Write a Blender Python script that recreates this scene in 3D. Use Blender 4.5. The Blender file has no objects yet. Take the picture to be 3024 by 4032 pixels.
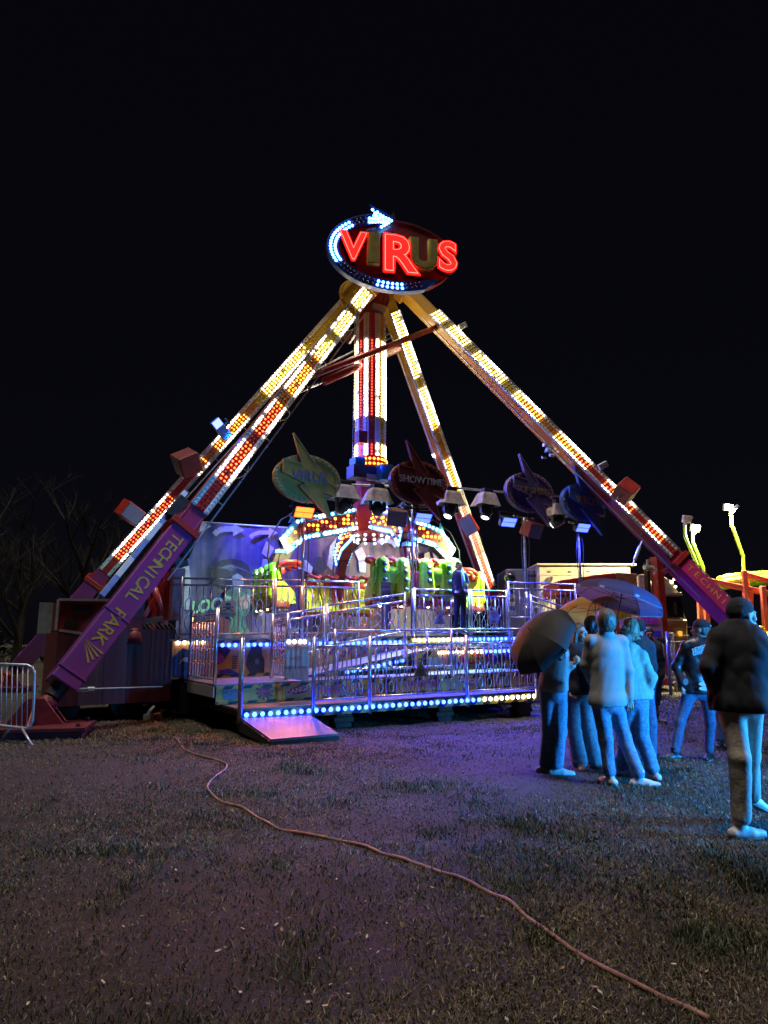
import bpy, bmesh, math, random
import numpy as np
from mathutils import Vector, Matrix, Quaternion, Euler
R = math.radians
rng = random.Random(7)
nrg = np.random.default_rng(11)
scene = bpy.context.scene
col = scene.collection

# ------------------------------------------------------------------ camera
PITCH, EYE, FPX = R(10.5), 1.5, 2800.0
cam_d = bpy.data.cameras.new('camera')
cam_d.sensor_fit = 'VERTICAL'; cam_d.sensor_height = 24.0; cam_d.sensor_width = 18.0
cam_d.lens = 24.0 * FPX / 4032.0
cam_d.clip_start = 0.05; cam_d.clip_end = 3000
cam = bpy.data.objects.new('camera', cam_d); col.objects.link(cam)
cam.location = (0, 0, EYE); cam.rotation_euler = (R(90) + PITCH, 0, 0)
scene.camera = cam

# ------------------------------------------------------------------ night sky, weak sun (moon), far-off fair light, exposure
world = bpy.data.worlds.new('World'); scene.world = world; world.use_nodes = True
wn = world.node_tree; wn.nodes.clear()
w_out = wn.nodes.new('ShaderNodeOutputWorld'); w_bg = wn.nodes.new('ShaderNodeBackground')
w_sky = wn.nodes.new('ShaderNodeTexSky'); w_sky.sky_type = 'NISHITA'; w_sky.sun_disc = False
w_sky.sun_elevation = R(40); w_sky.sun_rotation = R(200)
w_bg.inputs['Strength'].default_value = 0.0005
w_mix = wn.nodes.new('ShaderNodeMix'); w_mix.data_type = 'RGBA'; w_mix.inputs['Factor'].default_value = 0.9; w_mix.inputs['B'].default_value = (1.05, 0.90, 2.0, 1)
wn.links.new(w_sky.outputs['Color'], w_mix.inputs['A']); wn.links.new(w_mix.outputs['Result'], w_bg.inputs['Color']); wn.links.new(w_bg.outputs['Background'], w_out.inputs['Surface'])
sun_d = bpy.data.lights.new('sun', 'SUN'); sun_d.energy = 0.60; sun_d.angle = R(14); sun_d.color = (1.0, 0.90, 0.80)
sun = bpy.data.objects.new('sun', sun_d); col.objects.link(sun)
sun.rotation_euler = Vector((0.05, 0.14, -0.99)).to_track_quat('-Z', 'Y').to_euler()
vs = scene.view_settings
vs.view_transform = 'Standard'; vs.look = 'None'; vs.exposure = 1.9; vs.gamma = 1.0; vs.use_curve_mapping = False
scene.cycles.use_denoising = True
try: scene.cycles.denoiser = 'OPENIMAGEDENOISE'
except Exception: pass
scene.cycles.max_bounces = 6; scene.cycles.diffuse_bounces = 3; scene.cycles.glossy_bounces = 3
scene.cycles.transmission_bounces = 4; scene.cycles.sample_clamp_indirect = 3.0; scene.cycles.sample_clamp_direct = 0
scene.cycles.use_light_tree = True; scene.cycles.caustics_reflective = False; scene.cycles.caustics_refractive = False

# ------------------------------------------------------------------ surveying helpers (photo bearings -> points of the place)
_fw = Vector((0, math.cos(PITCH), math.sin(PITCH))); _up = Vector((0, -math.sin(PITCH), math.cos(PITCH)))
EYEP = Vector((0, 0, EYE))
def ray(px, py): return Vector(((px - 1512) / FPX, 0, 0)) + _up * ((2016 - py) / FPX) + _fw
def at(px, py, Y):
    d = ray(px, py); return EYEP + d * (Y / d.y)
def onz(px, py, z=0.0):
    d = ray(px, py); return EYEP + d * ((z - EYE) / d.z)
ANG = R(28.7)
U = Vector((math.cos(ANG), math.sin(ANG), 0)); V = Vector((-math.sin(ANG), math.cos(ANG), 0)); Z = Vector((0, 0, 1))
O0 = Vector((-2.42, 12.3, 0))
def L(a, b, z): return O0 + U * a + V * b + Z * z
def onb(px, py, b):
    d = ray(px, py); t = (O0 + V * b - EYEP).dot(V) / d.dot(V); return EYEP + d * t
def ab(p): q = p - O0; return q.dot(U), q.dot(V)

# ------------------------------------------------------------------ materials
MATS = {}
def mat(name, c, rough=0.5, metal=0.0, var=0.12, scale=6.0, bump=0.0, emit=None, es=0.0, coat=0.0, c2=None, alpha=1.0, trans=0.0, stretch=None, spec=None):
    if name in MATS: return MATS[name]
    m = bpy.data.materials.new(name); MATS[name] = m; m.use_nodes = True
    nt = m.node_tree; b = nt.nodes['Principled BSDF']
    b.inputs['Metallic'].default_value = metal
    if spec is not None: b.inputs['Specular IOR Level'].default_value = spec
    tc = nt.nodes.new('ShaderNodeTexCoord'); nz = nt.nodes.new('ShaderNodeTexNoise')
    nz.inputs['Scale'].default_value = scale; nz.inputs['Detail'].default_value = 5.0; nz.inputs['Roughness'].default_value = 0.62
    src = tc.outputs['Object']
    if stretch:
        mp = nt.nodes.new('ShaderNodeMapping'); mp.inputs['Scale'].default_value = stretch
        nt.links.new(src, mp.inputs['Vector']); src = mp.outputs['Vector']
    nt.links.new(src, nz.inputs['Vector'])
    rp = nt.nodes.new('ShaderNodeValToRGB'); rp.color_ramp.elements[0].position = 0.3; rp.color_ramp.elements[1].position = 0.72
    lo = [max(0, x * (1 - var * 1.6)) for x in c[:3]]; hi = list(c2[:3]) if c2 else [min(1, x * (1 + var)) for x in c[:3]]
    rp.color_ramp.elements[0].color = (*lo, 1); rp.color_ramp.elements[1].color = (*hi, 1)
    nt.links.new(nz.outputs['Fac'], rp.inputs['Fac']); nt.links.new(rp.outputs['Color'], b.inputs['Base Color'])
    mr = nt.nodes.new('ShaderNodeMapRange'); mr.inputs['To Min'].default_value = max(0.02, rough - 0.10); mr.inputs['To Max'].default_value = min(1, rough + 0.14)
    nt.links.new(nz.outputs['Fac'], mr.inputs['Value']); nt.links.new(mr.outputs['Result'], b.inputs['Roughness'])
    if bump:
        bp = nt.nodes.new('ShaderNodeBump'); bp.inputs['Strength'].default_value = bump; bp.inputs['Distance'].default_value = 0.02
        nt.links.new(nz.outputs['Fac'], bp.inputs['Height']); nt.links.new(bp.outputs['Normal'], b.inputs['Normal'])
    if emit is not None:
        b.inputs['Emission Color'].default_value = (*emit, 1); b.inputs['Emission Strength'].default_value = es
    b.inputs['Coat Weight'].default_value = coat
    b.inputs['Alpha'].default_value = alpha; b.inputs['Transmission Weight'].default_value = trans
    return m
def lamp_mat(name, c, s):
    """glass of a lit lamp"""
    return mat(name, tuple(0.25 * x for x in c), rough=0.3, var=0.0, emit=c, es=s)

# ------------------------------------------------------------------ mesh collecting
class MB:
    def __init__(s): s.v = []; s.f = []; s.m = []
    def quad(s, pts, mi=0):
        n = len(s.v); s.v += [tuple(p) for p in pts]; s.f.append(tuple(range(n, n + len(pts)))); s.m.append(mi); return s
    def box(s, c, ax, h, mi=0):
        c = Vector(c); n = len(s.v)
        X, Y, Zz = [Vector(a) * hh for a, hh in zip(ax, h)]
        for sx in (-1, 1):
            for sy in (-1, 1):
                for sz in (-1, 1): s.v.append(tuple(c + X * sx + Y * sy + Zz * sz))
        for f in ((0, 1, 3, 2), (4, 6, 7, 5), (0, 4, 5, 1), (2, 3, 7, 6), (0, 2, 6, 4), (1, 5, 7, 3)):
            s.f.append(tuple(n + i for i in f)); s.m.append(mi)
        return s
    def bar(s, p, q, w, h=None, upv=(0, 0, 1), mi=0):
        p = Vector(p); q = Vector(q); d = q - p; l = d.length
        if l < 1e-6: return s
        d.normalize(); u = Vector(upv); u = u - d * u.dot(d)
        if u.length < 1e-3: u = Vector((1, 0, 0)) - d * d.x
        u.normalize(); sd = d.cross(u); h = w if h is None else h
        return s.box((p + q) / 2, (d, sd, u), (l / 2, w / 2, h / 2), mi)
    def tube(s, pts, r, n=8, mi=0, cap=True):
        pts = [Vector(p) for p in pts]; k = len(pts); rs = r if isinstance(r, (list, tuple)) else [r] * k
        base = len(s.v); ref = None
        for i, p in enumerate(pts):
            d = (pts[min(i + 1, k - 1)] - pts[max(i - 1, 0)]).normalized()
            if ref is None:
                ref = Vector((0, 0, 1)) if abs(d.z) < 0.9 else Vector((1, 0, 0))
            ref = (ref - d * ref.dot(d)); 
            if ref.length < 1e-4: ref = d.orthogonal()
            ref.normalize(); sd = d.cross(ref)
            for j in range(n):
                a = 2 * math.pi * j / n; s.v.append(tuple(p + (ref * math.cos(a) + sd * math.sin(a)) * rs[i]))
        for i in range(k - 1):
            for j in range(n):
                a = base + i * n + j; b = base + i * n + (j + 1) % n
                s.f.append((a, b, b + n, a + n)); s.m.append(mi)
        if cap:
            s.f.append(tuple(base + j for j in range(n))[::-1]); s.m.append(mi)
            s.f.append(tuple(base + (k - 1) * n + j for j in range(n))); s.m.append(mi)
        return s
    def prism(s, pts, n, t, mi=0, side=None):
        """flat outline pts (3-D, coplanar), extruded by n*t"""
        n = Vector(n).normalized() * t; k = len(pts); b = len(s.v); side = mi if side is None else side
        s.v += [tuple(Vector(p)) for p in pts] + [tuple(Vector(p) + n) for p in pts]
        s.f.append(tuple(range(b, b + k))[::-1]); s.m.append(mi); s.f.append(tuple(range(b + k, b + 2 * k))); s.m.append(mi)
        for i in range(k):
            j = (i + 1) % k; s.f.append((b + i, b + j, b + k + j, b + k + i)); s.m.append(side)
        return s
    def dome(s, c, n, r, seg=6, rings=2, flat=0.8, mi=0):
        c = Vector(c); n = Vector(n).normalized(); a = n.orthogonal().normalized(); b2 = n.cross(a); base = len(s.v)
        for i in range(rings):
            th = math.pi / 2 * i / rings
            for j in range(seg):
                ph = 2 * math.pi * j / seg
                s.v.append(tuple(c + (a * math.cos(ph) + b2 * math.sin(ph)) * r * math.cos(th) + n * r * flat * math.sin(th)))
        s.v.append(tuple(c + n * r * flat)); tip = len(s.v) - 1
        for i in range(rings - 1):
            for j in range(seg):
                p = base + i * seg + j; q = base + i * seg + (j + 1) % seg
                s.f.append((p, q, q + seg, p + seg)); s.m.append(mi)
        for j in range(seg):
            s.f.append((base + (rings - 1) * seg + j, base + (rings - 1) * seg + (j + 1) % seg, tip)); s.m.append(mi)
        return s
    def ell(s, c, ax, h, seg=12, rings=8, mi=0):
        c = Vector(c); base = len(s.v); X, Y, Zz = [Vector(a) * hh for a, hh in zip(ax, h)]
        for i in range(1, rings):
            th = math.pi * i / rings
            for j in range(seg):
                ph = 2 * math.pi * j / seg
                s.v.append(tuple(c + X * math.sin(th) * math.cos(ph) + Y * math.sin(th) * math.sin(ph) + Zz * math.cos(th)))
        s.v.append(tuple(c + Zz)); s.v.append(tuple(c - Zz)); t, bt = len(s.v) - 2, len(s.v) - 1
        for i in range(rings - 2):
            for j in range(seg):
                p = base + i * seg + j; q = base + i * seg + (j + 1) % seg
                s.f.append((p, p + seg, q + seg, q)); s.m.append(mi)
        for j in range(seg):
            s.f.append((t, base + j, base + (j + 1) % seg)); s.m.append(mi)
            p = base + (rings - 2) * seg
            s.f.append((bt, p + (j + 1) % seg, p + j)); s.m.append(mi)
        return s
    def mesh(s, name, mats, off=None, smooth=False):
        me = bpy.data.meshes.new(name)
        v = s.v if off is None else [(x - off[0], y - off[1], z - off[2]) for x, y, z in s.v]
        me.from_pydata(v, [], s.f)
        for m in (mats if isinstance(mats, (list, tuple)) else [mats]): me.materials.append(m)
        me.polygons.foreach_set('material_index', s.m)
        if smooth: me.polygons.foreach_set('use_smooth', [True] * len(s.f))
        me.update(); return me
    def build(s, name, mats, parent=None, smooth=False, bevel=0.0, weld=False):
        o0 = ORG.get(parent, Vector((0, 0, 0))) if parent is not None else Vector((0, 0, 0))
        me = s.mesh(name, mats, o0, smooth)
        if bevel:
            bm = bmesh.new(); bm.from_mesh(me); bmesh.ops.remove_doubles(bm, verts=bm.verts, dist=1e-5)
            bmesh.ops.recalc_face_normals(bm, faces=bm.faces)
            es = [e for e in bm.edges if len(e.link_faces) == 2 and e.calc_face_angle(0) > 0.6]
            bmesh.ops.bevel(bm, geom=es, offset=bevel, segments=2, profile=0.5, affect='EDGES', clamp_overlap=True)
            bm.to_mesh(me); bm.free()
        elif weld:
            bm = bmesh.new(); bm.from_mesh(me); bmesh.ops.remove_doubles(bm, verts=bm.verts, dist=1e-4); bm.to_mesh(me); bm.free()
        return link(name, me, parent)
ORG = {}
def link(name, me, parent=None, loc=None, rot=None, scale=None):
    o = bpy.data.objects.new(name, me); col.objects.link(o)
    if parent is not None:
        o.parent = parent; ORG[o] = ORG.get(parent, Vector((0, 0, 0)))
    if loc is not None: o.location = Vector(loc) - (ORG.get(parent, Vector((0, 0, 0))) if parent is not None else Vector((0, 0, 0)))
    if rot is not None: o.rotation_mode = 'QUATERNION'; o.rotation_quaternion = rot
    if scale is not None: o.scale = scale
    return o
def thing(name, loc, label, cat, group=None, kind=None):
    o = bpy.data.objects.new(name, None); col.objects.link(o); o.location = loc; o.empty_display_size = 0.2
    ORG[o] = Vector(loc); return tag(o, label, cat, group, kind)
def tag(o, label=None, cat=None, group=None, kind=None):
    if label: o['label'] = label
    if cat: o['category'] = cat
    if group: o['group'] = group
    if kind: o['kind'] = kind
    return o
def frameq(x, y, z):
    return Matrix((x, y, z)).transposed().to_quaternion()
_fc = None
def text(s, size, origin, right, upv, normal_off, m, name='lettering', parent=None, depth=0.004, bold=0.0, sx=1.0, align='CENTER', shear=0.0):
    """flat or raised writing: origin is the middle of the line, at its mid height"""
    cu = bpy.data.curves.new('t', 'FONT'); cu.body = s; cu.size = size; cu.align_x = align; cu.align_y = 'CENTER'
    cu.extrude = depth / 2; cu.offset = bold; cu.shear = shear; cu.resolution_u = 3
    to = bpy.data.objects.new('t', cu); col.objects.link(to)
    dg = bpy.context.evaluated_depsgraph_get(); me = bpy.data.meshes.new_from_object(to.evaluated_get(dg))
    bpy.data.objects.remove(to); bpy.data.curves.remove(cu)
    r = Vector(right).normalized(); u = Vector(upv); u = (u - r * u.dot(r)).normalized(); n = r.cross(u)
    n_ = len(me.vertices); co = np.empty(n_ * 3); me.vertices.foreach_get('co', co); co = co.reshape(-1, 3)
    co[:, 0] *= sx
    Mx = np.array([r, u, n]); off = np.array(Vector(origin) + n * normal_off) - np.array(ORG.get(parent, Vector((0, 0, 0))) if parent is not None else (0, 0, 0))
    me.vertices.foreach_set('co', (co @ Mx + off).ravel()); me.update()
    me.materials.clear(); me.materials.append(m)
    return link(name, me, parent)
def bulb_mesh(name, r, m, seg=8, rings=2, flat=0.9):
    return MB().dome((0, 0, 0), (0, 0, 1), r, seg, rings, flat).mesh(name, m, smooth=True)
def put_bulb(me, p, n, parent, name='bulb'):
    return link(name, me, parent, p, Vector(n).to_track_quat('Z', 'Y'))
def copy_tree(o, parent=None):
    c = o.copy(); col.objects.link(c)
    if parent is not None: c.parent = parent
    for ch in o.children: copy_tree(ch, c)
    return c
def ellipse_pts(c, r, u, a, b, n=32, rot=0.0, a0=0, a1=2 * math.pi):
    out = []
    for i in range(n):
        t = a0 + (a1 - a0) * i / n
        x, y = a * math.cos(t), b * math.sin(t)
        out.append(Vector(c) + Vector(r) * (x * math.cos(rot) - y * math.sin(rot)) + Vector(u) * (x * math.sin(rot) + y * math.cos(rot)))
    return out
def poly2(c, r, u, pts): return [Vector(c) + Vector(r) * x + Vector(u) * y for x, y in pts]
# ------------------------------------------------------------------ shared paints
M_galv = mat('galvanised_steel', (0.55, 0.56, 0.58), 0.4, 0.55, 0.15, 14)
M_chrome = mat('polished_tube', (0.50, 0.51, 0.58), 0.22, 0.7, 0.08, 10)
M_dark = mat('dark_steel', (0.035, 0.033, 0.04), 0.5, 0.3, 0.3, 9)
M_black = mat('black_plastic', (0.018, 0.018, 0.02), 0.42, 0.0, 0.3, 12)
M_red = mat('red_paint', (0.42, 0.028, 0.022), 0.38, 0.0, 0.22, 4, coat=0.3)
M_dred = mat('dull_red_paint', (0.20, 0.018, 0.02), 0.5, 0.0, 0.3, 5)
M_purple = mat('purple_paint', (0.13, 0.03, 0.26), 0.42, 0.0, 0.2, 3, coat=0.2)
M_yel = mat('yellow_letter_paint', (0.46, 0.33, 0.06), 0.5, 0, 0.2, 8)
M_white = mat('white_paint', (0.78, 0.77, 0.74), 0.45, 0, 0.08, 7)
M_blue = mat('blue_paint', (0.02, 0.16, 0.52), 0.4, 0, 0.2, 5)
M_rubber = mat('black_rubber', (0.012, 0.012, 0.013), 0.6, 0, 0.3, 20)
M_off_w = mat('unlit_clear_cap', (0.55, 0.52, 0.48), 0.12, 0, 0.1, 20, coat=0.5)
M_off_y = mat('unlit_yellow_cap', (0.42, 0.27, 0.03), 0.15, 0, 0.1, 20, coat=0.5)
M_off_r = mat('unlit_red_cap', (0.22, 0.02, 0.015), 0.15, 0, 0.1, 20, coat=0.5)
M_off_b = mat('unlit_blue_cap', (0.05, 0.13, 0.35), 0.15, 0, 0.1, 20, coat=0.5)
BW = lamp_mat('lit_white_bulb', (1.0, 0.86, 0.66), 11)
BW2 = lamp_mat('lit_white_bulb_dim', (1.0, 0.86, 0.66), 2.2)
BY = lamp_mat('lit_yellow_bulb', (1.0, 0.74, 0.12), 5.5)
BA = lamp_mat('lit_amber_bulb', (1.0, 0.30, 0.02), 3.0)
BR = lamp_mat('lit_red_bulb', (1.0, 0.10, 0.012), 2.0)
BB = lamp_mat('lit_blue_bulb', (0.010, 0.035, 1.0), 14)
BC = lamp_mat('lit_cyan_bulb', (0.22, 0.62, 1.0), 3.2)
def height_paint(name, stops, rough=0.4):
    m = mat(name, (0.5, 0.5, 0.5), rough, 0, 0.15, 5, coat=0.3); nt = m.node_tree; b = nt.nodes['Principled BSDF']
    ge = nt.nodes.new('ShaderNodeNewGeometry'); sp = nt.nodes.new('ShaderNodeSeparateXYZ'); nt.links.new(ge.outputs['Position'], sp.inputs[0])
    mr = nt.nodes.new('ShaderNodeMapRange'); mr.inputs['From Max'].default_value = 14.0; nt.links.new(sp.outputs['Z'], mr.inputs['Value'])
    cr = nt.nodes.new('ShaderNodeValToRGB'); e = cr.color_ramp.elements
    while len(e) < len(stops): e.new(0.5)
    for el, (h, c) in zip(e, stops): el.position = h / 14.0; el.color = (*c, 1)
    nt.links.new(mr.outputs['Result'], cr.inputs['Fac'])
    nz = nt.nodes.new('ShaderNodeTexNoise'); nz.inputs['Scale'].default_value = 3.5; nz.inputs['Detail'].default_value = 6
    mx = nt.nodes.new('ShaderNodeMix'); mx.data_type = 'RGBA'; mx.blend_type = 'MULTIPLY'; mx.inputs['Factor'].default_value = 0.45
    nt.links.new(cr.outputs['Color'], mx.inputs['A']); nt.links.new(nz.outputs['Fac'], mx.inputs['B']); nt.links.new(mx.outputs['Result'], b.inputs['Base Color'])
    return m
# the legs are sprayed from yellow at the top through orange and red to purple at the feet
M_leg = height_paint('leg_paint', [(2.0, (0.24, 0.05, 0.30)), (3.6, (0.34, 0.03, 0.20)), (4.6, (0.55, 0.04, 0.04)), (7.5, (0.80, 0.16, 0.03)), (10.0, (0.82, 0.36, 0.03)), (12.0, (0.82, 0.48, 0.05))])

# ------------------------------------------------------------------ ground and grass
def vnoise(x, y, s, seed=0):
    """smooth value noise"""
    r = np.random.default_rng(seed); g = r.random((64, 64)); x = x / s; y = y / s
    xi = np.floor(x).astype(int); yi = np.floor(y).astype(int); fx = x - xi; fy = y - yi; fx = fx * fx * (3 - 2 * fx); fy = fy * fy * (3 - 2 * fy)
    a = g[xi % 64, yi % 64]; b = g[(xi + 1) % 64, yi % 64]; c = g[xi % 64, (yi + 1) % 64]; d = g[(xi + 1) % 64, (yi + 1) % 64]
    return (a * (1 - fx) + b * fx) * (1 - fy) + (c * (1 - fx) + d * fx) * fy
def ground_z(x, y):
    near = np.clip(1.3 - np.abs(y) / 60, 0, 1)
    return near * (0.05 * (vnoise(x, y, 1.7, 1) - 0.5) + 0.03 * (vnoise(x, y, 0.55, 2) - 0.5) + 0.018 * (vnoise(x, y, 0.21, 3) - 0.5))
gx = np.concatenate([-np.geomspace(900, 14, 16), np.linspace(-13, 13, 210), np.geomspace(14, 900, 16)])
gy = np.concatenate([[-60, -20, -6], np.linspace(-2, 17, 200), np.geomspace(17.4, 1500, 30)])
XX, YY = np.meshgrid(gx, gy); ZZ = ground_z(XX, YY)
vv = np.stack([XX, YY, ZZ], -1).reshape(-1, 3); nx = len(gx); ny = len(gy)
idx = np.arange(nx * ny).reshape(ny, nx); ff = np.stack([idx[:-1, :-1], idx[:-1, 1:], idx[1:, 1:], idx[1:, :-1]], -1).reshape(-1, 4)
def np_mesh(name, v, f, mats, midx=None, smooth=False):
    me = bpy.data.meshes.new(name); k = f.shape[1]
    me.vertices.add(len(v)); me.vertices.foreach_set('co', np.ascontiguousarray(v, dtype=np.float32).ravel())
    me.loops.add(f.size); me.loops.foreach_set('vertex_index', f.ravel().astype(np.int32))
    me.polygons.add(len(f)); me.polygons.foreach_set('loop_start', np.arange(0, f.size, k, dtype=np.int32))
    for m in mats: me.materials.append(m)
    if midx is not None: me.polygons.foreach_set('material_index', midx.astype(np.int32))
    if smooth: me.polygons.foreach_set('use_smooth', np.ones(len(f), dtype=bool))
    me.update(calc_edges=True); me.validate(); return me
def ground_mat():
    m = bpy.data.materials.new('worn_turf'); m.use_nodes = True; nt = m.node_tree; b = nt.nodes['Principled BSDF']
    tc = nt.nodes.new('ShaderNodeTexCoord')
    def noise(s, d, rr=0.6):
        n = nt.nodes.new('ShaderNodeTexNoise'); n.inputs['Scale'].default_value = s; n.inputs['Detail'].default_value = d; n.inputs['Roughness'].default_value = rr
        nt.links.new(tc.outputs['Object'], n.inputs['Vector']); return n
    a = noise(0.9, 6); c = noise(55, 10, 0.78); f = noise(190, 4, 0.7)
    r1 = nt.nodes.new('ShaderNodeValToRGB'); e = r1.color_ramp.elements; e[0].position = 0.35; e[0].color = (0.020, 0.024, 0.010, 1); e[1].position = 0.65; e[1].color = (0.075, 0.052, 0.032, 1)
    r2 = nt.nodes.new('ShaderNodeValToRGB'); e = r2.color_ramp.elements; e[0].position = 0.42; e[0].color = (0.012, 0.010, 0.007, 1); e[1].position = 0.68; e[1].color = (0.12, 0.088, 0.055, 1)
    mx = nt.nodes.new('ShaderNodeMix'); mx.data_type = 'RGBA'; mx.inputs['Factor'].default_value = 0.65
    nt.links.new(a.outputs['Fac'], r1.inputs['Fac']); nt.links.new(c.outputs['Fac'], r2.inputs['Fac'])
    nt.links.new(r1.outputs['Color'], mx.inputs['A']); nt.links.new(r2.outputs['Color'], mx.inputs['B']); nt.links.new(mx.outputs['Result'], b.inputs['Base Color'])
    b.inputs['Roughness'].default_value = 0.75
    ad = nt.nodes.new('ShaderNodeMath'); ad.operation = 'ADD'; nt.links.new(c.outputs['Fac'], ad.inputs[0]); nt.links.new(f.outputs['Fac'], ad.inputs[1])
    bp = nt.nodes.new('ShaderNodeBump'); bp.inputs['Strength'].default_value = 0.9; bp.inputs['Distance'].default_value = 0.03
    nt.links.new(ad.outputs[0], bp.inputs['Height']); nt.links.new(bp.outputs['Normal'], b.inputs['Normal']); return m
gr = link('ground', np_mesh('ground', vv, ff, [ground_mat()], smooth=True)); tag(gr, 'worn brown turf of the fairground field', None, None, 'structure')

def grass_field():
    N = 470000
    y = 2.5 + 26 * nrg.random(N * 3) ** 2.1
    x = (nrg.random(N * 3) * 2 - 1) * (0.62 * y + 0.8)
    big = vnoise(x + 40, y, 1.3, 5); sm = vnoise(x, y, 0.23, 6); tuft = vnoise(x, y, 0.4, 8)
    keep = nrg.random(N * 3) < np.clip(0.40 + 0.45 * big + 0.7 * (sm - 0.35) + 1.0 * np.clip(tuft - 0.72, 0, 1), 0.22, 1) * 0.62 * np.clip(0.30 + 1.6 * (vnoise(x + 3, y + 8, 2.4, 12) - 0.22), 0.22, 1)
    x, y, big, tuft = [q[keep][:N] for q in (x, y, big, tuft)]; n = len(x)
    z = ground_z(x, y) - 0.004
    green = np.clip(0.33 + 0.9 * (vnoise(x + 9, y + 3, 1.1, 9) - 0.4) + 0.05 * (x - 0.5) + 1.0 * (tuft - 0.65), 0.06, 0.85)
    is_green = nrg.random(n) < green
    ln = nrg.uniform(0.012, 0.040, n) * (0.75 + 0.5 * big) * (1 + 1.0 * np.clip(tuft - 0.74, 0, 1) * 5) * np.where(is_green, 1.15, 1.0)
    w = nrg.uniform(0.0016, 0.0036, n) * (0.6 + 0.12 * y)
    th = nrg.random(n) * 2 * np.pi; lean = np.where(is_green, nrg.uniform(0.2, 1.15, n), nrg.uniform(0.55, 1.5, n))
    dx, dy = np.cos(th), np.sin(th); fa = nrg.random(n) * np.pi; sx, sy = np.cos(fa) * w, np.sin(fa) * w
    hx = np.sin(lean * 0.6) * ln * 0.55; hz = np.cos(lean * 0.6) * ln * 0.55
    tx = hx + np.sin(lean * 1.15) * ln * 0.55; tz = np.maximum(hz + np.cos(lean * 1.15) * ln * 0.45, 0.006)
    P = np.empty((n, 5, 3))
    P[:, 0] = np.stack([x - sx, y - sy, z], -1); P[:, 1] = np.stack([x + sx, y + sy, z], -1)
    P[:, 2] = np.stack([x + dx * hx + sx * .8, y + dy * hx + sy * .8, z + hz], -1); P[:, 3] = np.stack([x + dx * hx - sx * .8, y + dy * hx - sy * .8, z + hz], -1)
    P[:, 4] = np.stack([x + dx * tx, y + dy * tx, z + tz], -1)
    b = np.arange(n)[:, None] * 5
    F3 = np.concatenate([b + [0, 1, 2], b + [0, 2, 3], b + [3, 2, 4]], 1).reshape(-1, 3)
    mi = np.where(is_green, np.where(nrg.random(n) < 0.5, 1, 2), np.where(nrg.random(n) < 0.84, 0, 3)); mi = np.repeat(mi, 3)
    ms = [mat('dry_grass', (0.12, 0.092, 0.050), 0.65, 0, 0.4, 3), mat('green_grass', (0.052, 0.072, 0.030), 0.55, 0, 0.4, 3),
          mat('dark_grass', (0.026, 0.042, 0.018), 0.55, 0, 0.3, 3), mat('straw_grass', (0.30, 0.24, 0.15), 0.5, 0, 0.25, 3)]
    o = link('grass', np_mesh('grass', P.reshape(-1, 3), F3, ms, mi)); tag(o, 'trampled short grass and dry straw covering the field', None, None, 'stuff')
    # fallen leaves and paper scraps, pale, mostly near the middle of the foreground
    mb = MB()
    for k in range(130):
        c = rng.random()
        if c < 0.55: px, py = rng.gauss(1150, 420), rng.gauss(3620, 190)
        elif c < 0.8: px, py = rng.gauss(2600, 380), rng.gauss(3900, 200)
        else: px, py = rng.uniform(0, 3000), rng.uniform(2950, 4000)
        if py < 2900 or py > 4150: continue
        p = onz(px, py); s = rng.uniform(0.006, 0.020); a = rng.random() * 6.3
        p.z = float(ground_z(np.array([p.x]), np.array([p.y]))[0]) + rng.uniform(0.006, 0.022)
        u1 = Vector((math.cos(a), math.sin(a), rng.uniform(-.4, .4))) * s; u2 = Vector((-math.sin(a), math.cos(a), rng.uniform(-.4, .4))) * s * 0.5
        mb.quad([p - u1, p - u2 - u1 * .2, p + u1, p + u2 + u1 * .3], 0 if rng.random() < .6 else 1)
    o = mb.build('fallen_leaves', [mat('pale_leaf', (0.50, 0.43, 0.32), 0.6, 0, .3, 30), mat('tan_leaf', (0.28, 0.19, 0.11), 0.6, 0, .3, 30)])
    tag(o, 'scattered pale fallen leaves lying in the foreground grass', None, None, 'stuff')
grass_field()

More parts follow.
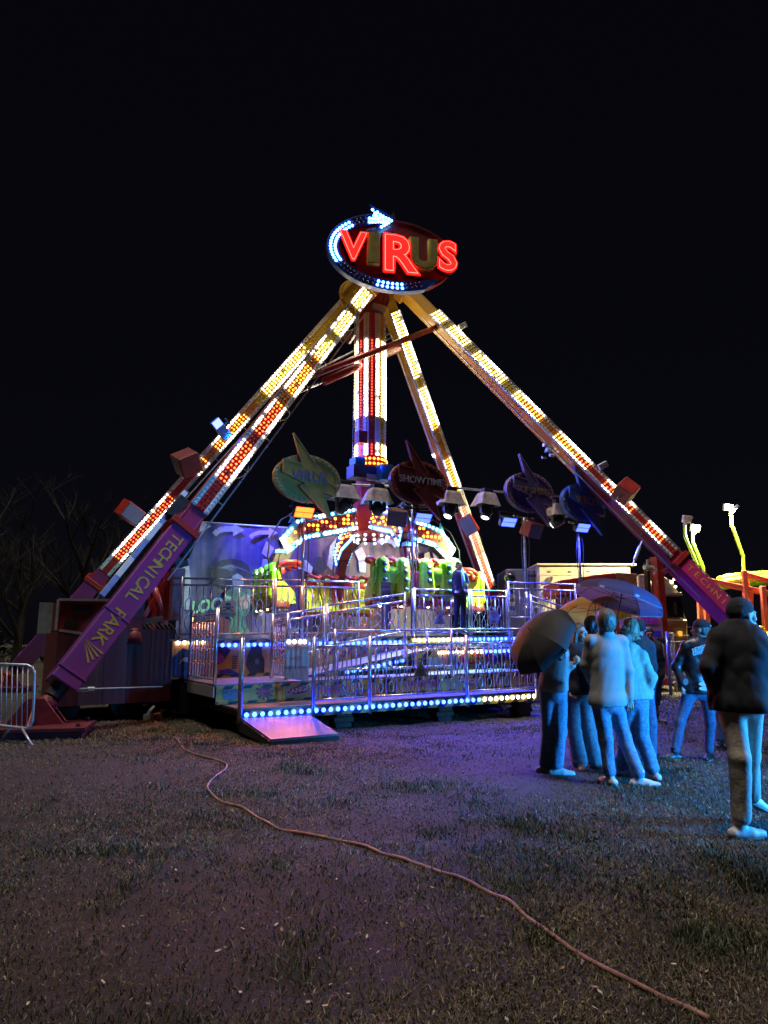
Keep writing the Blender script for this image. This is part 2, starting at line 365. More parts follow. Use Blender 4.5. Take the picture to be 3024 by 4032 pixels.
# ------------------------------------------------------------------ ride tower: four legs, hub, braces
tower = thing('ride_tower', at(1490, 1130, 21.2) * 1.0 - Z * at(1490, 1130, 21.2).z, 'tall four-legged ride tower with bulb strips, yellow at the top and purple at the feet', 'ride tower')
NF = -V
LED_BULBS_LEFT = [300]
def leg_axes(F, T):
    d = (T - F).normalized(); n = (NF - d * NF.dot(d)).normalized(); s = d.cross(n); return d, n, s   # s points sideways
def build_leg(F, T, tj, led0, led1, lit, parts, label, low=None,  singles=False, plain_top=False, led_face=1.0, drop=0.04):
    d, n, s = leg_axes(F, T); ln = (T - F).length; at_ = lambda t: F + (T - F) * t
    W, D = 0.21, 0.19
    mb = MB(); ax = (d, s, n)
    mb.box(at_((tj + 1) / 2), ax, (ln * (1 - tj) / 2, W, D))
    for sg in (-1, 1): mb.box(at_((tj + 1) / 2) + n * (D + .004) + s * sg * (W - .02), ax, (ln * (1 - tj) / 2 - .05, .02, .008))
    leg = mb.build('leg', [M_leg], tower, bevel=0.015); tag(leg, label)
    # lower section, thicker, with a flange at the joint and a welded collar half-way
    mb = MB(); mb.box(at_((0.03 + tj) / 2), ax, (ln * (tj - 0.03) / 2, W + .045, D + .05))
    mb.build('lower_section', [low or M_leg], leg, bevel=0.02)
    for t_, o_, hh in ((tj, 0, (.035, W + .12, D + .12)), (tj, .075, (.03, W + .11, D + .11)), (tj * .46, 0, (.018, W + .06, D + .065)), (.045, 0, (.02, W + .06, D + .065))): MB().box(at_(t_) + d * o_, ax, hh).build('joint_flange', [M_red if t_ == tj else M_leg], leg, bevel=.006)
    for k in range(5):
        for sg in (-1, 1): MB().dome(at_(tj) + s * ((k - 2) * .11) + n * sg * (D + .09) - d * .04, -d, .022, 6, 1).build('bolt', [M_dark], leg)
    for sg in (-1, 1): MB().prism([at_(tj) + s * sg * W + n * D, at_(tj) + s * sg * (W + .12) + n * D, at_(tj + .03) + s * sg * W + n * D], -n, .03).build('gusset', [M_red], leg)
    # lamp strip: backing boxes by colour and white side rails
    La, Lb = led1, led0   # fractions foot->top
    rows = int(ln * (led0 - led1) / 0.114)
    back = [MB(), MB(), MB()]; rail = MB()
    for k in range(3):
        f0 = led1 + (led0 - led1) * (0, .38, .62)[k]; f1 = led1 + (led0 - led1) * (.38, .62, 1)[k]
        back[k].box(at_((f0 + f1) / 2) + n * (D + .035), ax, (ln * (f1 - f0) / 2 - .004, .105, .022))
    panel_cols = [mat('strip_red', (0.40, 0.012, 0.012), .4, 0, .2, 9), mat('strip_orange', (0.52, 0.17, 0.02), .4, 0, .2, 9), mat('strip_yellow', (0.58, 0.42, 0.04), .4, 0, .2, 9)]
    for k in range(3): back[k].build('strip_panel', [panel_cols[k]], leg)
    segs = 7
    for sg in (-1, 1):
        for k in range(segs):
            f0 = led1 + (led0 - led1) * k / segs; f1 = led1 + (led0 - led1) * (k + 1) / segs
            rail.box(at_((f0 + f1) / 2) + n * (D + .032) + s * sg * .158, ax, (ln * (f1 - f0) / 2 - .012, .05, .026))
    rail.build('strip_rail', [mat('strip_white', (0.62, 0.60, 0.60), .35, 0, .12, 9)], leg)
    edge = MB()
    for sg in (-1, 1): edge.bar(at_(led1) + n * (D + .05) + s * sg * .214, at_(led0) + n * (D + .05) + s * sg * .214, .012, .07, n)
    edge.build('strip_edge', [M_galv], leg)
    mats = [BW, BY, BA, BR, M_off_w, M_off_y, M_off_r, BW2]; stuff = MB(); single = {}
    order = []
    for i in range(rows):
        f = led0 - (led0 - led1) * (i + .5) / rows; fr = 1 - (f - led1) / (led0 - led1)
        on = any(a <= fr <= b for a, b in lit)
        for c_, w_ in ((-.158, 'w'), (-.048 + (.012 if i % 2 else -.012), 'c'), (.048 + (.012 if i % 2 else -.012), 'c'), (.158, 'w')):
            l_ = on and rng.random() > drop
            core = any(a + .018 <= fr <= b - .018 for a, b in lit)
            if w_ == 'w': mi = (0 if core and rng.random() > .12 else 7) if l_ else 4
            else: mi = (1 if fr < .38 else 2 if fr < .62 else 3) if l_ else (5 if fr < .5 else 6)
            order.append((at_(f) + n * (D + .058) + s * c_, mi, .031 if w_ == 'w' else .027))
    if singles:
        keep = set(rng.sample(range(len(order)), min(LED_BULBS_LEFT[0], len(order))))
    else: keep = set()
    for q, (p, mi, r_) in enumerate(order):
        if q in keep:
            key = (mi, r_)
            if key not in single: single[key] = bulb_mesh('bulb', r_, mats[mi])
            put_bulb(single[key], p, n, leg)
        else: stuff.dome(p, n, r_, 6, 2, 1.0, mi)
    if stuff.v: tag(stuff.build('bulbs', mats, leg, smooth=True), None, None, None, 'stuff')
    # conduit along the back edge, held by clips
    side = -1 if parts.get('conduit', 'l') == 'l' else 1
    cb = MB(); off = s * side * (W + .16) + n * .10
    cb.tube([at_(tj * .75) + off, at_(.55) + off, at_(.93) + off], .022, 6)
    for k in range(9): cb.bar(at_(tj + (0.9 - tj) * k / 8) + off, at_(tj + (0.9 - tj) * k / 8) + s * side * W + n * .10, .03, .012)
    cb.build('conduit', [M_galv], leg)
    # loose cables sagging along the strip
    for k in range(4):
        cc = MB()
        f0 = led1 + (led0 - led1) * (.12 + .22 * k); p0 = at_(f0) + n * (D + .08) + s * side * .22
        cc.tube([p0, p0 + d * .15 + n * .1 + s * side * .1, p0 + d * .4 + n * .02 + s * side * .12, p0 + d * .6 - n * .05 + s * side * .05], .011, 5)
        cc.build('cable', [M_rubber], leg)
    return leg, at_, d, n, s
LEGS = {
 'LF': (at(170, 2790, 12.3), at(1440, 1150, 20.2)), 'RF': (at(3135, 2692, 19.5), at(1600, 1150, 20.6)),
 'LB': (at(37, 2668, 23.0), at(1390, 1160, 22.2)), 'RB': (at(2035, 2640, 29.5), at(1520, 1180, 22.6))}
lf = build_leg(*LEGS['LF'], .285, .985, .325, [(0, .10), (.145, .26), (.295, .39), (.435, .56), (.61, .73), (.77, .905)], {'conduit': 'r'}, 'front left leg, purple below with yellow lettering', singles=True)
rf = build_leg(*LEGS['RF'], .275, .925, .29, [(0, .05), (.065, .145), (.18, .31), (.36, .47), (.53, .67), (.72, .84), (.88, .95)], {'conduit': 'l'}, 'front right leg, orange above and purple lit magenta below', low=height_paint('leg_paint_lit_magenta', [(1.0, (.60, .05, .42)), (3.8, (.85, .04, .28)), (5.0, (.8, .05, .07))]))  # magenta light falling on the purple lower leg is put into its paint
lb = build_leg(*LEGS['LB'], .235, .97, .265, [(.17, .34), (.42, .55), (.59, .64), (.73, .955)], {'conduit': 'r'}, 'rear left leg running beside the front left one')
rb = build_leg(*LEGS['RB'], .22, .97, .255, [(.0, .22), (.25, .40), (.50, .62), (.72, .78), (.86, .98)], {'conduit': 'l'}, 'rear right leg, the steepest of the four')

def leg_text(tup, s_, t0, t1, up_sign, size, m):
    leg, at_, d, n, s = tup
    # letters one by one, read from the top down
    k = len(s_)
    for i, ch in enumerate(s_):
        if ch == ' ': continue
        f = t0 + (t1 - t0) * (i + .5) / k
        text(ch, size, at_(f), -d, s * up_sign, 0, m, 'letter', leg, .006, size * .012, .98).location = Vector(n) * (0.19 + .05 + .005)
LFs = lf[4]; up_sign = 1 if (LFs.x > 0) else -1
leg_text(lf, 'TECHNICAL PARK', .272, .088, up_sign, .33, M_yel)
leg_text(rf, 'TECHNICAL PARK', .262, .045, 1 if rf[4].z > 0 else -1, .31, mat('orange_letter_paint', (0.75, .33, .05), .5, 0, .2, 8))
# feather emblem under the lettering of the front left leg
leg, at_, d, n, s = lf
tipp = at_(.084) - s * up_sign * .20 + n * .247
for k in range(4):
    e0 = at_(.083 - .006 * k) + s * up_sign * (.20 - .035 * k) + n * .247; fm = MB(); fm.prism([tipp + d * (-.004 * k), e0 - d * .035, e0 + s * up_sign * .02], n, .004); fm.build('feather_emblem', [M_yel], leg)

# feet: hydraulic ball joint, bracket and base plate
def foot(F, T, rot, tup):
    d = (T - F).normalized(); leg = tup[0]
    mb = MB(); mb.tube([F + d * .50, F + d * .22], .15, 12); mb.build('foot_joint', [M_dark], leg, smooth=False)
    mb = MB(); mb.ell(F + d * .08, ((1, 0, 0), (0, 1, 0), (0, 0, 1)), (.17, .17, .17), 12, 8)
    g = Vector((F.x, F.y, 0)) - Vector((d.x, d.y, 0)).normalized() * .1
    X = Vector((math.cos(rot), math.sin(rot), 0)); Y = Z.cross(X)
    for sg in (-1, 1):
        c = g + Y * sg * .16
        mb.prism([c - X * .45 + Z * .2, c + X * .45 + Z * .2, c + X * .12 + Z * .62, c - X * .14 + Z * .62], Y, .035)
    mb.prism([g - X * .05 - Y * .5 + Z * .2, g - X * .05 + Y * .5 + Z * .2, g - X * .05 + Y * .14 + Z * .5, g - X * .05 - Y * .14 + Z * .5], X, .035)
    mb.build('foot_bracket', [mat('foot_red', (.20, .014, .016), .5, 0, .35, 6)], leg, bevel=.01)
    pl = MB(); pl.box(g + Z * .15, (X, Y, Z), (.85, .62, .035)); pl.box(g + Z * .06, (X, Y, Z), (.80, .58, .055))
    for sx in (-1, 1):
        for sy in (-1, 1): pl.tube([g + X * sx * .72 + Y * sy * .5 + Z * .18, g + X * sx * .72 + Y * sy * .5 + Z * .24], .035, 6)
    pl.build('base_plate', [mat('foot_dark_red', (.10, .010, .012), .55, 0, .4, 6)], leg, bevel=.01)
for k in ('LF', 'RF', 'LB', 'RB'): foot(*LEGS[k], ANG - .25, {'LF': lf, 'RF': rf, 'LB': lb, 'RB': rb}[k])

# hub with the axle drum between the leg heads
HC = at(1470, 1105, 21.2)
hb = MB(); hb.tube([HC - V * 1.25, HC + V * 1.25], .52, 20); hb.tube([HC - V * 1.32, HC - V * 1.25], .62, 20); hb.tube([HC + V * 1.25, HC + V * 1.32], .62, 20)
for (F, T) in LEGS.values():
    d, n, s = leg_axes(F, T); hb.box(T + d * .05, (d, s, n), (.16, .30, .28))
    hb.bar(T + d * .1, HC + V * (T - HC).dot(V), .34, .34)
hb.build('hub', [M_leg], tower, bevel=.02)
gear = MB(); gear.tube([HC - V * .75 - U * .55, HC - V * .6 - U * .55], .62, 24); gear.tube([HC - V * .85 - U * .3, HC - V * .55 - U * .3], .45, 20)
gear.build('slewing_ring', [M_dark], tower)
# braces
def seg_at(k, f): F, T = LEGS[k]; return F + (T - F) * f
br = MB(); a = seg_at("RF", .90); b = seg_at("LF", .665)
br.tube([a, b], .085, 8); br.build('brace', [M_red], tower, smooth=True)
bb = MB(); bb.box(a, (U, V, Z), (.14, .2, .16)); bb.box(b, (U, V, Z), (.12, .2, .14)); bb.build('brace_bracket', [M_leg], tower, bevel=.01)
a = seg_at('RB', .89); b = seg_at('LF', .61); mid = a.lerp(b, .05); c2 = a.lerp(b, .72)
br = MB(); br.tube([a, mid], .05, 8); br.tube([c2, b], .035, 8); br.build('cylinder_rod', [M_chrome], tower, smooth=True)
br = MB(); br.tube([mid, c2], .12, 10); br.build('cylinder', [M_red], tower, smooth=True)
a = seg_at('RB', .93); b = seg_at('LB', .72)
br = MB(); br.tube([a, b], .035, 6); br.tube([a - Z * .18, b - Z * .18], .03, 6); br.build('stay_rod', [M_galv], tower, smooth=True)

# ladder on the right leg's lower section
leg, at_, d, n, s = rf
up_s = s if s.z > 0 else -s
ld = MB(); o1 = up_s * .42 + n * .1; o2 = up_s * .42 - n * .16
for o_ in (o1, o2): ld.tube([at_(.02) + o_, at_(.26) + o_], .018, 6)
for k in range(12): f = .02 + .24 * k / 11; ld.tube([at_(f) + o1, at_(f) + o2], .013, 6)
for k in range(4): f = .03 + .22 * k / 3; ld.tube([at_(f) + o1, at_(f) + up_s * .22 + n * .1], .014, 6)
ld.build('ladder', [M_galv], leg)
# striped pole and props fixed to the front left leg near the joint
leg, at_, d, n, s = lf
sl = -LFs if LFs.x > 0 else LFs
for k in range(6):
    m_ = M_white if k % 2 else mat('pale_blue_paint', (.25, .33, .62), .5, 0, .2, 6)
    mb = MB(); mb.bar(at_(.145 + .033 * k) + sl * .42, at_(.145 + .033 * (k + 1)) + sl * .42, .11, .11, n); mb.build('striped_pole_section', [m_], leg, bevel=.01)
mb = MB(); mb.box(at_(.31) + sl * .36 + n * .05, (d, s, n), (.28, .12, .12)); mb.bar(at_(.30) - sl * .25, at_(.26) - sl * .36, .2, .2, n); mb.build('cable_box', [M_dark], leg, bevel=.01)
# small prop leg at the front right leg's joint: red upright with hanging turnbuckle
leg, at_, d, n, s = rf
p = at(2584, 2200, 21.6)
mb = MB(); mb.bar(Vector((p.x, p.y, .3)), Vector((p.x, p.y, p.z + .05)), .28, .28, U); mb.build('prop_post', [M_red], leg, bevel=.015)
mb = MB(); p2 = at(2545, 2215, 21.7); mb.bar(Vector((p2.x, p2.y, .8)), Vector((p2.x, p2.y, p2.z)), .13, .13, U)
mb.build('prop_tube', [M_dark], leg)
mb = MB(); q = at(2552, 2235, 21.2)
mb.tube([q - U * .16, q + U * .2], .07, 8); mb.tube([q - Z * .1, q + Z * .24], .05, 8); mb.tube([q, at(2585, 2245, 21.2)], .03, 6); mb.build('valve_block', [M_galv], leg)
a = at(2528, 2130, 18.2); b = at(2493, 2222, 18.0)
mb = MB(); mb.tube([a, a.lerp(b, .25)], .02, 6); mb.tube([a.lerp(b, .25), a.lerp(b, .8)], .045, 8); mb.tube([a.lerp(b, .8), b], .025, 6); mb.build('turnbuckle', [M_galv], leg)

# ------------------------------------------------------------------ lit oval sign on top
SA = R(12); SU = Vector((math.cos(SA), math.sin(SA), 0)); SN = Vector((math.sin(SA), -math.cos(SA), 0))
SC = at(1548, 1003, 19.2)
sign = thing('top_sign', SC - Z * 1.1, 'large dark red oval sign reading VIRUS with a blue bulb arrow around its left side', 'lit sign')
k2 = (19.2 * math.cos(PITCH) + (SC.z - EYE) * math.sin(PITCH)) / FPX     # metres per photo pixel there
def sp(x, y): return SC + SU * x + Z * y     # plane of the sign's face
def spx(px, py, lift=0.0):
    dd = ray(px, py); t = (SC + SN * lift - EYEP).dot(SN) / dd.dot(SN); return EYEP + dd * t
mb = MB(); mb.prism(ellipse_pts(SC - SN * .28, SU, Z, 1.86, 1.10, 56), SN, .28)
mb.build('board', [mat('sign_red', (0.24, 0.02, 0.03), .45, 0, .15, 3, coat=.4)], sign)
mb = MB(); e1 = ellipse_pts(SC, SU, Z, 1.88, 1.12, 56); e0 = ellipse_pts(SC, SU, Z, 1.82, 1.06, 56)
for i in range(56):
    j = (i + 1) % 56; mb.prism([e1[i], e1[j], e0[j], e0[i]], SN, .03)
mb.build('rim', [mat('sign_rim_red', (.13, .015, .02), .4)], sign)
# blue arrow band: sweeps from the arrow head at the top, round the left, to a point at the bottom
def ell_at(t, ra, rb): return sp(ra * math.cos(t), rb * math.sin(t))
band = MB(); N = 40; t0, t1 = R(97), R(298)
outer = [ell_at(t0 + (t1 - t0) * i / N, 1.97, 1.21) for i in range(N + 1)]; inner = [ell_at(t0 + (t1 - t0) * i / N, 1.97 - .33, 1.21 - .30) for i in range(N + 1)]
tip = ell_at(R(318), 1.80, 1.06)
for i in range(N): band.prism([outer[i] + SN * .035, outer[i + 1] + SN * .035, inner[i + 1] + SN * .035, inner[i] + SN * .035], SN, .10)
band.prism([outer[N] + SN * .035, tip + SN * .035, inner[N] + SN * .035], SN, .10)
M_sblue = mat('sign_blue', (0.012, 0.05, 0.42), .35, 0, .15, 5, coat=.4)
band.build('arrow_band', [M_sblue], sign)
hd = MB(); pts = [spx(*p, .04) for p in ((1452, 812), (1552, 866), (1478, 908), (1495, 880), (1452, 880), (1452, 850), (1480, 852))]
hd.prism(pts, SN, .12); hd.build('arrow_head', [M_sblue], sign)
edge = MB()
for i in range(N): edge.bar(outer[i] + SN * .05, outer[i + 1] + SN * .05, .03, .2, SN)
edge.build('band_edge', [mat('sign_edge_blue', (.12, .2, .55), .35, 0, .1, 5)], sign)
sb_on = bulb_mesh('bulb', .045, lamp_mat('lit_sign_bulb', (0.10, 0.45, 1.0), 3.5)); sb_off = bulb_mesh('bulb', .042, mat('unlit_sign_cap', (.05, .06, .22), .15, 0, .1, 20, coat=.5))
nb = 44
for i in range(nb):
    t = t0 + (t1 - t0) * (i + .5) / nb; dg = math.degrees(t)
    on = 132 < dg < 205 or 252 < dg < 279 
    for ra in (.10, .23):
        put_bulb(sb_on if on else sb_off, ell_at(t, 1.97 - ra, 1.21 - ra * .92) + SN * .135, SN, sign)
for (x, y) in [(1467, 826), (1477, 839), (1486, 836), (1497, 846), (1508, 852), (1519, 858), (1531, 863), (1541, 869), (1473, 850), (1484, 850), (1497, 858), (1509, 865), (1521, 872), (1530, 877), (1512, 888), (1502, 894), (1520, 883), (1455, 860), (1467, 861), (1479, 862), (1490, 862), (1455, 874), (1466, 874), (1478, 874), (1489, 873), (1500, 874), (1511, 877)]:
    put_bulb(sb_on, spx(x, y, .16), SN, sign)
# raised letters; V, R and S are lit red, I and U are dark
red_lit = lamp_mat('lit_red_letter', (1.0, 0.005, 0.004), 1.5); red_tube = lamp_mat('neon_outline', (1.0, 0.16, 0.11), 1.2); olive = mat('unlit_olive_letter', (0.50, 0.45, 0.14), .35, 0, .15, 6, coat=.4); olive_e = mat('olive_letter_edge', (.66, .58, .14), .4, 0, .1, 6)
for ch, cx, cy, h, w, on in (('V', 1390, 977, .86, .80, 1), ('I', 1470, 986, .90, .34, 0), ('R', 1568, 1011, 1.14, .92, 1), ('U', 1668, 1009, .92, .72, 0), ('S', 1760, 1019, .92, .66, 1)):
    c = spx(cx, cy, .1)
    sxs = {'V': .98, 'I': 1.3, 'R': 1.05, 'U': .95, 'S': .98}[ch]
    lt = text(ch, h * 1.36, c, SU, Z, 0, red_lit if on else olive, 'letter', sign, .16, h * .072, sxs)
    text(ch, h * 1.36, c, SU, Z, -.04, M_dred if on else olive_e, 'letter_edge', lt, .13, h * .095, sxs)
    text(ch, h * 1.36, c, SU, Z, .081, red_tube if on else olive_e, 'letter_outline', lt, .012, h * .040, sxs)
    text(ch, h * 1.36, c, SU, Z, .088, red_lit if on else olive, 'letter_core', lt, .012, h * .026, sxs)
mb = MB(); mb.bar(SC - SN * .28 - Z * .8, HC - V * 1.2 - Z * .1, .14); mb.bar(SC - SN * .28 - Z * .2 - SU * .6, HC - V * 1.2 + Z * .1, .12); mb.bar(SC - SN * .28 - Z * .2 + SU * .6, HC - V * 1.2 + Z * .1, .12)
mb.prism([spx(1530, 870, -.3), spx(1548, 835, -.3), spx(1556, 862, -.3)], SN, .05)
mb.build('bracket', [M_dark], sign)
# ------------------------------------------------------------------ pendulum with its ring of seats
PC = Vector((-0.42, 21.0, 0))
pend = thing('pendulum', PC + Z * 2.4, 'bulb-covered pendulum arm hanging from the tower with four bent arms and green seats', 'ride gondola')
def ring(c, r, n, ph=0.0): return [Vector((c.x + r * math.cos(2 * math.pi * i / n + ph), c.y + r * math.sin(2 * math.pi * i / n + ph), c.z)) for i in range(n)]
# neck: ribbed red cone
mb = MB(); prof = [(12.75, .34), (12.5, .56), (12.3, .60), (12.1, .50), (11.7, .40), (11.5, .40)]
for (z0, r0), (z1, r1) in zip(prof[:-1], prof[1:]):
    A_, B_ = ring(PC + Z * z0, r0, 20), ring(PC + Z * z1, r1, 20)
    for i in range(20): mb.quad([A_[i], B_[i], B_[(i + 1) % 20], A_[(i + 1) % 20]])
for i in range(10):
    a = 2 * math.pi * i / 10; dd = Vector((math.cos(a), math.sin(a), 0)); mb.prism([PC + dd * .38 + Z * 11.7, PC + dd * .60 + Z * 12.2, PC + dd * .38 + Z * 12.2], dd.cross(Z), .03)
mb.build('neck', [mat('neck_red', (.30, .025, .025), .4, 0, .2, 5, coat=.3)], pend)
mb = MB(); mb.box(PC + Z * 11.78 - V * .46 + U * .05, (U, V, Z), (.22, .06, .10)); mb.build('neck_lamp', [M_galv], pend)
# column: sixteen narrow facets, each with its own colour and a column of bulbs
NFAC = 16; CR = .46; zt, zb = 11.6, 6.7
strip_m = {'w': mat('column_white', (.60, .58, .62), .35, 0, .12, 9), 'r': mat('column_red', (.42, .015, .02), .35, 0, .15, 9), 'y': mat('column_yellow', (.58, .42, .05), .35, 0, .15, 9)}
seq = 'wywrwrwyywrwrwyw'
colb = MB(); cm = [BW, BY, lamp_mat('lit_column_red', (1.0, .05, .02), 1.3), M_off_w, M_off_y, M_off_r]
for i in range(NFAC):
    a = 2 * math.pi * (i + .3) / NFAC; dd = Vector((math.cos(a), math.sin(a), 0)); tt = Z.cross(dd); hw = CR * math.tan(math.pi / NFAC) 
    c = seq[i]
    mb = MB(); mb.box(PC + dd * (CR - .03) + Z * (zt + zb) / 2, (dd, tt, Z), (.03, hw - .003, (zt - zb) / 2)); mb.build('column_panel', [strip_m[c]], pend)
    facing = dd.y < .35
    nr = int((zt - zb) / .095)
    for k in range(nr):
        z = zt - .06 - k * .095
        on = 8.22 < z < 10.78 or 6.98 < z < 7.42
        if on and rng.random() < .03: on = False
        mi = {'w': 0, 'y': 1, 'r': 2}[c] + (0 if on else 3)
        if not facing and k % 2: continue
        p = PC + dd * CR + Z * z
        colb.dome(p, dd, .036 if c != 'r' else .03, 6, 2, 1.0, mi)
tag(colb.build('column_bulbs', cm, pend, smooth=True), None, None, None, 'stuff')
# collar, equipment boxes and the red faceted boss below the column
mb = MB(); mb.tube([PC + Z * 6.70, PC + Z * 7.02], .50, 16); mb.build('collar', [M_red], pend)
mb = MB()
for i in range(24):
    a = 2 * math.pi * i / 24
    for z in (6.78, 6.93): mb.dome(PC + Vector((math.cos(a), math.sin(a), 0)) * .495 + Z * z, (math.cos(a), math.sin(a), 0), .04, 6, 2, 1, 0)
tag(mb.build('collar_bulbs', [BA], pend, smooth=True), None, None, None, 'stuff')
def pbox(name, px0, py0, px1, py1, Y, dep, m, par=pend, bev=.015):
    a = at(px0, py0, Y); b = at(px1, py1, Y); c = (a + b) / 2
    mb = MB(); mb.box(c, (U, V, Z), (abs(b.x - a.x) / 2, dep / 2, abs(a.z - b.z) / 2)); return mb.build(name, [m], par, bevel=bev)
pbox('battery_box', 1373, 1838, 1480, 1888, 20.2, .5, M_dark)
pbox('control_box', 1486, 1834, 1541, 1895, 20.15, .4, M_blue)
pbox('valve_box', 1385, 1805, 1430, 1835, 20.3, .4, M_blue)
pbox('winch_box', 1403, 1700, 1440, 1748, 20.5, .3, M_dred)
pbox('side_lamp', 1440, 1868, 1502, 1893, 20.1, .06, M_galv)
mb = MB()
for (z0, r0), (z1, r1) in zip([(6.7, .40), (6.2, .44), (5.75, .40), (5.45, .62), (4.75, .52)], [(6.2, .44), (5.75, .40), (5.45, .62), (4.75, .52), (4.5, .2)]):
    A_, B_ = ring(PC + Z * z0, r0, 8, ANG + .39), ring(PC + Z * z1, r1, 8, ANG + .39)
    for i in range(8): mb.quad([A_[i], B_[i], B_[(i + 1) % 8], A_[(i + 1) % 8]])
mb.build('boss', [M_red], pend)
mb = MB()
for z, r_ in ((4.62, .55), (4.50, .45)):
    for i in range(14 if r_ > .5 else 10):
        a = 2 * math.pi * i / (14 if r_ > .5 else 10); mb.dome(PC + Vector((math.cos(a) * r_, math.sin(a) * r_, z)), (math.cos(a), math.sin(a), -.6), .05, 6, 2, 1)
tag(mb.build('boss_bulbs', [lamp_mat('lit_dim_white', (.8, .85, 1.0), 1.0)], pend, smooth=True), None, None, None, 'stuff')
mb = MB(); mb.tube([PC + U * .3 - V * .3 + Z * 12.0 + U * -1.0, PC - U * .75 - V * .3 + Z * 6.6], .012, 5); mb.build('safety_cable', [M_galv], pend)

# bent arms with bulb panels
ARM = [(.40, 5.50), (1.90, 5.12), (2.32, 4.98), (2.80, 4.40), (2.56, 3.96), (2.02, 4.42), (.40, 4.80)]
def inset(poly, q):
    """inward offset of a closed outline"""
    n = len(poly); out = []
    area = sum(poly[i][0] * poly[(i + 1) % n][1] - poly[(i + 1) % n][0] * poly[i][1] for i in range(n)); sg = 1 if area > 0 else -1
    for i in range(n):
        p0, p1, p2 = Vector(poly[i - 1]), Vector(poly[i]), Vector(poly[(i + 1) % n])
        e1 = (p1 - p0).normalized(); e2 = (p2 - p1).normalized(); n1 = Vector((-e1.y, e1.x)) * sg; n2 = Vector((-e2.y, e2.x)) * sg
        b = (n1 + n2); b = b / max(.35, b.dot(n1)); p = p1 + b * q; out.append((p.x, p.y))
    return out
def along(poly, step):
    out = []; n = len(poly)
    for i in range(n):
        p, q = Vector(poly[i]), Vector(poly[(i + 1) % n]); k = max(1, int(round((q - p).length / step)))
        for j in range(k): t = p.lerp(q, j / k); out.append((t.x, t.y))
    return out
def in_poly(x, y, poly):
    c = False; n = len(poly)
    for i in range(n):
        (x0, y0), (x1, y1) = poly[i], poly[i - 1]
        if (y0 > y) != (y1 > y) and x < (x1 - x0) * (y - y0) / (y1 - y0) + x0: c = not c
    return c
M_cyan = mat('panel_light_blue', (.10, .42, .62), .35, 0, .12, 6); M_pred = mat('panel_red', (.30, .006, .010), .35, 0, .15, 6)
M_fib = height_paint('seat_fibreglass', [(2.2, (.85, .60, .03)), (2.75, (.80, .80, .03)), (3.2, (.36, .86, .03)), (3.6, (.24, .88, .03))], .25)
M_seat = mat('seat_shell_yellow', (.80, .76, .04), .28, 0, .15, 4, coat=.6)
M_sred = mat('restraint_red', (.50, .02, .02), .3, 0, .2, 5, coat=.5)
M_or = mat('underside_orange', (.62, .07, .02), .35, 0, .2, 4, coat=.5)
bm_c = bulb_mesh('bulb', .047, BC); bm_w = bulb_mesh('bulb', .047, BW); bm_a = bulb_mesh('bulb', .042, BA); bm_off = bulb_mesh('bulb', .040, M_off_b); bm_offr = bulb_mesh('bulb', .034, M_off_r)
ringm = MB(); ringm.tube([(0, 0, -.01), (0, 0, .02)], .062, 14); seat_ring = ringm.mesh('bulb_ring', M_black)
seat_on = bulb_mesh('seat_bulb', .048, lamp_mat('lit_seat_bulb', (.9, .95, 1.0), 2.2), 10, 3); seat_off = bulb_mesh('seat_bulb', .048, mat('seat_cap_blue', (.30, .50, .72), .15, 0, .1, 9, coat=.5), 10, 3)
def rbox(c, ax, h, m, name, par, bev=.05):
    mb = MB(); mb.box(c, ax, h); return mb.build(name, [m], par, bevel=bev, smooth=True)
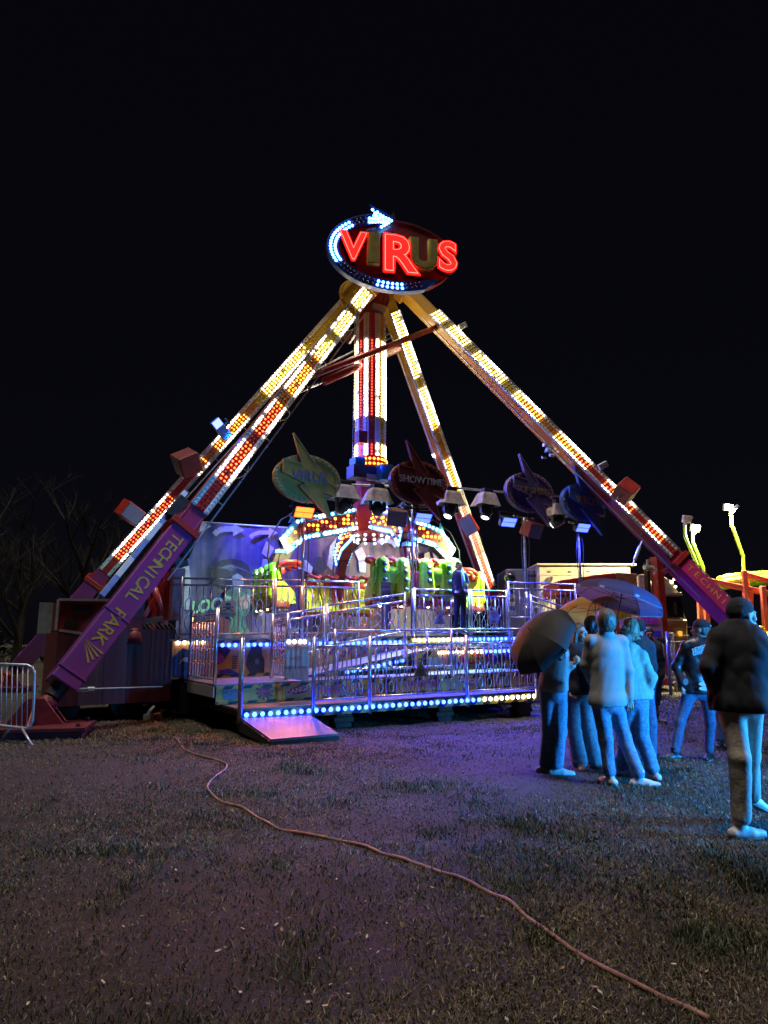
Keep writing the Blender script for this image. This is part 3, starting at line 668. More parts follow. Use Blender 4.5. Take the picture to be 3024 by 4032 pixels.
def build_arm(dr, label, vis, single):
    tn = Z.cross(dr)
    P = lambda r, z, t=0.0: PC + dr * r + Z * z + tn * t
    mb = MB(); mb.prism([P(r, z, -.15) for r, z in inset(ARM, .04)], tn, .30)
    arm = mb.build('arm', [M_red], pend, bevel=.01); tag(arm, label)
    for sg in (-1, 1):
        mb = MB(); mb.prism([P(r, z, sg * .152) for r, z in ARM], tn * sg, .03); mb.build('panel_border', [M_cyan], arm)
        inn = inset(ARM, .155)
        mb = MB(); mb.prism([P(r, z, sg * .183) for r, z in inn], tn * sg, .012); mb.build('panel_field', [M_pred], arm)
        st = MB(); k = 0
        for (r, z) in along(inset(ARM, .07), .128):
            off = rng.random() < .18; p = P(r, z, sg * .182)
            if sg in vis and single: put_bulb(bm_off if off else (bm_c if rng.random() < .6 else bm_w), p, tn * sg, arm)
            else: st.dome(p, tn * sg, .040, 6, 2, 1, 2 if off else 0)
        r = .5
        while r < 2.75:
            zz = 3.9; row = 0
            while zz < 5.5:
                if in_poly(r, zz, inset(inn, .045)):
                    off = rng.random() < .38; p = P(r, zz, sg * .195)
                    if sg in vis and single: put_bulb(bm_offr if off else bm_a, p, tn * sg, arm)
                    else: st.dome(p, tn * sg, .036, 6, 2, 1, 3 if off else 1)
                zz += .118
            r += .132
        if st.v: tag(st.build('panel_bulbs', [BC, BA, M_off_b, M_off_r], arm, smooth=True), None, None, None, 'stuff')
    # lower arm, fin, hose clamp and hose
    mb = MB(); mb.bar(P(2.48, 4.28), P(2.92, 3.05), .26, .30, dr); 
    for q in (-.09, -.03, .03, .09): mb.bar(P(2.66, 4.1, q), P(2.84, 3.6, q), .016, .33, dr)
    mb.build('lower_arm', [mat('arm_purple', (.20, .05, .24), .4, 0, .2, 5) if vis == (1,) and False else M_dred], arm, bevel=.01)
    MB().box(P(2.80, 3.62), (dr, tn, Z), (.24, .17, .02)).build('clamp_plate', [mat('clamp_blue', (.05, .25, .5), .4)], arm); MB().box(P(2.70, 4.05), (dr, tn, Z), (.2, .15, .05)).build('clamp_plate', [mat('clamp_blue', (.05, .25, .5), .4)], arm)
    mb = MB(); mb.tube([P(1.6, 5.2, .1), P(2.2, 5.3, .1), P(2.75, 4.95, .1), P(3.05, 4.4, .1), P(3.10, 3.9, .1), P(3.0, 3.4, .1)], .022, 6); mb.build('hose', [M_rubber], arm, smooth=True)
    mb = MB(); mb.prism([P(2.30, 4.95, -.02), P(2.36, 5.22, -.02), P(2.5, 4.9, -.02)], tn, .04); mb.build('fin', [M_cyan], arm)
    # seat unit, four seats facing inwards
    for k, t in enumerate((-.90, -.33, .33, .90)):
        back = MB()
        # tapered back shell: a profile in (height, half width, depth)
        prof = [(2.58, .13, 3.02, 3.20), (2.75, .20, 2.98, 3.30), (3.0, .20, 3.0, 3.28), (3.3, .17, 3.04, 3.26), (3.55, .165, 3.06, 3.26), (3.63, .12, 3.1, 3.22)]
        n0 = len(back.v)
        for (z, hw, r0, r1) in prof:
            for (r, tt) in ((r0, -hw), (r1 - .05, -hw), (r1, -hw + .06), (r1, hw - .06), (r1 - .05, hw), (r0, hw)): back.v.append(tuple(P(r, z, t + tt)))
        for i in range(len(prof) - 1):
            for j in range(6):
                a = n0 + i * 6 + j; b = n0 + i * 6 + (j + 1) % 6; back.f.append((a, b, b + 6, a + 6)); back.m.append(0)
        back.f.append(tuple(n0 + j for j in range(6))); back.m.append(0); back.f.append(tuple(n0 + (len(prof) - 1) * 6 + j for j in range(6))); back.m.append(0)
        sb = back.build('seat_back', [M_fib], pend, smooth=True, bevel=.012)
        for q, z in enumerate((3.47, 3.30, 3.08, 2.84)):
            c = P(3.262 if z > 3.2 else 3.285, z, t + .03); link('bulb_ring', seat_ring, sb, c, dr.to_track_quat('Z', 'Y')); put_bulb(seat_on if (q == 0 and k in (1, 2)) else seat_off, c + dr * .018, dr, sb, 'seat_bulb')
        # inner shell, cushion, restraint
        sh = MB(); prof = [(2.5, 2.62), (2.62, 2.55), (2.72, 2.72), (2.80, 2.90), (3.45, 2.97), (3.5, 3.05)]
        for (z0, r0), (z1, r1) in zip(prof[:-1], prof[1:]): sh.quad([P(r0, z0, t - .255), P(r0, z0, t + .255), P(r1, z1, t + .255), P(r1, z1, t - .255)])
        for sg in (-1, 1): sh.prism([P(2.55, 2.55, t + sg * .25), P(2.58, 2.85, t + sg * .25), P(2.95, 3.2, t + sg * .25), P(3.05, 3.45, t + sg * .25), P(3.05, 2.5, t + sg * .25)], tn * -sg, .03)
        sh.build('seat_shell', [M_seat], sb, smooth=False)
        rs = MB()
        for sg in (-1, 1): rs.tube([P(3.05, 3.48, t + sg * .12), P(2.98, 3.60, t + sg * .14), P(2.80, 3.67, t + sg * .16), P(2.55, 3.68, t + sg * .16), P(2.38, 3.62, t + sg * .12)], .055, 8)
        rs.tube([P(2.38, 3.62, t - .12), P(2.34, 3.58, t), P(2.38, 3.62, t + .12)], .055, 8); rs.build('restraint', [M_sred], sb, smooth=True)
        rbox(P(2.90, 3.42, t), (dr, tn, Z), (.06, .16, .10), M_sred, 'head_pad', sb, .03)
        hb_ = MB(); hb_.tube([P(3.08, 3.50, t + .18), P(3.02, 3.70, t + .18)], .03, 6); hb_.build('pivot', [M_black], sb)
    for t0, t1 in ((-1.15, -.17), (.17, 1.15)):
        rbox(P(3.15, 3.19, (t0 + t1) / 2), (dr, tn, Z), (.07, (t1 - t0) / 2, .21), M_fib, 'back_panel', pend, .03)
        mb = MB(); ov = []
        pts = [(t0, 3.05), (t1, 3.05), (t1, 2.72)]
        for i in range(9): a = math.pi * i / 8; pts.append(((t0 + t1) / 2 + math.cos(a) * (t1 - t0) * .30, 2.66 + .17 * math.sin(a)))
        pts.append((t0, 2.72)); mb.prism([P(3.05, z, t) for t, z in pts], dr, .10); mb.build('skirt', [M_fib], pend, bevel=.01)
        rbox(P(2.95, 2.52, (t0 + t1) / 2), (dr, tn, Z), (.24, (t1 - t0) / 2 + .06, .10), M_or, 'underside', pend, .05)
        mb = MB(); mb.bar(P(2.75, 2.40, t0), P(2.75, 2.40, t1), .06, .05); mb.build('foot_rail', [M_red], pend)
        for t in (t0 + .2, t1 - .2):
            mb = MB(); mb.dome(P(3.12, 2.44, t), dr - Z * .7, .045, 8, 2, 1); mb.build('courtesy_lamp', [lamp_mat('lit_courtesy_lamp', (1.0, .85, .45), 5)], pend, smooth=True)
    rbox(P(2.95, 3.0), (dr, tn, Z), (.16, .20, .32), M_red, 'hanger', arm, .02)
GA = R(22.5); GU = Vector((math.cos(GA), math.sin(GA), 0)); GV = Vector((-math.sin(GA), math.cos(GA), 0))
build_arm(-GV, 'near arm, seen almost end on', (1,), False)
build_arm(-GU, 'left arm with red panel edged in light blue bulbs', (1, ) if (Z.cross(-U)).dot(-V) > 0 else (-1,), True)
build_arm(GU, 'right arm with red panel edged in light blue bulbs', (1,) if (Z.cross(U)).dot(-V) > 0 else (-1,), True)
build_arm(GV, 'far arm seen behind the boss', (1,), False)
# ------------------------------------------------------------------ stepped platform, posters, bulbs
TILT = .016
def L2(a, b, z): return L(a, b, z + TILT * a)
def poster(name, cols, scale=1.6, rough=.45, warp=1.2):
    if name in MATS: return MATS[name]
    m = mat(name, (.5, .5, .5), rough, 0, .1, 5); nt = m.node_tree; b = nt.nodes['Principled BSDF']
    tc = nt.nodes.new('ShaderNodeTexCoord'); nz = nt.nodes.new('ShaderNodeTexNoise'); nz.inputs['Scale'].default_value = scale; nz.inputs['Detail'].default_value = 3; nz.inputs['Distortion'].default_value = warp
    nt.links.new(tc.outputs['Object'], nz.inputs['Vector']); cr = nt.nodes.new('ShaderNodeValToRGB'); e = cr.color_ramp.elements
    while len(e) < len(cols): e.new(.5)
    for i, (el, c) in enumerate(zip(e, cols)): el.position = .30 + .40 * i / (len(cols) - 1); el.color = (*c, 1)
    nt.links.new(nz.outputs['Fac'], cr.inputs['Fac']); nt.links.new(cr.outputs['Color'], b.inputs['Base Color']); return m
def hazard_mat():
    m = mat('hazard_stripes', (.5, .5, .5), .45, 0, .1, 5); nt = m.node_tree; b = nt.nodes['Principled BSDF']
    ge = nt.nodes.new('ShaderNodeNewGeometry'); dp = nt.nodes.new('ShaderNodeVectorMath'); dp.operation = 'DOT_PRODUCT'; dp.inputs[1].default_value = (U.x, U.y, -1.0)
    nt.links.new(ge.outputs['Position'], dp.inputs[0])
    mu = nt.nodes.new('ShaderNodeMath'); mu.operation = 'MULTIPLY'; mu.inputs[1].default_value = 1 / .36; nt.links.new(dp.outputs['Value'], mu.inputs[0])
    fr = nt.nodes.new('ShaderNodeMath'); fr.operation = 'FRACT'; nt.links.new(mu.outputs[0], fr.inputs[0])
    gt = nt.nodes.new('ShaderNodeMath'); gt.operation = 'GREATER_THAN'; gt.inputs[1].default_value = .52; nt.links.new(fr.outputs[0], gt.inputs[0])
    mx = nt.nodes.new('ShaderNodeMix'); mx.data_type = 'RGBA'; mx.inputs['A'].default_value = (.50, .36, .06, 1); mx.inputs['B'].default_value = (.02, .02, .025, 1)
    nt.links.new(gt.outputs[0], mx.inputs['Factor']); nt.links.new(mx.outputs['Result'], b.inputs['Base Color']); return m
M_haz = hazard_mat()
def plate_mat():
    m = mat('chequer_plate', (.17, .155, .17), .38, .6, .25, 3); nt = m.node_tree; b = nt.nodes['Principled BSDF']
    tc = nt.nodes.new('ShaderNodeTexCoord'); mp = nt.nodes.new('ShaderNodeMapping'); mp.inputs['Rotation'].default_value = (0, 0, ANG + R(45)); nt.links.new(tc.outputs['Object'], mp.inputs['Vector'])
    bk = nt.nodes.new('ShaderNodeTexBrick'); bk.inputs['Scale'].default_value = 11; bk.inputs['Mortar Size'].default_value = .035; bk.inputs['Color1'].default_value = (1, 1, 1, 1); bk.inputs['Color2'].default_value = (.8, .8, .8, 1); bk.inputs['Mortar'].default_value = (0, 0, 0, 1)
    nt.links.new(mp.outputs['Vector'], bk.inputs['Vector']); bp = nt.nodes.new('ShaderNodeBump'); bp.inputs['Strength'].default_value = .7; bp.inputs['Distance'].default_value = .02
    nt.links.new(bk.outputs['Color'], bp.inputs['Height']); nt.links.new(bp.outputs['Normal'], b.inputs['Normal']); return m
M_plate = plate_mat()
M_rp = poster('poster_warm', [(.62, .12, .10), (.78, .50, .08), (.42, .50, .16), (.80, .56, .12), (.68, .20, .28)], 1.3)
M_rp2 = poster('poster_orange', [(.58, .10, .22), (.80, .36, .10), (.82, .60, .12), (.66, .18, .30)], .9)
plat = thing('ride_platform', L(3, 3, 0), 'stepped aluminium ride platform with rows of blue and white bulbs on its edges', 'ride platform')
def lbox(name, a0, a1, b0, b1, z0, z1, m, par=plat, bev=0.0, tilt=True):
    mb = MB(); f = L2 if tilt else L
    c = [f(a, b, z) for a in (a0, a1) for b in (b0, b1) for z in (z0, z1)]
    mb.v = [tuple(p) for p in c]
    for q in ((0, 1, 3, 2), (4, 6, 7, 5), (0, 4, 5, 1), (2, 3, 7, 6), (0, 2, 6, 4), (1, 5, 7, 3)): mb.f.append(q); mb.m.append(0)
    return mb.build(name, [m], par, bevel=bev)
# decks laid from separate plates
for i, (a0, a1) in enumerate(((0, 1.28), (1.285, 2.40), (2.405, 4.69), (4.695, 6.52))): lbox('lower_deck_plate', a0, a1, .0, 1.02, .385, .425, M_plate)
for i in range(5): lbox('middle_deck_plate', -.15 + 1.5 * i, 1.345 + 1.5 * i, 1.0, 3.35, .745, .785, M_plate)
for i in range(9): lbox('upper_deck_plate', -.5 + 1.5 * i, .995 + 1.5 * i, 3.22, 9.9, 1.56, 1.60, M_plate)
# faces of the steps
lbox('front_fascia', 0, 6.5, -.02, .02, .23, .383, M_haz)
r1 = lbox('lower_riser', -.12, 7.25, 1.0, 1.03, .43, .74, M_rp)
lbox('hazard_edge', -.12, 7.25, .985, .998, .69, .75, M_haz); lbox('hazard_edge', -.12, 7.25, .985, .998, .43, .475, M_haz)
r2 = lbox('upper_riser', -.5, 5.3, 3.30, 3.33, .79, 1.555, M_rp2)
lbox('hazard_edge', -.5, 5.3, 3.285, 3.298, .79, .86, M_haz); lbox('hazard_edge', .35, 5.3, 3.285, 3.298, 1.50, 1.56, M_haz)
r3 = lbox('right_riser', 5.25, 8.9, 2.58, 2.61, .79, 1.26, poster('poster_yellow', [(.80, .62, .08), (.84, .68, .10), (.70, .55, .14), (.60, .12, .16), (.15, .12, .42)], .55))
lbox('right_step_plate', 5.25, 8.9, 2.55, 3.3, 1.265, 1.30, M_plate); lbox('right_upper_riser', 5.3, 12.2, 3.30, 3.33, 1.30, 1.555, poster('poster_green', [(.30, .42, .08), (.45, .40, .10), (.4, .12, .12)], .8))
lbox('hazard_edge', 5.25, 8.9, 2.565, 2.578, .79, .85, M_haz)
# inner ramp up to the upper deck
mb = MB()
for (b0, b1, m_) in ((2.0, 3.25, 0),):
    A = [(1.9, .80), (4.9, 1.28), (5.25, 1.28)]
    for (a0, z0), (a1, z1) in zip(A[:-1], A[1:]):
        mb.prism([L2(a0, b0, z0), L2(a1, b0, z1), L2(a1, b0, z1 - .07), L2(a0, b0, z0 - .07)], V, b1 - b0)
mb.build('inner_ramp', [M_plate], plat)
mb = MB(); mb.prism([L2(2.2, 1.985, .80), L2(4.9, 1.985, 1.24), L2(5.25, 1.985, 1.24), L2(5.25, 1.985, 1.12), L2(4.9, 1.985, 1.12), L2(2.6, 1.985, .79)], -V, .012); mb.build('ramp_fascia', [M_haz], plat)
# dark frame below the decks; dark sheets stand in for the shade behind it
for a in (.1, 1.3, 2.5, 3.7, 4.9, 6.3): 
    mb = MB(); mb.bar(L2(a, .15, .33), L2(a, 3.2, .33), .08, .1); mb.bar(L2(a, 1.15, .33), L2(a, 1.15, .74), .06, .06); mb.build('underframe_beam', [M_dark], plat)
lbox('under_deck_shade', -.3, 7.2, 3.0, 3.04, .12, .74, M_dark)
lbox('under_deck_shade', -.5, 12.5, 3.6, 3.64, .10, 1.5, M_dark)
lbox('left_end_panel', -.16, -.13, 1.05, 3.2, .55, .745, M_galv)
# entrance plate down to the grass
p = [L2(0.02, -.02, .26), L2(1.25, -.02, .24), onz(1333, 2896, .075), onz(1066, 2919, .075)]
mb = MB(); mb.prism(p, Z, .03); mb.build('entrance_ramp', [mat('ramp_plate', (.5, .42, .40), .3, .8, .2, 3) if False else M_plate], plat)
mb = MB(); mb.prism([p[3] + Z * -.0, p[2], p[2] - Z * .075, p[3] - Z * .075], -V, .02); mb.prism([p[0], p[3], p[3] - Z * .07, p[0] - Z * .2], -U, .02); mb.build('ramp_edge', [M_dark], plat)
# bulbs on the edges
eb = bulb_mesh('edge_bulb', .040, BB, 10, 3); ew = bulb_mesh('edge_bulb', .040, lamp_mat('lit_edge_white', (1, .84, .58), 4), 10, 3)
def bulb_row(a0, a1, b, z, step, white, z1=None):
    n = int((a1 - a0) / step); 
    for i in range(n + 1):
        a = a0 + (a1 - a0) * i / n; zz = z if z1 is None else z + (z1 - z) * i / n
        w = any(x0 <= a <= x1 for x0, x1 in white)
        put_bulb(ew if w else eb, L2(a, b, zz), -V, plat, 'edge_bulb')
bulb_row(.12, 6.32, -.02, .325, .138, [(4.93, 9)])
bulb_row(-.32, .20, 3.282, 1.53, .13, [(-9, 9)])
bulb_row(.62, 5.15, 3.282, 1.46, .138, [])
bulb_row(5.42, 8.8, 3.282, 1.50, .138, [(5.3, 7.05)])
bulb_row(5.32, 8.75, 2.56, 1.20, .138, [(5.4, 7.0)])
bulb_row(2.95, 4.3, 1.97, .86, .14, [], 1.06)
# ---- prints on the panels
def dpoly(pts, b, m, par, name='print', lift=.006, th=.003):
    mb = MB(); mb.prism([onb(x, y, b - lift) for x, y in pts], -V, th); return mb.build(name, [m], par)
def dell(cx, cy, rx, ry, b, m, par, name='print', lift=.006, rot=0.0, n=28):
    return dpoly([(cx + rx * math.cos(t) * math.cos(rot) - ry * math.sin(t) * math.sin(rot), cy + rx * math.cos(t) * math.sin(rot) + ry * math.sin(t) * math.cos(rot)) for t in [2 * math.pi * i / n for i in range(n)]], b, m, par, name, lift)
def dtext(s, cx, cy, hpx, b, m, par, lift=.012, bold=.0, sx=1.0, rot=0.0, name='lettering', shear=0.0):
    c = onb(cx, cy, b - lift); k = (c.y * math.cos(PITCH)) / FPX
    r = U * math.cos(rot) + Z * math.sin(rot); u = Z * math.cos(rot) - U * math.sin(rot)
    return text(s, hpx * k * 1.4, c, r, u, 0, m, name, par, .003, bold, sx, shear=shear)
I_red = mat('print_red', (.50, .03, .05), .5, 0, .1, 9); I_white = mat('print_white', (.70, .68, .66), .5, 0, .1, 9); I_blk = mat('print_black', (.02, .02, .025), .5, 0, .2, 9)
I_blue = mat('print_blue', (.04, .05, .42), .5, 0, .1, 9); I_yel = mat('print_yellow', (.62, .50, .08), .5, 0, .12, 9); I_pink = mat('print_pink', (.52, .16, .32), .5, 0, .2, 9); I_grn = mat('print_green', (.16, .42, .26), .5, 0, .15, 9)
def virus(cx, cy, r, b, par, core=I_pink):
    v = dell(cx, cy, r * .72, r * .72, b, core, par, 'virus_print')
    for k in range(11):
        a = 2 * math.pi * k / 11; mb = MB(); c = onb(cx + math.cos(a) * r * .95, cy + math.sin(a) * r * .95, b - .012); mb.prism(ellipse_pts(c, U, Z, .022, .022, 8), -V, .003)
        mb.bar(onb(cx + math.cos(a) * r * .6, cy + math.sin(a) * r * .6, b - .012), c, .012, .004, V); mb.build('spike_print', [mat('print_plum', (.30, .05, .14), .5)], v)
    for k in range(5): dell(cx + rng.uniform(-.4, .4) * r, cy + rng.uniform(-.4, .4) * r, r * .13, r * .13, b, mat('print_plum', (.3, .05, .14), .5), v, 'spot_print', .012, n=10)
def danger(cx, cy, w, h, b, par, rot):
    d0 = dell(cx, cy, w, h, b, I_white, par, 'danger_print', .006, -rot); dell(cx, cy, w * .95, h * .86, b, I_red, d0, 'danger_field', .010, -rot); dtext('DANGER', cx, cy, h * 1.05, b, I_white, d0, .016, .004, 1.05, rot)
def skull(cx, cy, r, b, par, ring=True, col_=I_blk, bg=I_yel):
    s0 = dell(cx, cy, r * 1.25, r * 1.2, b, col_, par, 'skull_print', .006) if ring else None
    if ring: dell(cx, cy, r * 1.15, r * 1.1, b, bg, s0, 'skull_ring', .009)
    q = s0 or par
    for sg in (-1, 1):
        dpoly([(cx - r * .85, cy + sg * r * .35 + r * .35), (cx - r * .80, cy + sg * r * .35 + r * .55), (cx + r * .85, cy - sg * r * .35 + r * .55), (cx + r * .9, cy - sg * r * .35 + r * .35)], b, col_, q, 'bone_print', .012 + .003 * (sg + 1))
        for e in (-1, 1): dell(cx + e * r * .88, cy + r * .45 - e * sg * r * .35 * -1 * -1, r * .14, r * .16, b, col_, q, 'bone_end', .020, n=10)
    h = dell(cx, cy - r * .28, r * .55, r * .52, b, col_, q, 'cranium_print', .022); dpoly([(cx - r * .3, cy), (cx + r * .3, cy), (cx + r * .26, cy + r * .42), (cx - r * .26, cy + r * .42)], b, col_, q, 'jaw_print', .021)
    for e in (-1, 1): dell(cx + e * r * .22, cy - r * .18, r * .15, r * .14, b, bg, q, 'eye_print', .026, n=10)
    dpoly([(cx, cy - r * .02), (cx + r * .08, cy + r * .14), (cx - r * .08, cy + r * .14)], b, bg, q, 'nose_print', .026)
def virus_logo(cx, cy, w, h, b, par, rot):
    l0 = dell(cx, cy, w, h, b, I_blue, par, 'logo_print', .006, -rot); dell(cx, cy, w * .93, h * .86, b, I_white, l0, 'logo_white', .009, -rot); dell(cx + w * .06, cy, w * .84, h * .78, b, I_red, l0, 'logo_field', .012, -rot); dtext('VIRUS', cx + w * .08, cy, h * .95, b, I_yel, l0, .018, .006, .95, rot)
# lower riser, left to right
virus(1043, 2722, 33, 1.0, r1); danger(1180, 2716, 52, 19, 1.0, r1, R(11)); virus(1318, 2706, 24, 1.0, r1, mat('print_rose', (.45, .10, .12), .5)); virus_logo(1400, 2704, 55, 30, 1.0, r1, R(5)); skull(1527, 2697, 26, 1.0, r1)
for (x, y) in ((1620, 2690), (1640, 2680), (1660, 2695), (1690, 2685), (1710, 2694), (1725, 2680)): dell(x, y, 14, 12, 1.0, I_pink, r1, 'cell_print'); dell(x, y, 9, 7, 1.0, mat('print_plum', (.3, .05, .14), .5), r1, 'cell_core', .010, n=12)
danger(1845, 2680, 42, 17, 1.0, r1, R(-9))
for (x, c) in ((1925, I_blk), (1955, I_pink), (1995, I_grn)): dell(x, 2677, 16, 20, 1.0, c, r1, 'creature_print')
virus(2080, 2665, 22, 1.0, r1)
dpoly([(872, 2705), (935, 2702), (940, 2745), (905, 2760), (880, 2750)], 1.0, mat('print_sky', (.12, .25, .45), .5, 0, .4, 9), r1)
# upper riser: dark hooded figure, mask and coils
dpoly([(990, 2548), (1008, 2535), (1030, 2545), (1032, 2580), (1042, 2600), (1040, 2650), (985, 2652), (968, 2620), (975, 2580)], 3.3, mat('print_dark', (.035, .03, .05), .5, 0, .4, 9), r2, 'figure_print', .012)
dell(1003, 2600, 20, 26, 3.3, I_blk, r2, 'mask_print', .018); dell(1012, 2605, 8, 12, 3.3, mat('print_slate', (.12, .12, .2), .4), r2, 'visor_print', .024)
for k in range(6): dell(925 - k * .6, 2585 + 9 * k, 12, 4, 3.3, mat('print_umber', (.16, .07, .04), .5), r2, 'coil_print', .012, n=14)
dpoly([(852, 2545), (895, 2548), (908, 2560), (890, 2590), (870, 2612), (852, 2618)], 3.3, mat('print_dark', (.035, .03, .05), .5), r2, 'creature_print', .012); dell(866, 2592, 16, 20, 3.3, mat('print_magenta', (.35, .06, .22), .5), r2, 'eye_print', .018)
dpoly([(862, 2640), (900, 2632), (940, 2650), (940, 2660), (862, 2662)], 3.3, I_blue, r2, 'cloth_print', .012)
dpoly([(678, 2590), (720, 2552), (745, 2560), (742, 2668), (676, 2670)], 3.3, mat('print_navy', (.03, .06, .22), .5, 0, .3, 5), r2, 'wave_print', .012); dpoly([(700, 2618), (722, 2590), (742, 2588), (742, 2610), (720, 2602)], 3.3, I_white, r2, 'crest_print', .018)
for k in range(16): x = 1265 + 17 * k; dell(x, 2560 + (k * 37 % 50) - 12, 10 + k % 4, 9, 3.3, I_pink if k % 3 else mat('print_plum', (.3, .05, .14), .5), r2, 'cell_print', .012, n=14); dell(x, 2560 + (k * 37 % 50) - 12, 5, 5, 3.3, I_red, r2, 'cell_core', .018, n=10)
dpoly([(1385, 2542), (1440, 2540), (1435, 2600), (1390, 2605)], 3.3, mat('print_flesh', (.45, .22, .18), .5, 0, .3, 9), r2, 'body_print', .015)
# right riser: emblem, doctor in white, blue glove, logo
skull(1657, 2585, 22, 2.58, r3)
dpoly([(1688, 2558), (1730, 2552), (1735, 2600), (1750, 2625), (1680, 2630), (1685, 2600)], 2.58, mat('print_ice', (.45, .58, .66), .5, 0, .2, 9), r3, 'coat_print', .012); dell(1712, 2590, 6, 6, 2.58, I_grn, r3, 'badge_print', .018, n=12)
dpoly([(1765, 2562), (1770, 2548), (1776, 2565), (1781, 2550), (1786, 2566), (1792, 2555), (1790, 2605), (1782, 2622), (1768, 2612)], 2.58, mat('print_azure', (.05, .25, .60), .5), r3, 'glove_print', .012)
virus_logo(1862, 2592, 70, 33, 2.58, r3, R(1))
for k in range(7): dell(1930 + 18 * k, 2590 + (k * 23 % 30) - 14, 12, 16, 2.58, (I_red, I_blue, mat('print_dark', (.035, .03, .05), .5))[k % 3], r3, 'print', .010 + .003 * (k % 3))

# ------------------------------------------------------------------ railings
def fence(name, A, B, z0, z1, za, n, label, group, pattern=1, double=False, posts=(True, True), pz0=None, pz1=None, m=M_chrome, rail=.022, orn=True, tilt=True, zB=0.0, post_w=.06):
    """railing from plan point A=(a,b) to B; z0 bottom rail, z1 top rail; zB = extra height at the B end"""
    f = L2 if tilt else L
    P = lambda t, z: f(A[0] + (B[0] - A[0]) * t, A[1] + (B[1] - A[1]) * t, z + zB * t)
    th = thing(name, P(.5, z0), label, 'railing', group)
    dirv = (P(1, 0) - P(0, 0)); ln = Vector((dirv.x, dirv.y, 0)).length; hd = Vector((dirv.x, dirv.y, 0)).normalized()
    for z, nm in ((z1, 'top_rail'), (z0, 'bottom_rail')) + (((za, 'middle_rail'),) if double else ()):
        MB().tube([P(0, z), P(1, z)], rail, 8).build(nm, [m], th, smooth=True)
    ztop = za if double else z1
    for k, pst in enumerate(posts):
        if pst:
            t = (0, 1)[k]; MB().tube([P(t, pz0 if pz0 is not None else z0 - .12), P(t, pz1 if pz1 is not None else z1 + .03)], post_w / 2, 10).build('post', [m], th, smooth=True)
    h = ztop - z0
    for i in range(1, n):
        t = i / n
        if orn and i % 2 == pattern % 2:
            w = ln / n * .42
            zs = [1, .74, .66, .50, .40, .30, .16, .08, 0] if pattern < 2 else [1, .60, .52, .38, .30, .22, .12, .06, 0]
            xs = [0, 0, 1, 1, 0, 1, 1, 0, 0]
            # the two strands cross in the middle
            for sg in (-1, 1):
                pts = [P(t, z0 + h * z) + hd * (x * w * sg * (1 if j < 4 else -1)) for j, (z, x) in enumerate(zip(zs, xs))]
                MB().tube(pts, .012, 5).build('ornament', [m], th, smooth=True)
        else: MB().tube([P(t, z0), P(t, ztop)], .015, 6).build('bar', [m], th, smooth=True)
    return th, P
G1 = 'chrome railings along the ride platform'
fence('railing', (-.30, 3.28), (1.72, 3.28), 1.70, 2.87, 2.73, 13, 'upper chrome railing with the INFECTED plate, left of the green seats', G1, double=True, pz0=1.55)
fence('railing', (1.78, 3.28), (3.86, 3.28), 1.70, 2.89, 2.75, 14, 'upper chrome railing in front of the yellow seats, ending at the SORTIE sign', G1, double=True, posts=(True, True), pz0=1.55)
fence('railing', (5.42, 3.28), (7.06, 3.28), 1.68, 2.75, 2.60, 12, 'upper chrome railing carrying the triangular biohazard plate', G1, double=True, pz0=1.55)
fence('railing', (7.14, 3.28), (8.30, 3.28), 1.68, 2.76, 2.61, 9, 'upper chrome railing carrying the six-sided white plate', G1, double=True, pz0=1.55)
fence('railing', (8.15, 3.0), (10.5, 3.0), 2.05, 2.97, 2.80, 13, 'tallest chrome railing behind the black umbrella', G1, double=True, pz0=1.3)
fence('railing', (8.56, 2.6), (11.2, 2.6), 1.72, 2.60, 2.45, 14, 'sloping chrome railing going down to the right behind the black umbrella', G1, double=True, zB=-.68, pz0=1.2)
fence('railing', (1.27, 2.0), (2.40, 2.0), 1.17, 2.04, 1.90, 6, 'short sloping railing at the foot of the inner ramp', G1, double=True, zB=.18, pz0=.8)
fence('railing', (2.46, 1.95), (4.36, 1.95), 1.42, 2.26, 2.10, 11, 'sloping chrome railing beside the inner ramp below the yellow seats', G1, double=True, zB=.28, pz0=.85)
FK = dict(pz0=.20, pz1=1.60, post_w=.075)
fence('railing', (1.34, .0), (2.36, .0), .50, 1.43, 1.30, 11, 'front railing panel next to the entrance plate', G1, pattern=2, posts=(True, False), **FK)
fence('railing', (2.46, .0), (4.64, .0), .50, 1.43, 1.30, 19, 'wide front railing panel carrying the dark biohazard triangle', G1, pattern=2, posts=(True, True), **FK)
fence('railing', (4.76, .0), (6.40, .0), .50, 1.43, 1.30, 15, 'front railing panel behind the black umbrella, at the right end of the lower deck', G1, pattern=2, posts=(False, True), **FK)
fence('railing', (5.3, 2.52), (8.7, 2.52), 1.36, 1.75, 1.5, 4, 'low plain handrail over the right-hand step', G1, orn=False, pz0=.8, tilt=True)
fence('railing', (2.3, 1.2), (5.1, 1.2), .95, 1.72, 1.5, 3, 'plain handrail standing on the middle deck', G1, orn=False, pz0=.78)
fence('railing', (11.3, 2.6), (14.6, 2.2), .55, 1.55, 1.4, 16, 'railing by the entrance ramp behind the waiting people', G1, pattern=2, pz0=.1, tilt=False)
fence('railing', (12.9, 2.0), (14.2, 2.9), .40, 1.80, 1.6, 6, 'railing end post beside the small sign reading Entrée', G1, pattern=2, pz0=.1, tilt=False, post_w=.10)
ps = thing('entrance_post', L(0.0, 0, .2), 'single shiny post at the left front corner of the platform by the entrance plate', 'post')
MB().tube([L2(0, -.03, .21), L2(0, -.03, 1.60)], .042, 12).build('post', [M_chrome], ps, smooth=True)
mb = MB(); mb.dome(L2(0, -.03, 1.60), Z, .042, 12, 3); mb.build('cap', [M_black], ps, smooth=True)
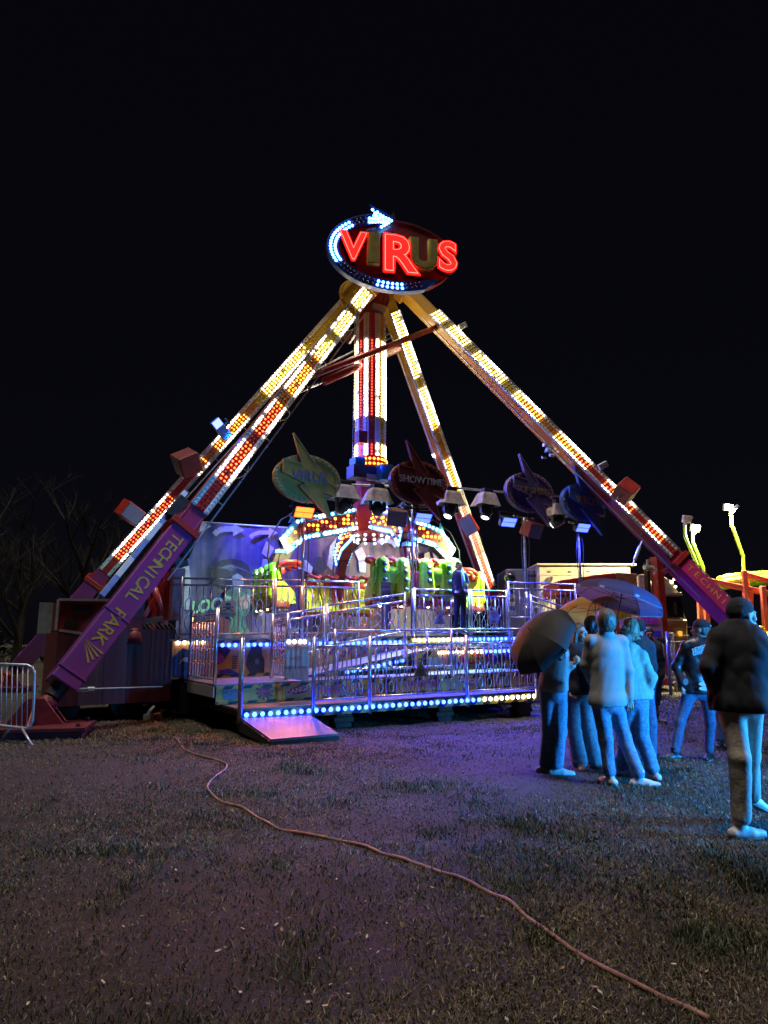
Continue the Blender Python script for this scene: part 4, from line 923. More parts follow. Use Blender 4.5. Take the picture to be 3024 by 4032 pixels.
# gates of upright rods with orange rings
def gate(A, B, z0, z1, label):
    P = lambda t, z: L2(A[0] + (B[0] - A[0]) * t, A[1] + (B[1] - A[1]) * t, z)
    th = thing('gate', P(.5, z0), label, 'gate', 'folding gates on the platform')
    for t, e in ((0, .10), (1, .14)): MB().tube([P(t, z0 - .08), P(t, z1 + e)], .035, 10).build('post', [M_chrome], th, smooth=True)
    for z in (z0, z1 - .12, z1): MB().tube([P(0, z), P(1, z)], .018, 8).build('rail', [M_chrome], th, smooth=True)
    mo = mat('orange_ring', (.62, .16, .05), .35, 0, .2, 9, coat=.4)
    for i in range(1, 9):
        t = i / 9; MB().tube([P(t, z0), P(t, z1 - .12)], .016, 8).build('rod', [M_chrome], th, smooth=True)
        for f in (.28, .47, .56, .74) if i % 2 else (.24, .5, .78):
            z = z0 + (z1 - .12 - z0) * f; MB().tube([P(t, z - .03), P(t, z), P(t, z + .03)], [.012, .03, .012], 8).build('ring', [mo], th, smooth=True)
gate((-.12, 1.15), (-.12, 3.05), .86, 2.05, 'left gate of rods with orange rings at the edge of the middle deck')
gate((1.42, 1.55), (1.62, 3.0), .86, 1.98, 'right gate of rods with orange rings next to the board reading Suivez nous')
# small plates hung on the railings
def plate_sign(name, pts, b, m, label, writing, cat='sign', extra=None):
    c = onb(sum(p[0] for p in pts) / len(pts), sum(p[1] for p in pts) / len(pts), b); th = thing(name, c, label, cat)
    mb = MB(); mb.prism([onb(x, y, b) for x, y in pts], -V, .012); mb.build('board', [m], th)
    for s, cx, cy, h, mm in writing: dtext(s, cx, cy, h, b - .012, mm, th, .006, .0, 1.0)
    if extra: extra(th)
    return th
M_tan = mat('sign_tan', (.34, .27, .17), .5, 0, .15, 9); M_brd = mat('board_pinkish', (.40, .20, .16), .35, .3, .25, 2)
plate_sign('warning_plate', [(872, 2366), (929, 2366), (927, 2428), (870, 2428)], 3.24, M_tan, 'square tan plate with skull and crossbones reading INFECTED', [('INFECTED', 899, 2418, 10, I_blk)], extra=lambda th: skull(899, 2389, 20, 3.228, th, False, I_blk, M_tan))
board = plate_sign('poster_board', [(1122, 2516), (1216, 2513), (1214, 2684), (1118, 2668)], .93, M_brd, 'tall pinkish metal board reading Suivez nous between gate and post', [('Suivez nous !', 1168, 2626, 16, I_blk), ('?', 1165, 2550, 34, mat('faded_print', (.30, .12, .10), .4))])
dpoly([(1140, 2588), (1172, 2588), (1172, 2580), (1190, 2592), (1172, 2604), (1172, 2597), (1140, 2597)], .918, mat('faded_print', (.30, .12, .10), .4), board, 'arrow_print', .006)
for x in (1138, 1160, 1183, 1200): 
    c = onb(x, 2527, .91); mb = MB(); mb.dome(c, -V, .035, 10, 3, .6); mb.build('board_lamp', [lamp_mat('lit_board_lamp', (1, .97, .92), 6)], board, smooth=True)
plate_sign('exit_sign', [(1500, 2292), (1538, 2292), (1538, 2484), (1503, 2484)], 2.6, mat('exit_board', (.20, .08, .16), .5, 0, .3, 6), 'narrow upright board reading SORTIE with an arrow to the left', [('SORTIE', 1519, 2304, 9, I_pink)], extra=lambda th: (dpoly([(1502, 2320), (1512, 2312), (1512, 2318), (1536, 2318), (1536, 2322), (1512, 2322), (1512, 2328)], 2.588, I_pink, th, 'arrow_print', .006), [dpoly([(1506, y), (1532, y), (1532, y + 8), (1506, y + 8)], 2.588, I_blue, th, 'text_block', .006) for y in (2342, 2354, 2368, 2384, 2402)]))
def biohaz(cx, cy, r, b, par, m=I_blk):
    for k in range(3):
        a = R(-90 + 120 * k); x = cx + math.cos(a) * r * .42; y = cy + math.sin(a) * r * .42
        mb = MB(); o = [onb(x + r * .5 * math.cos(t), y + r * .5 * math.sin(t), b - .008) for t in [2 * math.pi * i / 18 for i in range(18)]]; q = [onb(x + r * .36 * math.cos(t), y + r * .36 * math.sin(t), b - .008) for t in [2 * math.pi * i / 18 for i in range(18)]]
        g = int((math.degrees(a) % 360) / 20)
        for i in range(18):
            if (i - g) % 18 in (0, 17): continue
            mb.prism([o[i], o[(i + 1) % 18], q[(i + 1) % 18], q[i]], -V, .003)
        mb.build('symbol_print', [m], par)
    dell(cx, cy, r * .16, r * .16, b, m, par, 'symbol_dot', .012, n=12)
plate_sign('biohazard_plate', [(1655, 2601), (1683, 2662), (1627, 2662)], -.05, mat('dark_tan', (.20, .15, .09), .5, 0, .2, 9), 'dark triangular biohazard plate on the front railing', [], extra=lambda th: biohaz(1655, 2642, 14, -.06, th))
plate_sign('biohazard_plate', [(1730, 2408), (1757, 2459), (1705, 2457)], 3.22, mat('pale_plate', (.40, .40, .34), .45, 0, .15, 9), 'pale triangular plate reading VIRUS DETECTED on the upper railing', [('VIRUS', 1732, 2444, 6, I_blk), ('DETECTED', 1732, 2453, 6, I_blk)], extra=lambda th: biohaz(1732, 2430, 9, 3.208, th))
plate_sign('hexagon_plate', [(1932, 2405), (1957, 2405), (1968, 2430), (1957, 2456), (1932, 2456), (1922, 2430)], 3.22, mat('pale_plate', (.40, .40, .34), .45), 'pale six-sided plate reading STOP THE VIRUS on the upper railing', [('STOP THE', 1945, 2412, 6, I_blk), ('VIRUS', 1945, 2448, 7, I_blk)], extra=lambda th: biohaz(1945, 2430, 8, 3.208, th))
p = onb(2612, 2520, 2.2); th = thing('entrance_sign', p, 'small greenish sign reading Entrée beside the man in the cap', 'sign')
mb = MB(); mb.prism([onb(x, y, 2.2) for x, y in ((2582, 2512), (2638, 2510), (2638, 2537), (2584, 2538))], -V, .02); mb.build('board', [mat('sign_green', (.20, .26, .10), .5, 0, .2, 9)], th); dtext('Entrée', 2611, 2524, 15, 2.18, mat('print_navy2', (.03, .04, .14), .5), th, .006, .006)
# blocks under the platform
for i, (px, py) in enumerate(((1323, 2827), (1755, 2803), (2080, 2784), (1010, 2850))):
    a, b = ab(onz(px, py)); b = .28 + (0 if i < 3 else .3); a_ = (2.0, 4.2, 6.2, .35)[i]; th = thing('support_blocks', L(a_, b, 0), ('wooden block stack under the lower deck near the entrance plate', 'wooden block stack under the middle of the lower deck', 'wooden block stack under the right end of the lower deck', 'wooden block stack under the left corner of the lower deck')[i], 'blocks', 'blocks under the platform')
    for k in range(3):
        mb = MB(); w = .20 if k % 2 else .16; mb.box(L(a_ + .01 * k, b, .05 + .095 * k), (U, V, Z), (w, .14, .045)); mb.build('block', [mat('block_wood', (.20, .09, .06), .7, 0, .3, 12)], th, bevel=.008)

# ------------------------------------------------------------------ painted canvas behind the seats
canv = thing('painted_backdrop', L(5, 10.2, 1.6), 'large painted canvas backdrop behind the seats with arrows and a wild-haired figure', 'backdrop')
na, nz_ = 90, 30; vv = []
for i in range(na + 1):
    for j in range(nz_ + 1):
        a = 1.15 + 10.0 * i / na; z = 1.55 + (5.22 - 1.55) * j / nz_
        dd = .035 * math.sin(a * 4.1 + .6 * math.sin(z * 1.3)) * (.4 + .6 * j / nz_) + .015 * math.sin(a * 11 + z)
        vv.append(tuple(L2(a, 10.2 + dd, z)))
mb = MB(); mb.v = vv
for i in range(na):
    for j in range(nz_): k = i * (nz_ + 1) + j; mb.f.append((k, k + nz_ + 1, k + nz_ + 2, k + 1)); mb.m.append(0)
def canvas_mat():
    m = mat('painted_canvas', (.5, .5, .5), .8, 0, .1, 5); nt = m.node_tree; b = nt.nodes['Principled BSDF']
    ge = nt.nodes.new('ShaderNodeNewGeometry'); dp = nt.nodes.new('ShaderNodeVectorMath'); dp.operation = 'DOT_PRODUCT'; dp.inputs[1].default_value = U; nt.links.new(ge.outputs['Position'], dp.inputs[0])
    o = O0.dot(U); mr = nt.nodes.new('ShaderNodeMapRange'); mr.inputs['From Min'].default_value = o + 1.2; mr.inputs['From Max'].default_value = o + 11; nt.links.new(dp.outputs['Value'], mr.inputs['Value'])
    tc = nt.nodes.new('ShaderNodeTexCoord'); mp = nt.nodes.new('ShaderNodeMapping'); mp.inputs['Scale'].default_value = (3.2, 3.2, .25); nt.links.new(tc.outputs['Object'], mp.inputs['Vector'])
    n1 = nt.nodes.new('ShaderNodeTexNoise'); n1.inputs['Scale'].default_value = 1.4; n1.inputs['Detail'].default_value = 5; nt.links.new(mp.outputs['Vector'], n1.inputs['Vector'])
    n2 = nt.nodes.new('ShaderNodeTexNoise'); n2.inputs['Scale'].default_value = 2.2; n2.inputs['Detail'].default_value = 8; nt.links.new(tc.outputs['Object'], n2.inputs['Vector'])
    r1_ = nt.nodes.new('ShaderNodeValToRGB'); e = r1_.color_ramp.elements
    for _ in range(2): e.new(.5)
    for el, (p_, c) in zip(e, ((0, (.10, .11, .36)), (.25, (.15, .11, .28)), (.55, (.22, .13, .15)), (1, (.07, .06, .12)))): el.position = p_; el.color = (*c, 1)
    r2_ = nt.nodes.new('ShaderNodeValToRGB'); e = r2_.color_ramp.elements; e[0].position = .42; e[0].color = (.40, .45, .75, 1); e[1].position = .58; e[1].color = (1.0, .85, .8, 1)
    r3_ = nt.nodes.new('ShaderNodeValToRGB'); e = r3_.color_ramp.elements; e[0].position = .3; e[0].color = (.5, .5, .55, 1); e[1].position = .7; e[1].color = (1.15, 1.1, 1.1, 1)
    nt.links.new(mr.outputs['Result'], r1_.inputs['Fac']); nt.links.new(n1.outputs['Fac'], r2_.inputs['Fac']); nt.links.new(n2.outputs['Fac'], r3_.inputs['Fac'])
    m1 = nt.nodes.new('ShaderNodeMix'); m1.data_type = 'RGBA'; m1.blend_type = 'MULTIPLY'; m1.inputs['Factor'].default_value = .9; m2 = nt.nodes.new('ShaderNodeMix'); m2.data_type = 'RGBA'; m2.blend_type = 'MULTIPLY'; m2.inputs['Factor'].default_value = .8
    nt.links.new(r1_.outputs['Color'], m1.inputs['A']); nt.links.new(r2_.outputs['Color'], m1.inputs['B']); nt.links.new(m1.outputs['Result'], m2.inputs['A']); nt.links.new(r3_.outputs['Color'], m2.inputs['B']); nt.links.new(m2.outputs['Result'], b.inputs['Base Color']); return m
mb.build('canvas', [canvas_mat()], canv, smooth=True)
MB().tube([L2(1.15, 10.2, 5.24), L2(11.15, 10.2, 5.24)], .03, 8).build('top_pipe', [M_galv], canv, smooth=True)
CB = 10.12
I_lil = mat('paint_lilac', (.34, .32, .55), .7, 0, .2, 6); I_mau = mat('paint_mauve', (.50, .32, .46), .7, 0, .2, 6); I_hair = mat('paint_hair', (.03, .03, .06), .7, 0, .5, 14); I_face = mat('paint_face', (.22, .32, .36), .7, 0, .3, 8); I_body = mat('paint_sea_green', (.07, .20, .14), .7, 0, .4, 7); I_let = mat('paint_letter_green', (.24, .52, .38), .7, 0, .2, 7); I_skin = mat('paint_ochre', (.36, .28, .20), .7, 0, .35, 7); I_dk = mat('paint_dark_red', (.16, .03, .03), .7, 0, .4, 6)
def curved_arrow(pts, w, head, m):
    """band along pts (px) with a head"""
    mb = MB()
    for (x0, y0), (x1, y1) in zip(pts[:-1], pts[1:]):
        d = Vector((x1 - x0, y1 - y0)).normalized(); n = Vector((-d.y, d.x)) * w
        mb.prism([onb(x0 + n.x, y0 + n.y, CB), onb(x1 + n.x, y1 + n.y, CB), onb(x1 - n.x, y1 - n.y, CB), onb(x0 - n.x, y0 - n.y, CB)], -V, .004)
    mb.prism([onb(x, y, CB - .006) for x, y in head], -V, .004); mb.build('painted_arrow', [m], canv)
curved_arrow([(843, 2105), (858, 2090), (880, 2083), (918, 2082)], 11, [(918, 2060), (963, 2087), (917, 2112)], I_lil)
curved_arrow([(985, 2116), (1000, 2103), (1020, 2097), (1058, 2096)], 8, [(1058, 2076), (1094, 2098), (1057, 2118)], I_mau)
curved_arrow([(770, 2080), (778, 2076), (785, 2074)], 9, [(785, 2048), (833, 2072), (785, 2096)], I_lil)
curved_arrow([(1560, 2152), (1545, 2135), (1525, 2128), (1504, 2126)], 8, [(1504, 2112), (1468, 2124), (1504, 2146)], I_lil)
for pts, m in (([(1049, 2130), (1080, 2160), (1058, 2200), (1030, 2178)], I_mau), ([(1035, 2200), (1062, 2204), (1056, 2240), (1030, 2236)], I_lil), ([(1030, 2242), (1058, 2244), (1054, 2300), (1028, 2330)], I_blue), ([(1396, 2172), (1425, 2152), (1448, 2205), (1412, 2208)], I_mau), ([(1412, 2212), (1442, 2208), (1440, 2255), (1415, 2252)], I_lil)): dpoly(pts, 10.2, m, canv, 'painted_arrow', .10)
# wild-haired figure: spikes, face, shoulders, arm
hair = [(985, 2300), (991, 2265), (979, 2228), (950, 2206), (905, 2198), (868, 2207), (842, 2222), (820, 2240), (842, 2238), (813, 2263), (838, 2258), (814, 2286), (842, 2279), (828, 2306), (856, 2297), (882, 2318), (918, 2322), (960, 2318)]
dpoly(hair, 10.2, I_hair, canv, 'painted_hair', .10)
for k in range(8):
    x, y = 900 + 9 * k, 2216 + 3.5 * abs(k - 3); dpoly([(x + 22, y + 26), (x - 12, y + 6), (x - 46 + 3 * k, y + 10), (x - 10, y + 13)], 10.2, mat('paint_highlight', (.16, .16, .25), .7), canv, 'painted_strand', .106)
dpoly([(914, 2268), (935, 2258), (956, 2270), (960, 2296), (948, 2320), (925, 2324), (916, 2300)], 10.2, I_face, canv, 'painted_face', .112)
dpoly([(890, 2330), (915, 2312), (985, 2320), (1002, 2340), (985, 2362), (985, 2400), (960, 2440), (985, 2490), (900, 2490), (910, 2440), (880, 2400), (882, 2350)], 10.2, I_body, canv, 'painted_body', .106)
dpoly([(940, 2360), (970, 2335), (988, 2352), (980, 2395), (950, 2400)], 10.2, I_skin, canv, 'painted_chest', .112); dpoly([(985, 2360), (1008, 2355), (1040, 2410), (1030, 2425), (995, 2395)], 10.2, I_skin, canv, 'painted_arm', .112)
dpoly([(715, 2232), (745, 2228), (752, 2300), (745, 2400), (725, 2400), (720, 2310)], 10.2, I_lil, canv, 'painted_sleeve', .10)
dpoly([(860, 2425), (900, 2440), (950, 2490), (860, 2490), (780, 2470), (820, 2430)], 10.2, I_dk, canv, 'painted_mount', .104)
dtext('LOOP', 825, 2385, 46, 10.1, I_let, canv, .02, .02, .95, R(10), shear=.3)
# winged and veiled figures further right
for pts, m in (([(1160, 2210), (1205, 2205), (1232, 2235), (1225, 2260), (1185, 2240), (1160, 2245)], mat('paint_wing', (.46, .44, .52), .7, 0, .3, 8)), ([(1236, 2215), (1255, 2190), (1278, 2200), (1290, 2235), (1268, 2260), (1238, 2255)], I_hair), ([(1288, 2225), (1300, 2150), (1330, 2110), (1322, 2180), (1305, 2245)], mat('paint_wing', (.46, .44, .52), .7)), ([(1672, 2180), (1690, 2172), (1696, 2215), (1680, 2235), (1668, 2215)], mat('paint_bone', (.46, .42, .34), .7)), ([(1700, 2165), (1735, 2150), (1752, 2230), (1720, 2240)], I_lil)): dpoly(pts, 10.2, m, canv, 'painted_figure', .10)

# ------------------------------------------------------------------ trailer and lifting gear at the left
tr = thing('ride_trailer', L(-1.6, 4, 0), 'dark red transport trailer with stained streaked side behind the purple leg', 'trailer')
M_tr = mat('trailer_side', (.12, .012, .016), .5, 0, .35, 1.2, stretch=(4, 4, .35), c2=(.16, .05, .07))
for i in range(5):
    a0 = -2.62 + .44 * i; lbox('side_panel', a0, a0 + .432, 3.28 + .015 * (i % 2), 3.31 + .015 * (i % 2), .36, 1.80, (M_tr, mat('trailer_pale', (.13, .07, .10), .55, 0, .4, 1.5, stretch=(5, 5, .4)), M_tr, mat('trailer_deep', (.08, .008, .012), .5, 0, .3, 2), mat('trailer_deep', (.15, .012, .02), .5))[i], tr)
lbox('body', -2.62, -.42, 3.34, 6.5, .38, 1.78, M_dred, tr)
bx = lbox('cabinet', -2.62, -1.0, 3.5, 5.5, 1.80, 2.38, mat('cabinet_red', (.24, .025, .02), .45, 0, .3, 2), tr); 
lbox('vent', -2.35, -2.0, 3.475, 3.50, 2.12, 2.30, M_black, tr); lbox('vent', -2.5, -2.25, 3.475, 3.50, 1.86, 2.0, M_black, tr)
for a0, b0, a1, b1 in ((-2.64, 2.40, -1.0, 2.40),): MB().bar(L2(a0, 3.47, b0), L2(a1, 3.47, b1), .05).build('cabinet_edge', [M_galv], tr)
MB().bar(L2(-2.64, 3.47, 1.8), L2(-2.64, 3.47, 2.4), .05).build('cabinet_edge', [M_galv], tr)
lbox('rear_door', -2.95, -2.70, 3.9, 3.95, 1.75, 2.36, mat('pale_door', (.34, .42, .46), .5, 0, .3, 3), tr)
for x0 in (-2.4, -1.2):
    mb = MB(); mb.tube([L2(x0, 3.6, .34), L2(x0, 4.0, .34)], .32, 16); mb.build('wheel', [M_rubber], tr)
# rails and sockets along the top
MB().bar(L2(-2.6, 3.3, 1.80), L2(-2.1, 3.3, 1.72), .05).build('latch_bar', [M_galv], tr)
tb = MB(); tb.tube([onb(255, 2716, 3.1), onb(640, 2704, 3.1)], .014, 6); tb.build('tie_rod', [M_galv], tr)
tb = MB(); tb.tube([onb(262, 2716, 3.08), onb(290, 2715, 3.08)], .03, 6); tb.bar(onb(290, 2709, 3.08), onb(345, 2708, 3.08), .015); tb.bar(onb(290, 2722, 3.08), onb(345, 2721, 3.08), .015); tb.tube([onb(345, 2715, 3.08), onb(372, 2714, 3.08)], .05, 6); tb.build('tensioner', [M_galv], tr)
lift = thing('lifting_frame', L(-.9, 4.2, 1.8), 'red lattice lifting frame with hoses between the purple leg and the railing', 'machinery')
def bpt(x, y, b): return onb(x, y, b)
for k, ((x0, y0), (x1, y1), w, m) in enumerate((((625, 2275), (600, 2480), .10, M_red), ((655, 2250), (650, 2460), .12, M_red), ((610, 2300), (672, 2440), .09, M_red), ((668, 2265), (560, 2440), .09, M_red), ((560, 2330), (700, 2270), .07, M_red), ((540, 2350), (545, 2470), .09, M_dred), ((520, 2350), (524, 2470), .07, M_dred), ((575, 2320), (600, 2400), .07, M_red))):
    MB().bar(bpt(x0, y0, 4.2 + .12 * (k % 3)), bpt(x1, y1, 4.2 + .12 * (k % 3)), w).build('lattice_bar', [m], lift)
mb = MB(); mb.tube([bpt(608, 2315, 3.9), bpt(645, 2445, 3.9)], .07, 10); mb.build('cylinder', [M_red], lift, smooth=True); mb = MB(); mb.tube([bpt(606, 2300, 3.9), bpt(612, 2330, 3.9)], .04, 8); mb.build('rod', [M_chrome], lift)
mb = MB(); c = bpt(696, 2340, 3.8); mb.box(c, (U, V, Z), (.13, .15, .56)); mb.build('mast_box', [mat('mast_dusky', (.22, .12, .18), .5, 0, .3, 3)], lift, bevel=.02)
mb = MB(); mb.bar(bpt(690, 2150, 3.9), bpt(715, 2235, 3.9), .22, .3); mb.build('pivot_arm', [M_dark], lift, bevel=.02)
mb = MB(); mb.bar(bpt(490, 2462, 3.6), bpt(640, 2435, 3.6), .09, .12); mb.build('cross_beam', [mat('beam_umber', (.14, .07, .03), .5, 0, .2, 5)], lift)
for k in range(7):
    x = 560 + 18 * k; mb = MB(); mb.tube([bpt(x, 2455, 3.5), bpt(x + 22, 2480, 3.4), bpt(x + 30, 2510, 3.4), bpt(x + 8, 2520, 3.4), bpt(x - 5, 2490, 3.45)], .014, 5); mb.build('hose', [M_rubber], lift, smooth=True)
mb = MB(); p = bpt(528, 2512, 3.4); mb.tube([p - Z * .12, p + Z * .10, p + Z * .2], [.20, .16, .05], 10); mb.build('canister', [M_dred], lift, smooth=True)
# drawbar and loose gear lying on the grass
dr_ = thing('drawbar', onz(700, 2810), 'folded steel drawbar with a pale hitch lying on the grass left of the platform', 'drawbar')
a, b = onz(600, 2822, .08), onz(850, 2775, .10)
MB().bar(a, b, .09, .10).build('beam', [mat('beam_umber', (.14, .07, .03), .5)], dr_); MB().bar(a + Vector((.1, .25, .05)), b + Vector((-.2, .2, .1)), .10, .10).build('beam', [M_dark], dr_)
mb = MB(); q = onz(580, 2822, .06); mb.tube([q, q + Vector((.05, 0, .12)), q + Vector((.12, .05, .2))], .035, 6); mb.box(q, (U, V, Z), (.08, .06, .05)); mb.build('hitch', [mat('hitch_pale', (.35, .45, .46), .5)], dr_)
mb = MB(); mb.tube([onz(610, 2800, .1), onz(660, 2783, .2), onz(720, 2785, .16), onz(780, 2778, .1)], .02, 6); mb.tube([onz(640, 2805, .1), onz(700, 2800, .16), onz(760, 2790, .1)], .03, 6); mb.build('hose', [M_rubber], dr_, smooth=True)
# ------------------------------------------------------------------ lamp posts with oval signs, floodlights, moving heads
def spot(name, p, target, colr, power, angle=70, blend=.6, size=.12, parent=None):
    d = bpy.data.lights.new(name, 'SPOT'); d.energy = power; d.color = colr; d.spot_size = R(angle); d.spot_blend = blend; d.shadow_soft_size = size
    o = bpy.data.objects.new(name, d); col.objects.link(o); p = Vector(p); o.location = p - (ORG[parent] if parent else Vector((0, 0, 0)))
    o.rotation_mode = 'QUATERNION'; o.rotation_quaternion = (Vector(target) - p).to_track_quat('-Z', 'Y')
    if parent: o.parent = parent
    return o
POSTS = [(2.39, 3.2, 4.45), (5.32, 3.2, 4.95), (8.92, 3.2, 5.0), (10.92, 3.2, 5.0)]
plab = ['chrome lamp post under the orange floodlight', 'chrome lamp post in front of the near seats, under the SHOWTIME sign', 'chrome lamp post under the purple oval sign', 'chrome lamp post under the blue oval sign, farthest right']
for (a, b, zt), lb_ in zip(POSTS, plab):
    th = thing('lamp_post', L(a, b, 1.6), lb_, 'lamp post', 'lamp posts along the platform')
    MB().tube([L2(a, b, 1.6), L2(a, b, 2.75)], .055, 12).build('lower_tube', [M_chrome], th, smooth=True)
    MB().tube([L2(a, b, 2.75), L(a, b, zt)], .034, 10).build('upper_tube', [M_chrome], th, smooth=True)
    MB().bar(L(a - .35, b, zt - .05), L(a + .35, b, zt - .05), .05).build('cross_bar', [M_galv], th)
    mb = MB(); mb.tube([L(a - .1, b - .05, zt - .1), L(a - .16, b - .05, zt - 1.0), L(a - .10, b - .05, zt - 1.8), L2(a - .07, b - .05, 1.7)], .011, 5); mb.build('cable', [M_rubber], th, smooth=True)
    mb = MB(); mb.tube([L(a + .05, b - .05, zt - .1), L(a + .12, b - .05, zt - .8), L(a + .06, b - .05, zt - 1.7), L2(a + .06, b - .05, 1.7)], .011, 5); mb.build('cable', [M_rubber], th, smooth=True)
pipe = thing('lighting_truss', onb(1800, 1922, 3.5) - Z * .05, 'long horizontal pipe the covered moving lamps hang from', 'truss')
MB().tube([onb(1235, 1905, 3.5), onb(1800, 1922, 3.5), onb(2100, 1948, 3.5), onb(2330, 1960, 3.5)], .03, 8).build('pipe', [M_galv], pipe, smooth=True)
# oval signs
BOLT = [(-.60, 1.42), (.30, .34), (.08, .26), (.98, -.24), (.95, -.52), (.50, -.42), (.80, -1.30), (-.34, -.30), (-.08, -.20), (-.92, .10), (-.92, .52), (-.28, .44)]
def oval(px, py, b, word, cd, cb, ct, label, bulbm, size=.25):
    C_ = onb(px, py, b); th = thing('oval_sign', C_ - Z * .6, label, 'sign', 'oval signs with lightning bolts')
    a_, b_ = .82, .56
    mb = MB(); mb.prism(ellipse_pts(C_, U, Z, a_, b_, 40), V, .14); d_ = mb.build('disc', [cd], th)
    mb = MB(); e1 = ellipse_pts(C_ - V * .002, U, Z, a_ + .01, b_ + .01, 40); e0 = ellipse_pts(C_ - V * .002, U, Z, a_ - .10, b_ - .09, 40)
    for i in range(40): mb.prism([e1[i], e1[(i + 1) % 40], e0[(i + 1) % 40], e0[i]], -V, .015)
    mb.build('rim', [cb], th)
    bm_ = bulb_mesh('bulb', .030, bulbm)
    for i in range(34): p = ellipse_pts(C_ - V * .018, U, Z, a_ - .045, b_ - .04, 34)[i]; put_bulb(bm_, p, -V, th)
    mb = MB(); mb.prism([C_ - V * .02 + U * x * .70 + Z * y * .72 for x, y in BOLT], -V, .09); mb.build('bolt', [cd], th)
    mb = MB(); pts = [C_ - V * .112 + U * x * .70 + Z * y * .72 for x, y in BOLT]
    for i in range(len(pts)): mb.bar(pts[i], pts[(i + 1) % len(pts)], .022, .02, V)
    mb.build('bolt_edge', [cb], th)
    text(word, size, C_ + Z * .02, U, Z, .122, ct, 'lettering', th, .012, .002, 1.0)
    mb = MB(); mb.bar(C_ + V * .1 - Z * .3, C_ + V * .1 - Z * .75, .05); mb.bar(C_ + V * .1 - Z * .66 - U * .4, C_ + V * .1 - Z * .66 + U * .4, .04); mb.build('mount', [M_dark], th)
oval(1212, 1885, 2.95, 'VIRUS', mat('oval_olive', (.46, .25, .03), .45, 0, .2, 4), mat('oval_olive_edge', (.40, .26, .10), .45), mat('oval_text_violet', (.14, .11, .28), .4), 'olive yellow oval sign reading VIRUS, leftmost of the four', M_off_y, .34)
oval(1650, 1900, 2.95, 'SHOWTIME', mat('oval_dark_red', (.13, .02, .025), .45, 0, .2, 4), mat('oval_red_edge', (.30, .07, .05), .45), mat('oval_text_grey', (.34, .36, .48), .4), 'dark red oval sign reading SHOWTIME above the middle post', M_off_r, .25)
oval(2088, 1938, 2.95, 'TOP SPEED', mat('oval_purple', (.12, .085, .26), .45, 0, .2, 4), mat('oval_lilac_edge', (.32, .24, .46), .45), mat('oval_text_gold', (.32, .25, .10), .4), 'purple oval sign reading TOP SPEED with red bulbs round its edge', M_off_r, .24)
oval(2300, 1978, 2.95, 'VIRUS', mat('oval_blue', (.025, .10, .42), .45, 0, .2, 4), mat('oval_blue_edge', (.10, .20, .55), .45), mat('oval_text_gold', (.32, .25, .10), .4), 'blue oval sign reading VIRUS, rightmost of the four', M_off_b, .32)
# floodlights
def flood(px, py, b, colr, emc, power, label, tgt, w=.25, h=.14):
    C_ = onb(px, py, b); th = thing('floodlight', C_, label, 'floodlight', 'floodlights on the posts')
    n = (-V * .8 - Z * .6).normalized(); r = U; u = r.cross(n) * -1
    if u.z < 0: u = -u
    mb = MB(); mb.box(C_ - n * .06, (r, u, n), (w, h, .05)); mb.build('housing', [M_black], th, bevel=.012)
    for sg in (-1, 1):
        mb = MB(); mb.box(C_ + u * sg * h * .48, (r, u, n), (w * .86, h * .40, .006)); mb.build('lens', [lamp_mat('flood_lens_' + label.split()[0], emc, 2.6)], th)
    for k in range(7):
        mb = MB(); mb.box(C_ - n * .14 + r * (k - 3) * w * .28, (r, u, n), (.008, h * .8, .035)); mb.build('cooling_fin', [M_dark], th)
    mb = MB(); mb.bar(C_ - r * (w + .02), C_ - r * (w + .02) + Z * .25 - n * .1, .03, .015); mb.bar(C_ + r * (w + .02), C_ + r * (w + .02) + Z * .25 - n * .1, .03, .015); mb.bar(C_ - r * (w + .02) + Z * .25 - n * .1, C_ + r * (w + .02) + Z * .25 - n * .1, .03, .015); mb.build('yoke', [M_dark], th)
    spot('flood_beam', C_ + n * .05, tgt, colr, power, 125, .9, .12, th)
BL = (.03, .045, 1.0)
flood(1198, 2018, 3.0, (1, .22, .06), (1.0, .07, .006), 420, 'orange lit floodlight on the left post', L(1.6, -.6, 0))
flood(1667, 2041, 3.0, BL, (.03, .05, 1.0), 950, 'blue lit floodlight under the SHOWTIME sign', L(4.6, 1.0, 0))
flood(2005, 2057, 3.0, BL, (.03, .05, 1.0), 950, 'blue lit floodlight under the purple oval sign', L(7.4, 1.0, 0))
flood(2297, 2079, 3.0, BL, (.03, .05, 1.0), 950, 'blue lit floodlight under the blue oval sign', L(10.2, 1.0, 0))
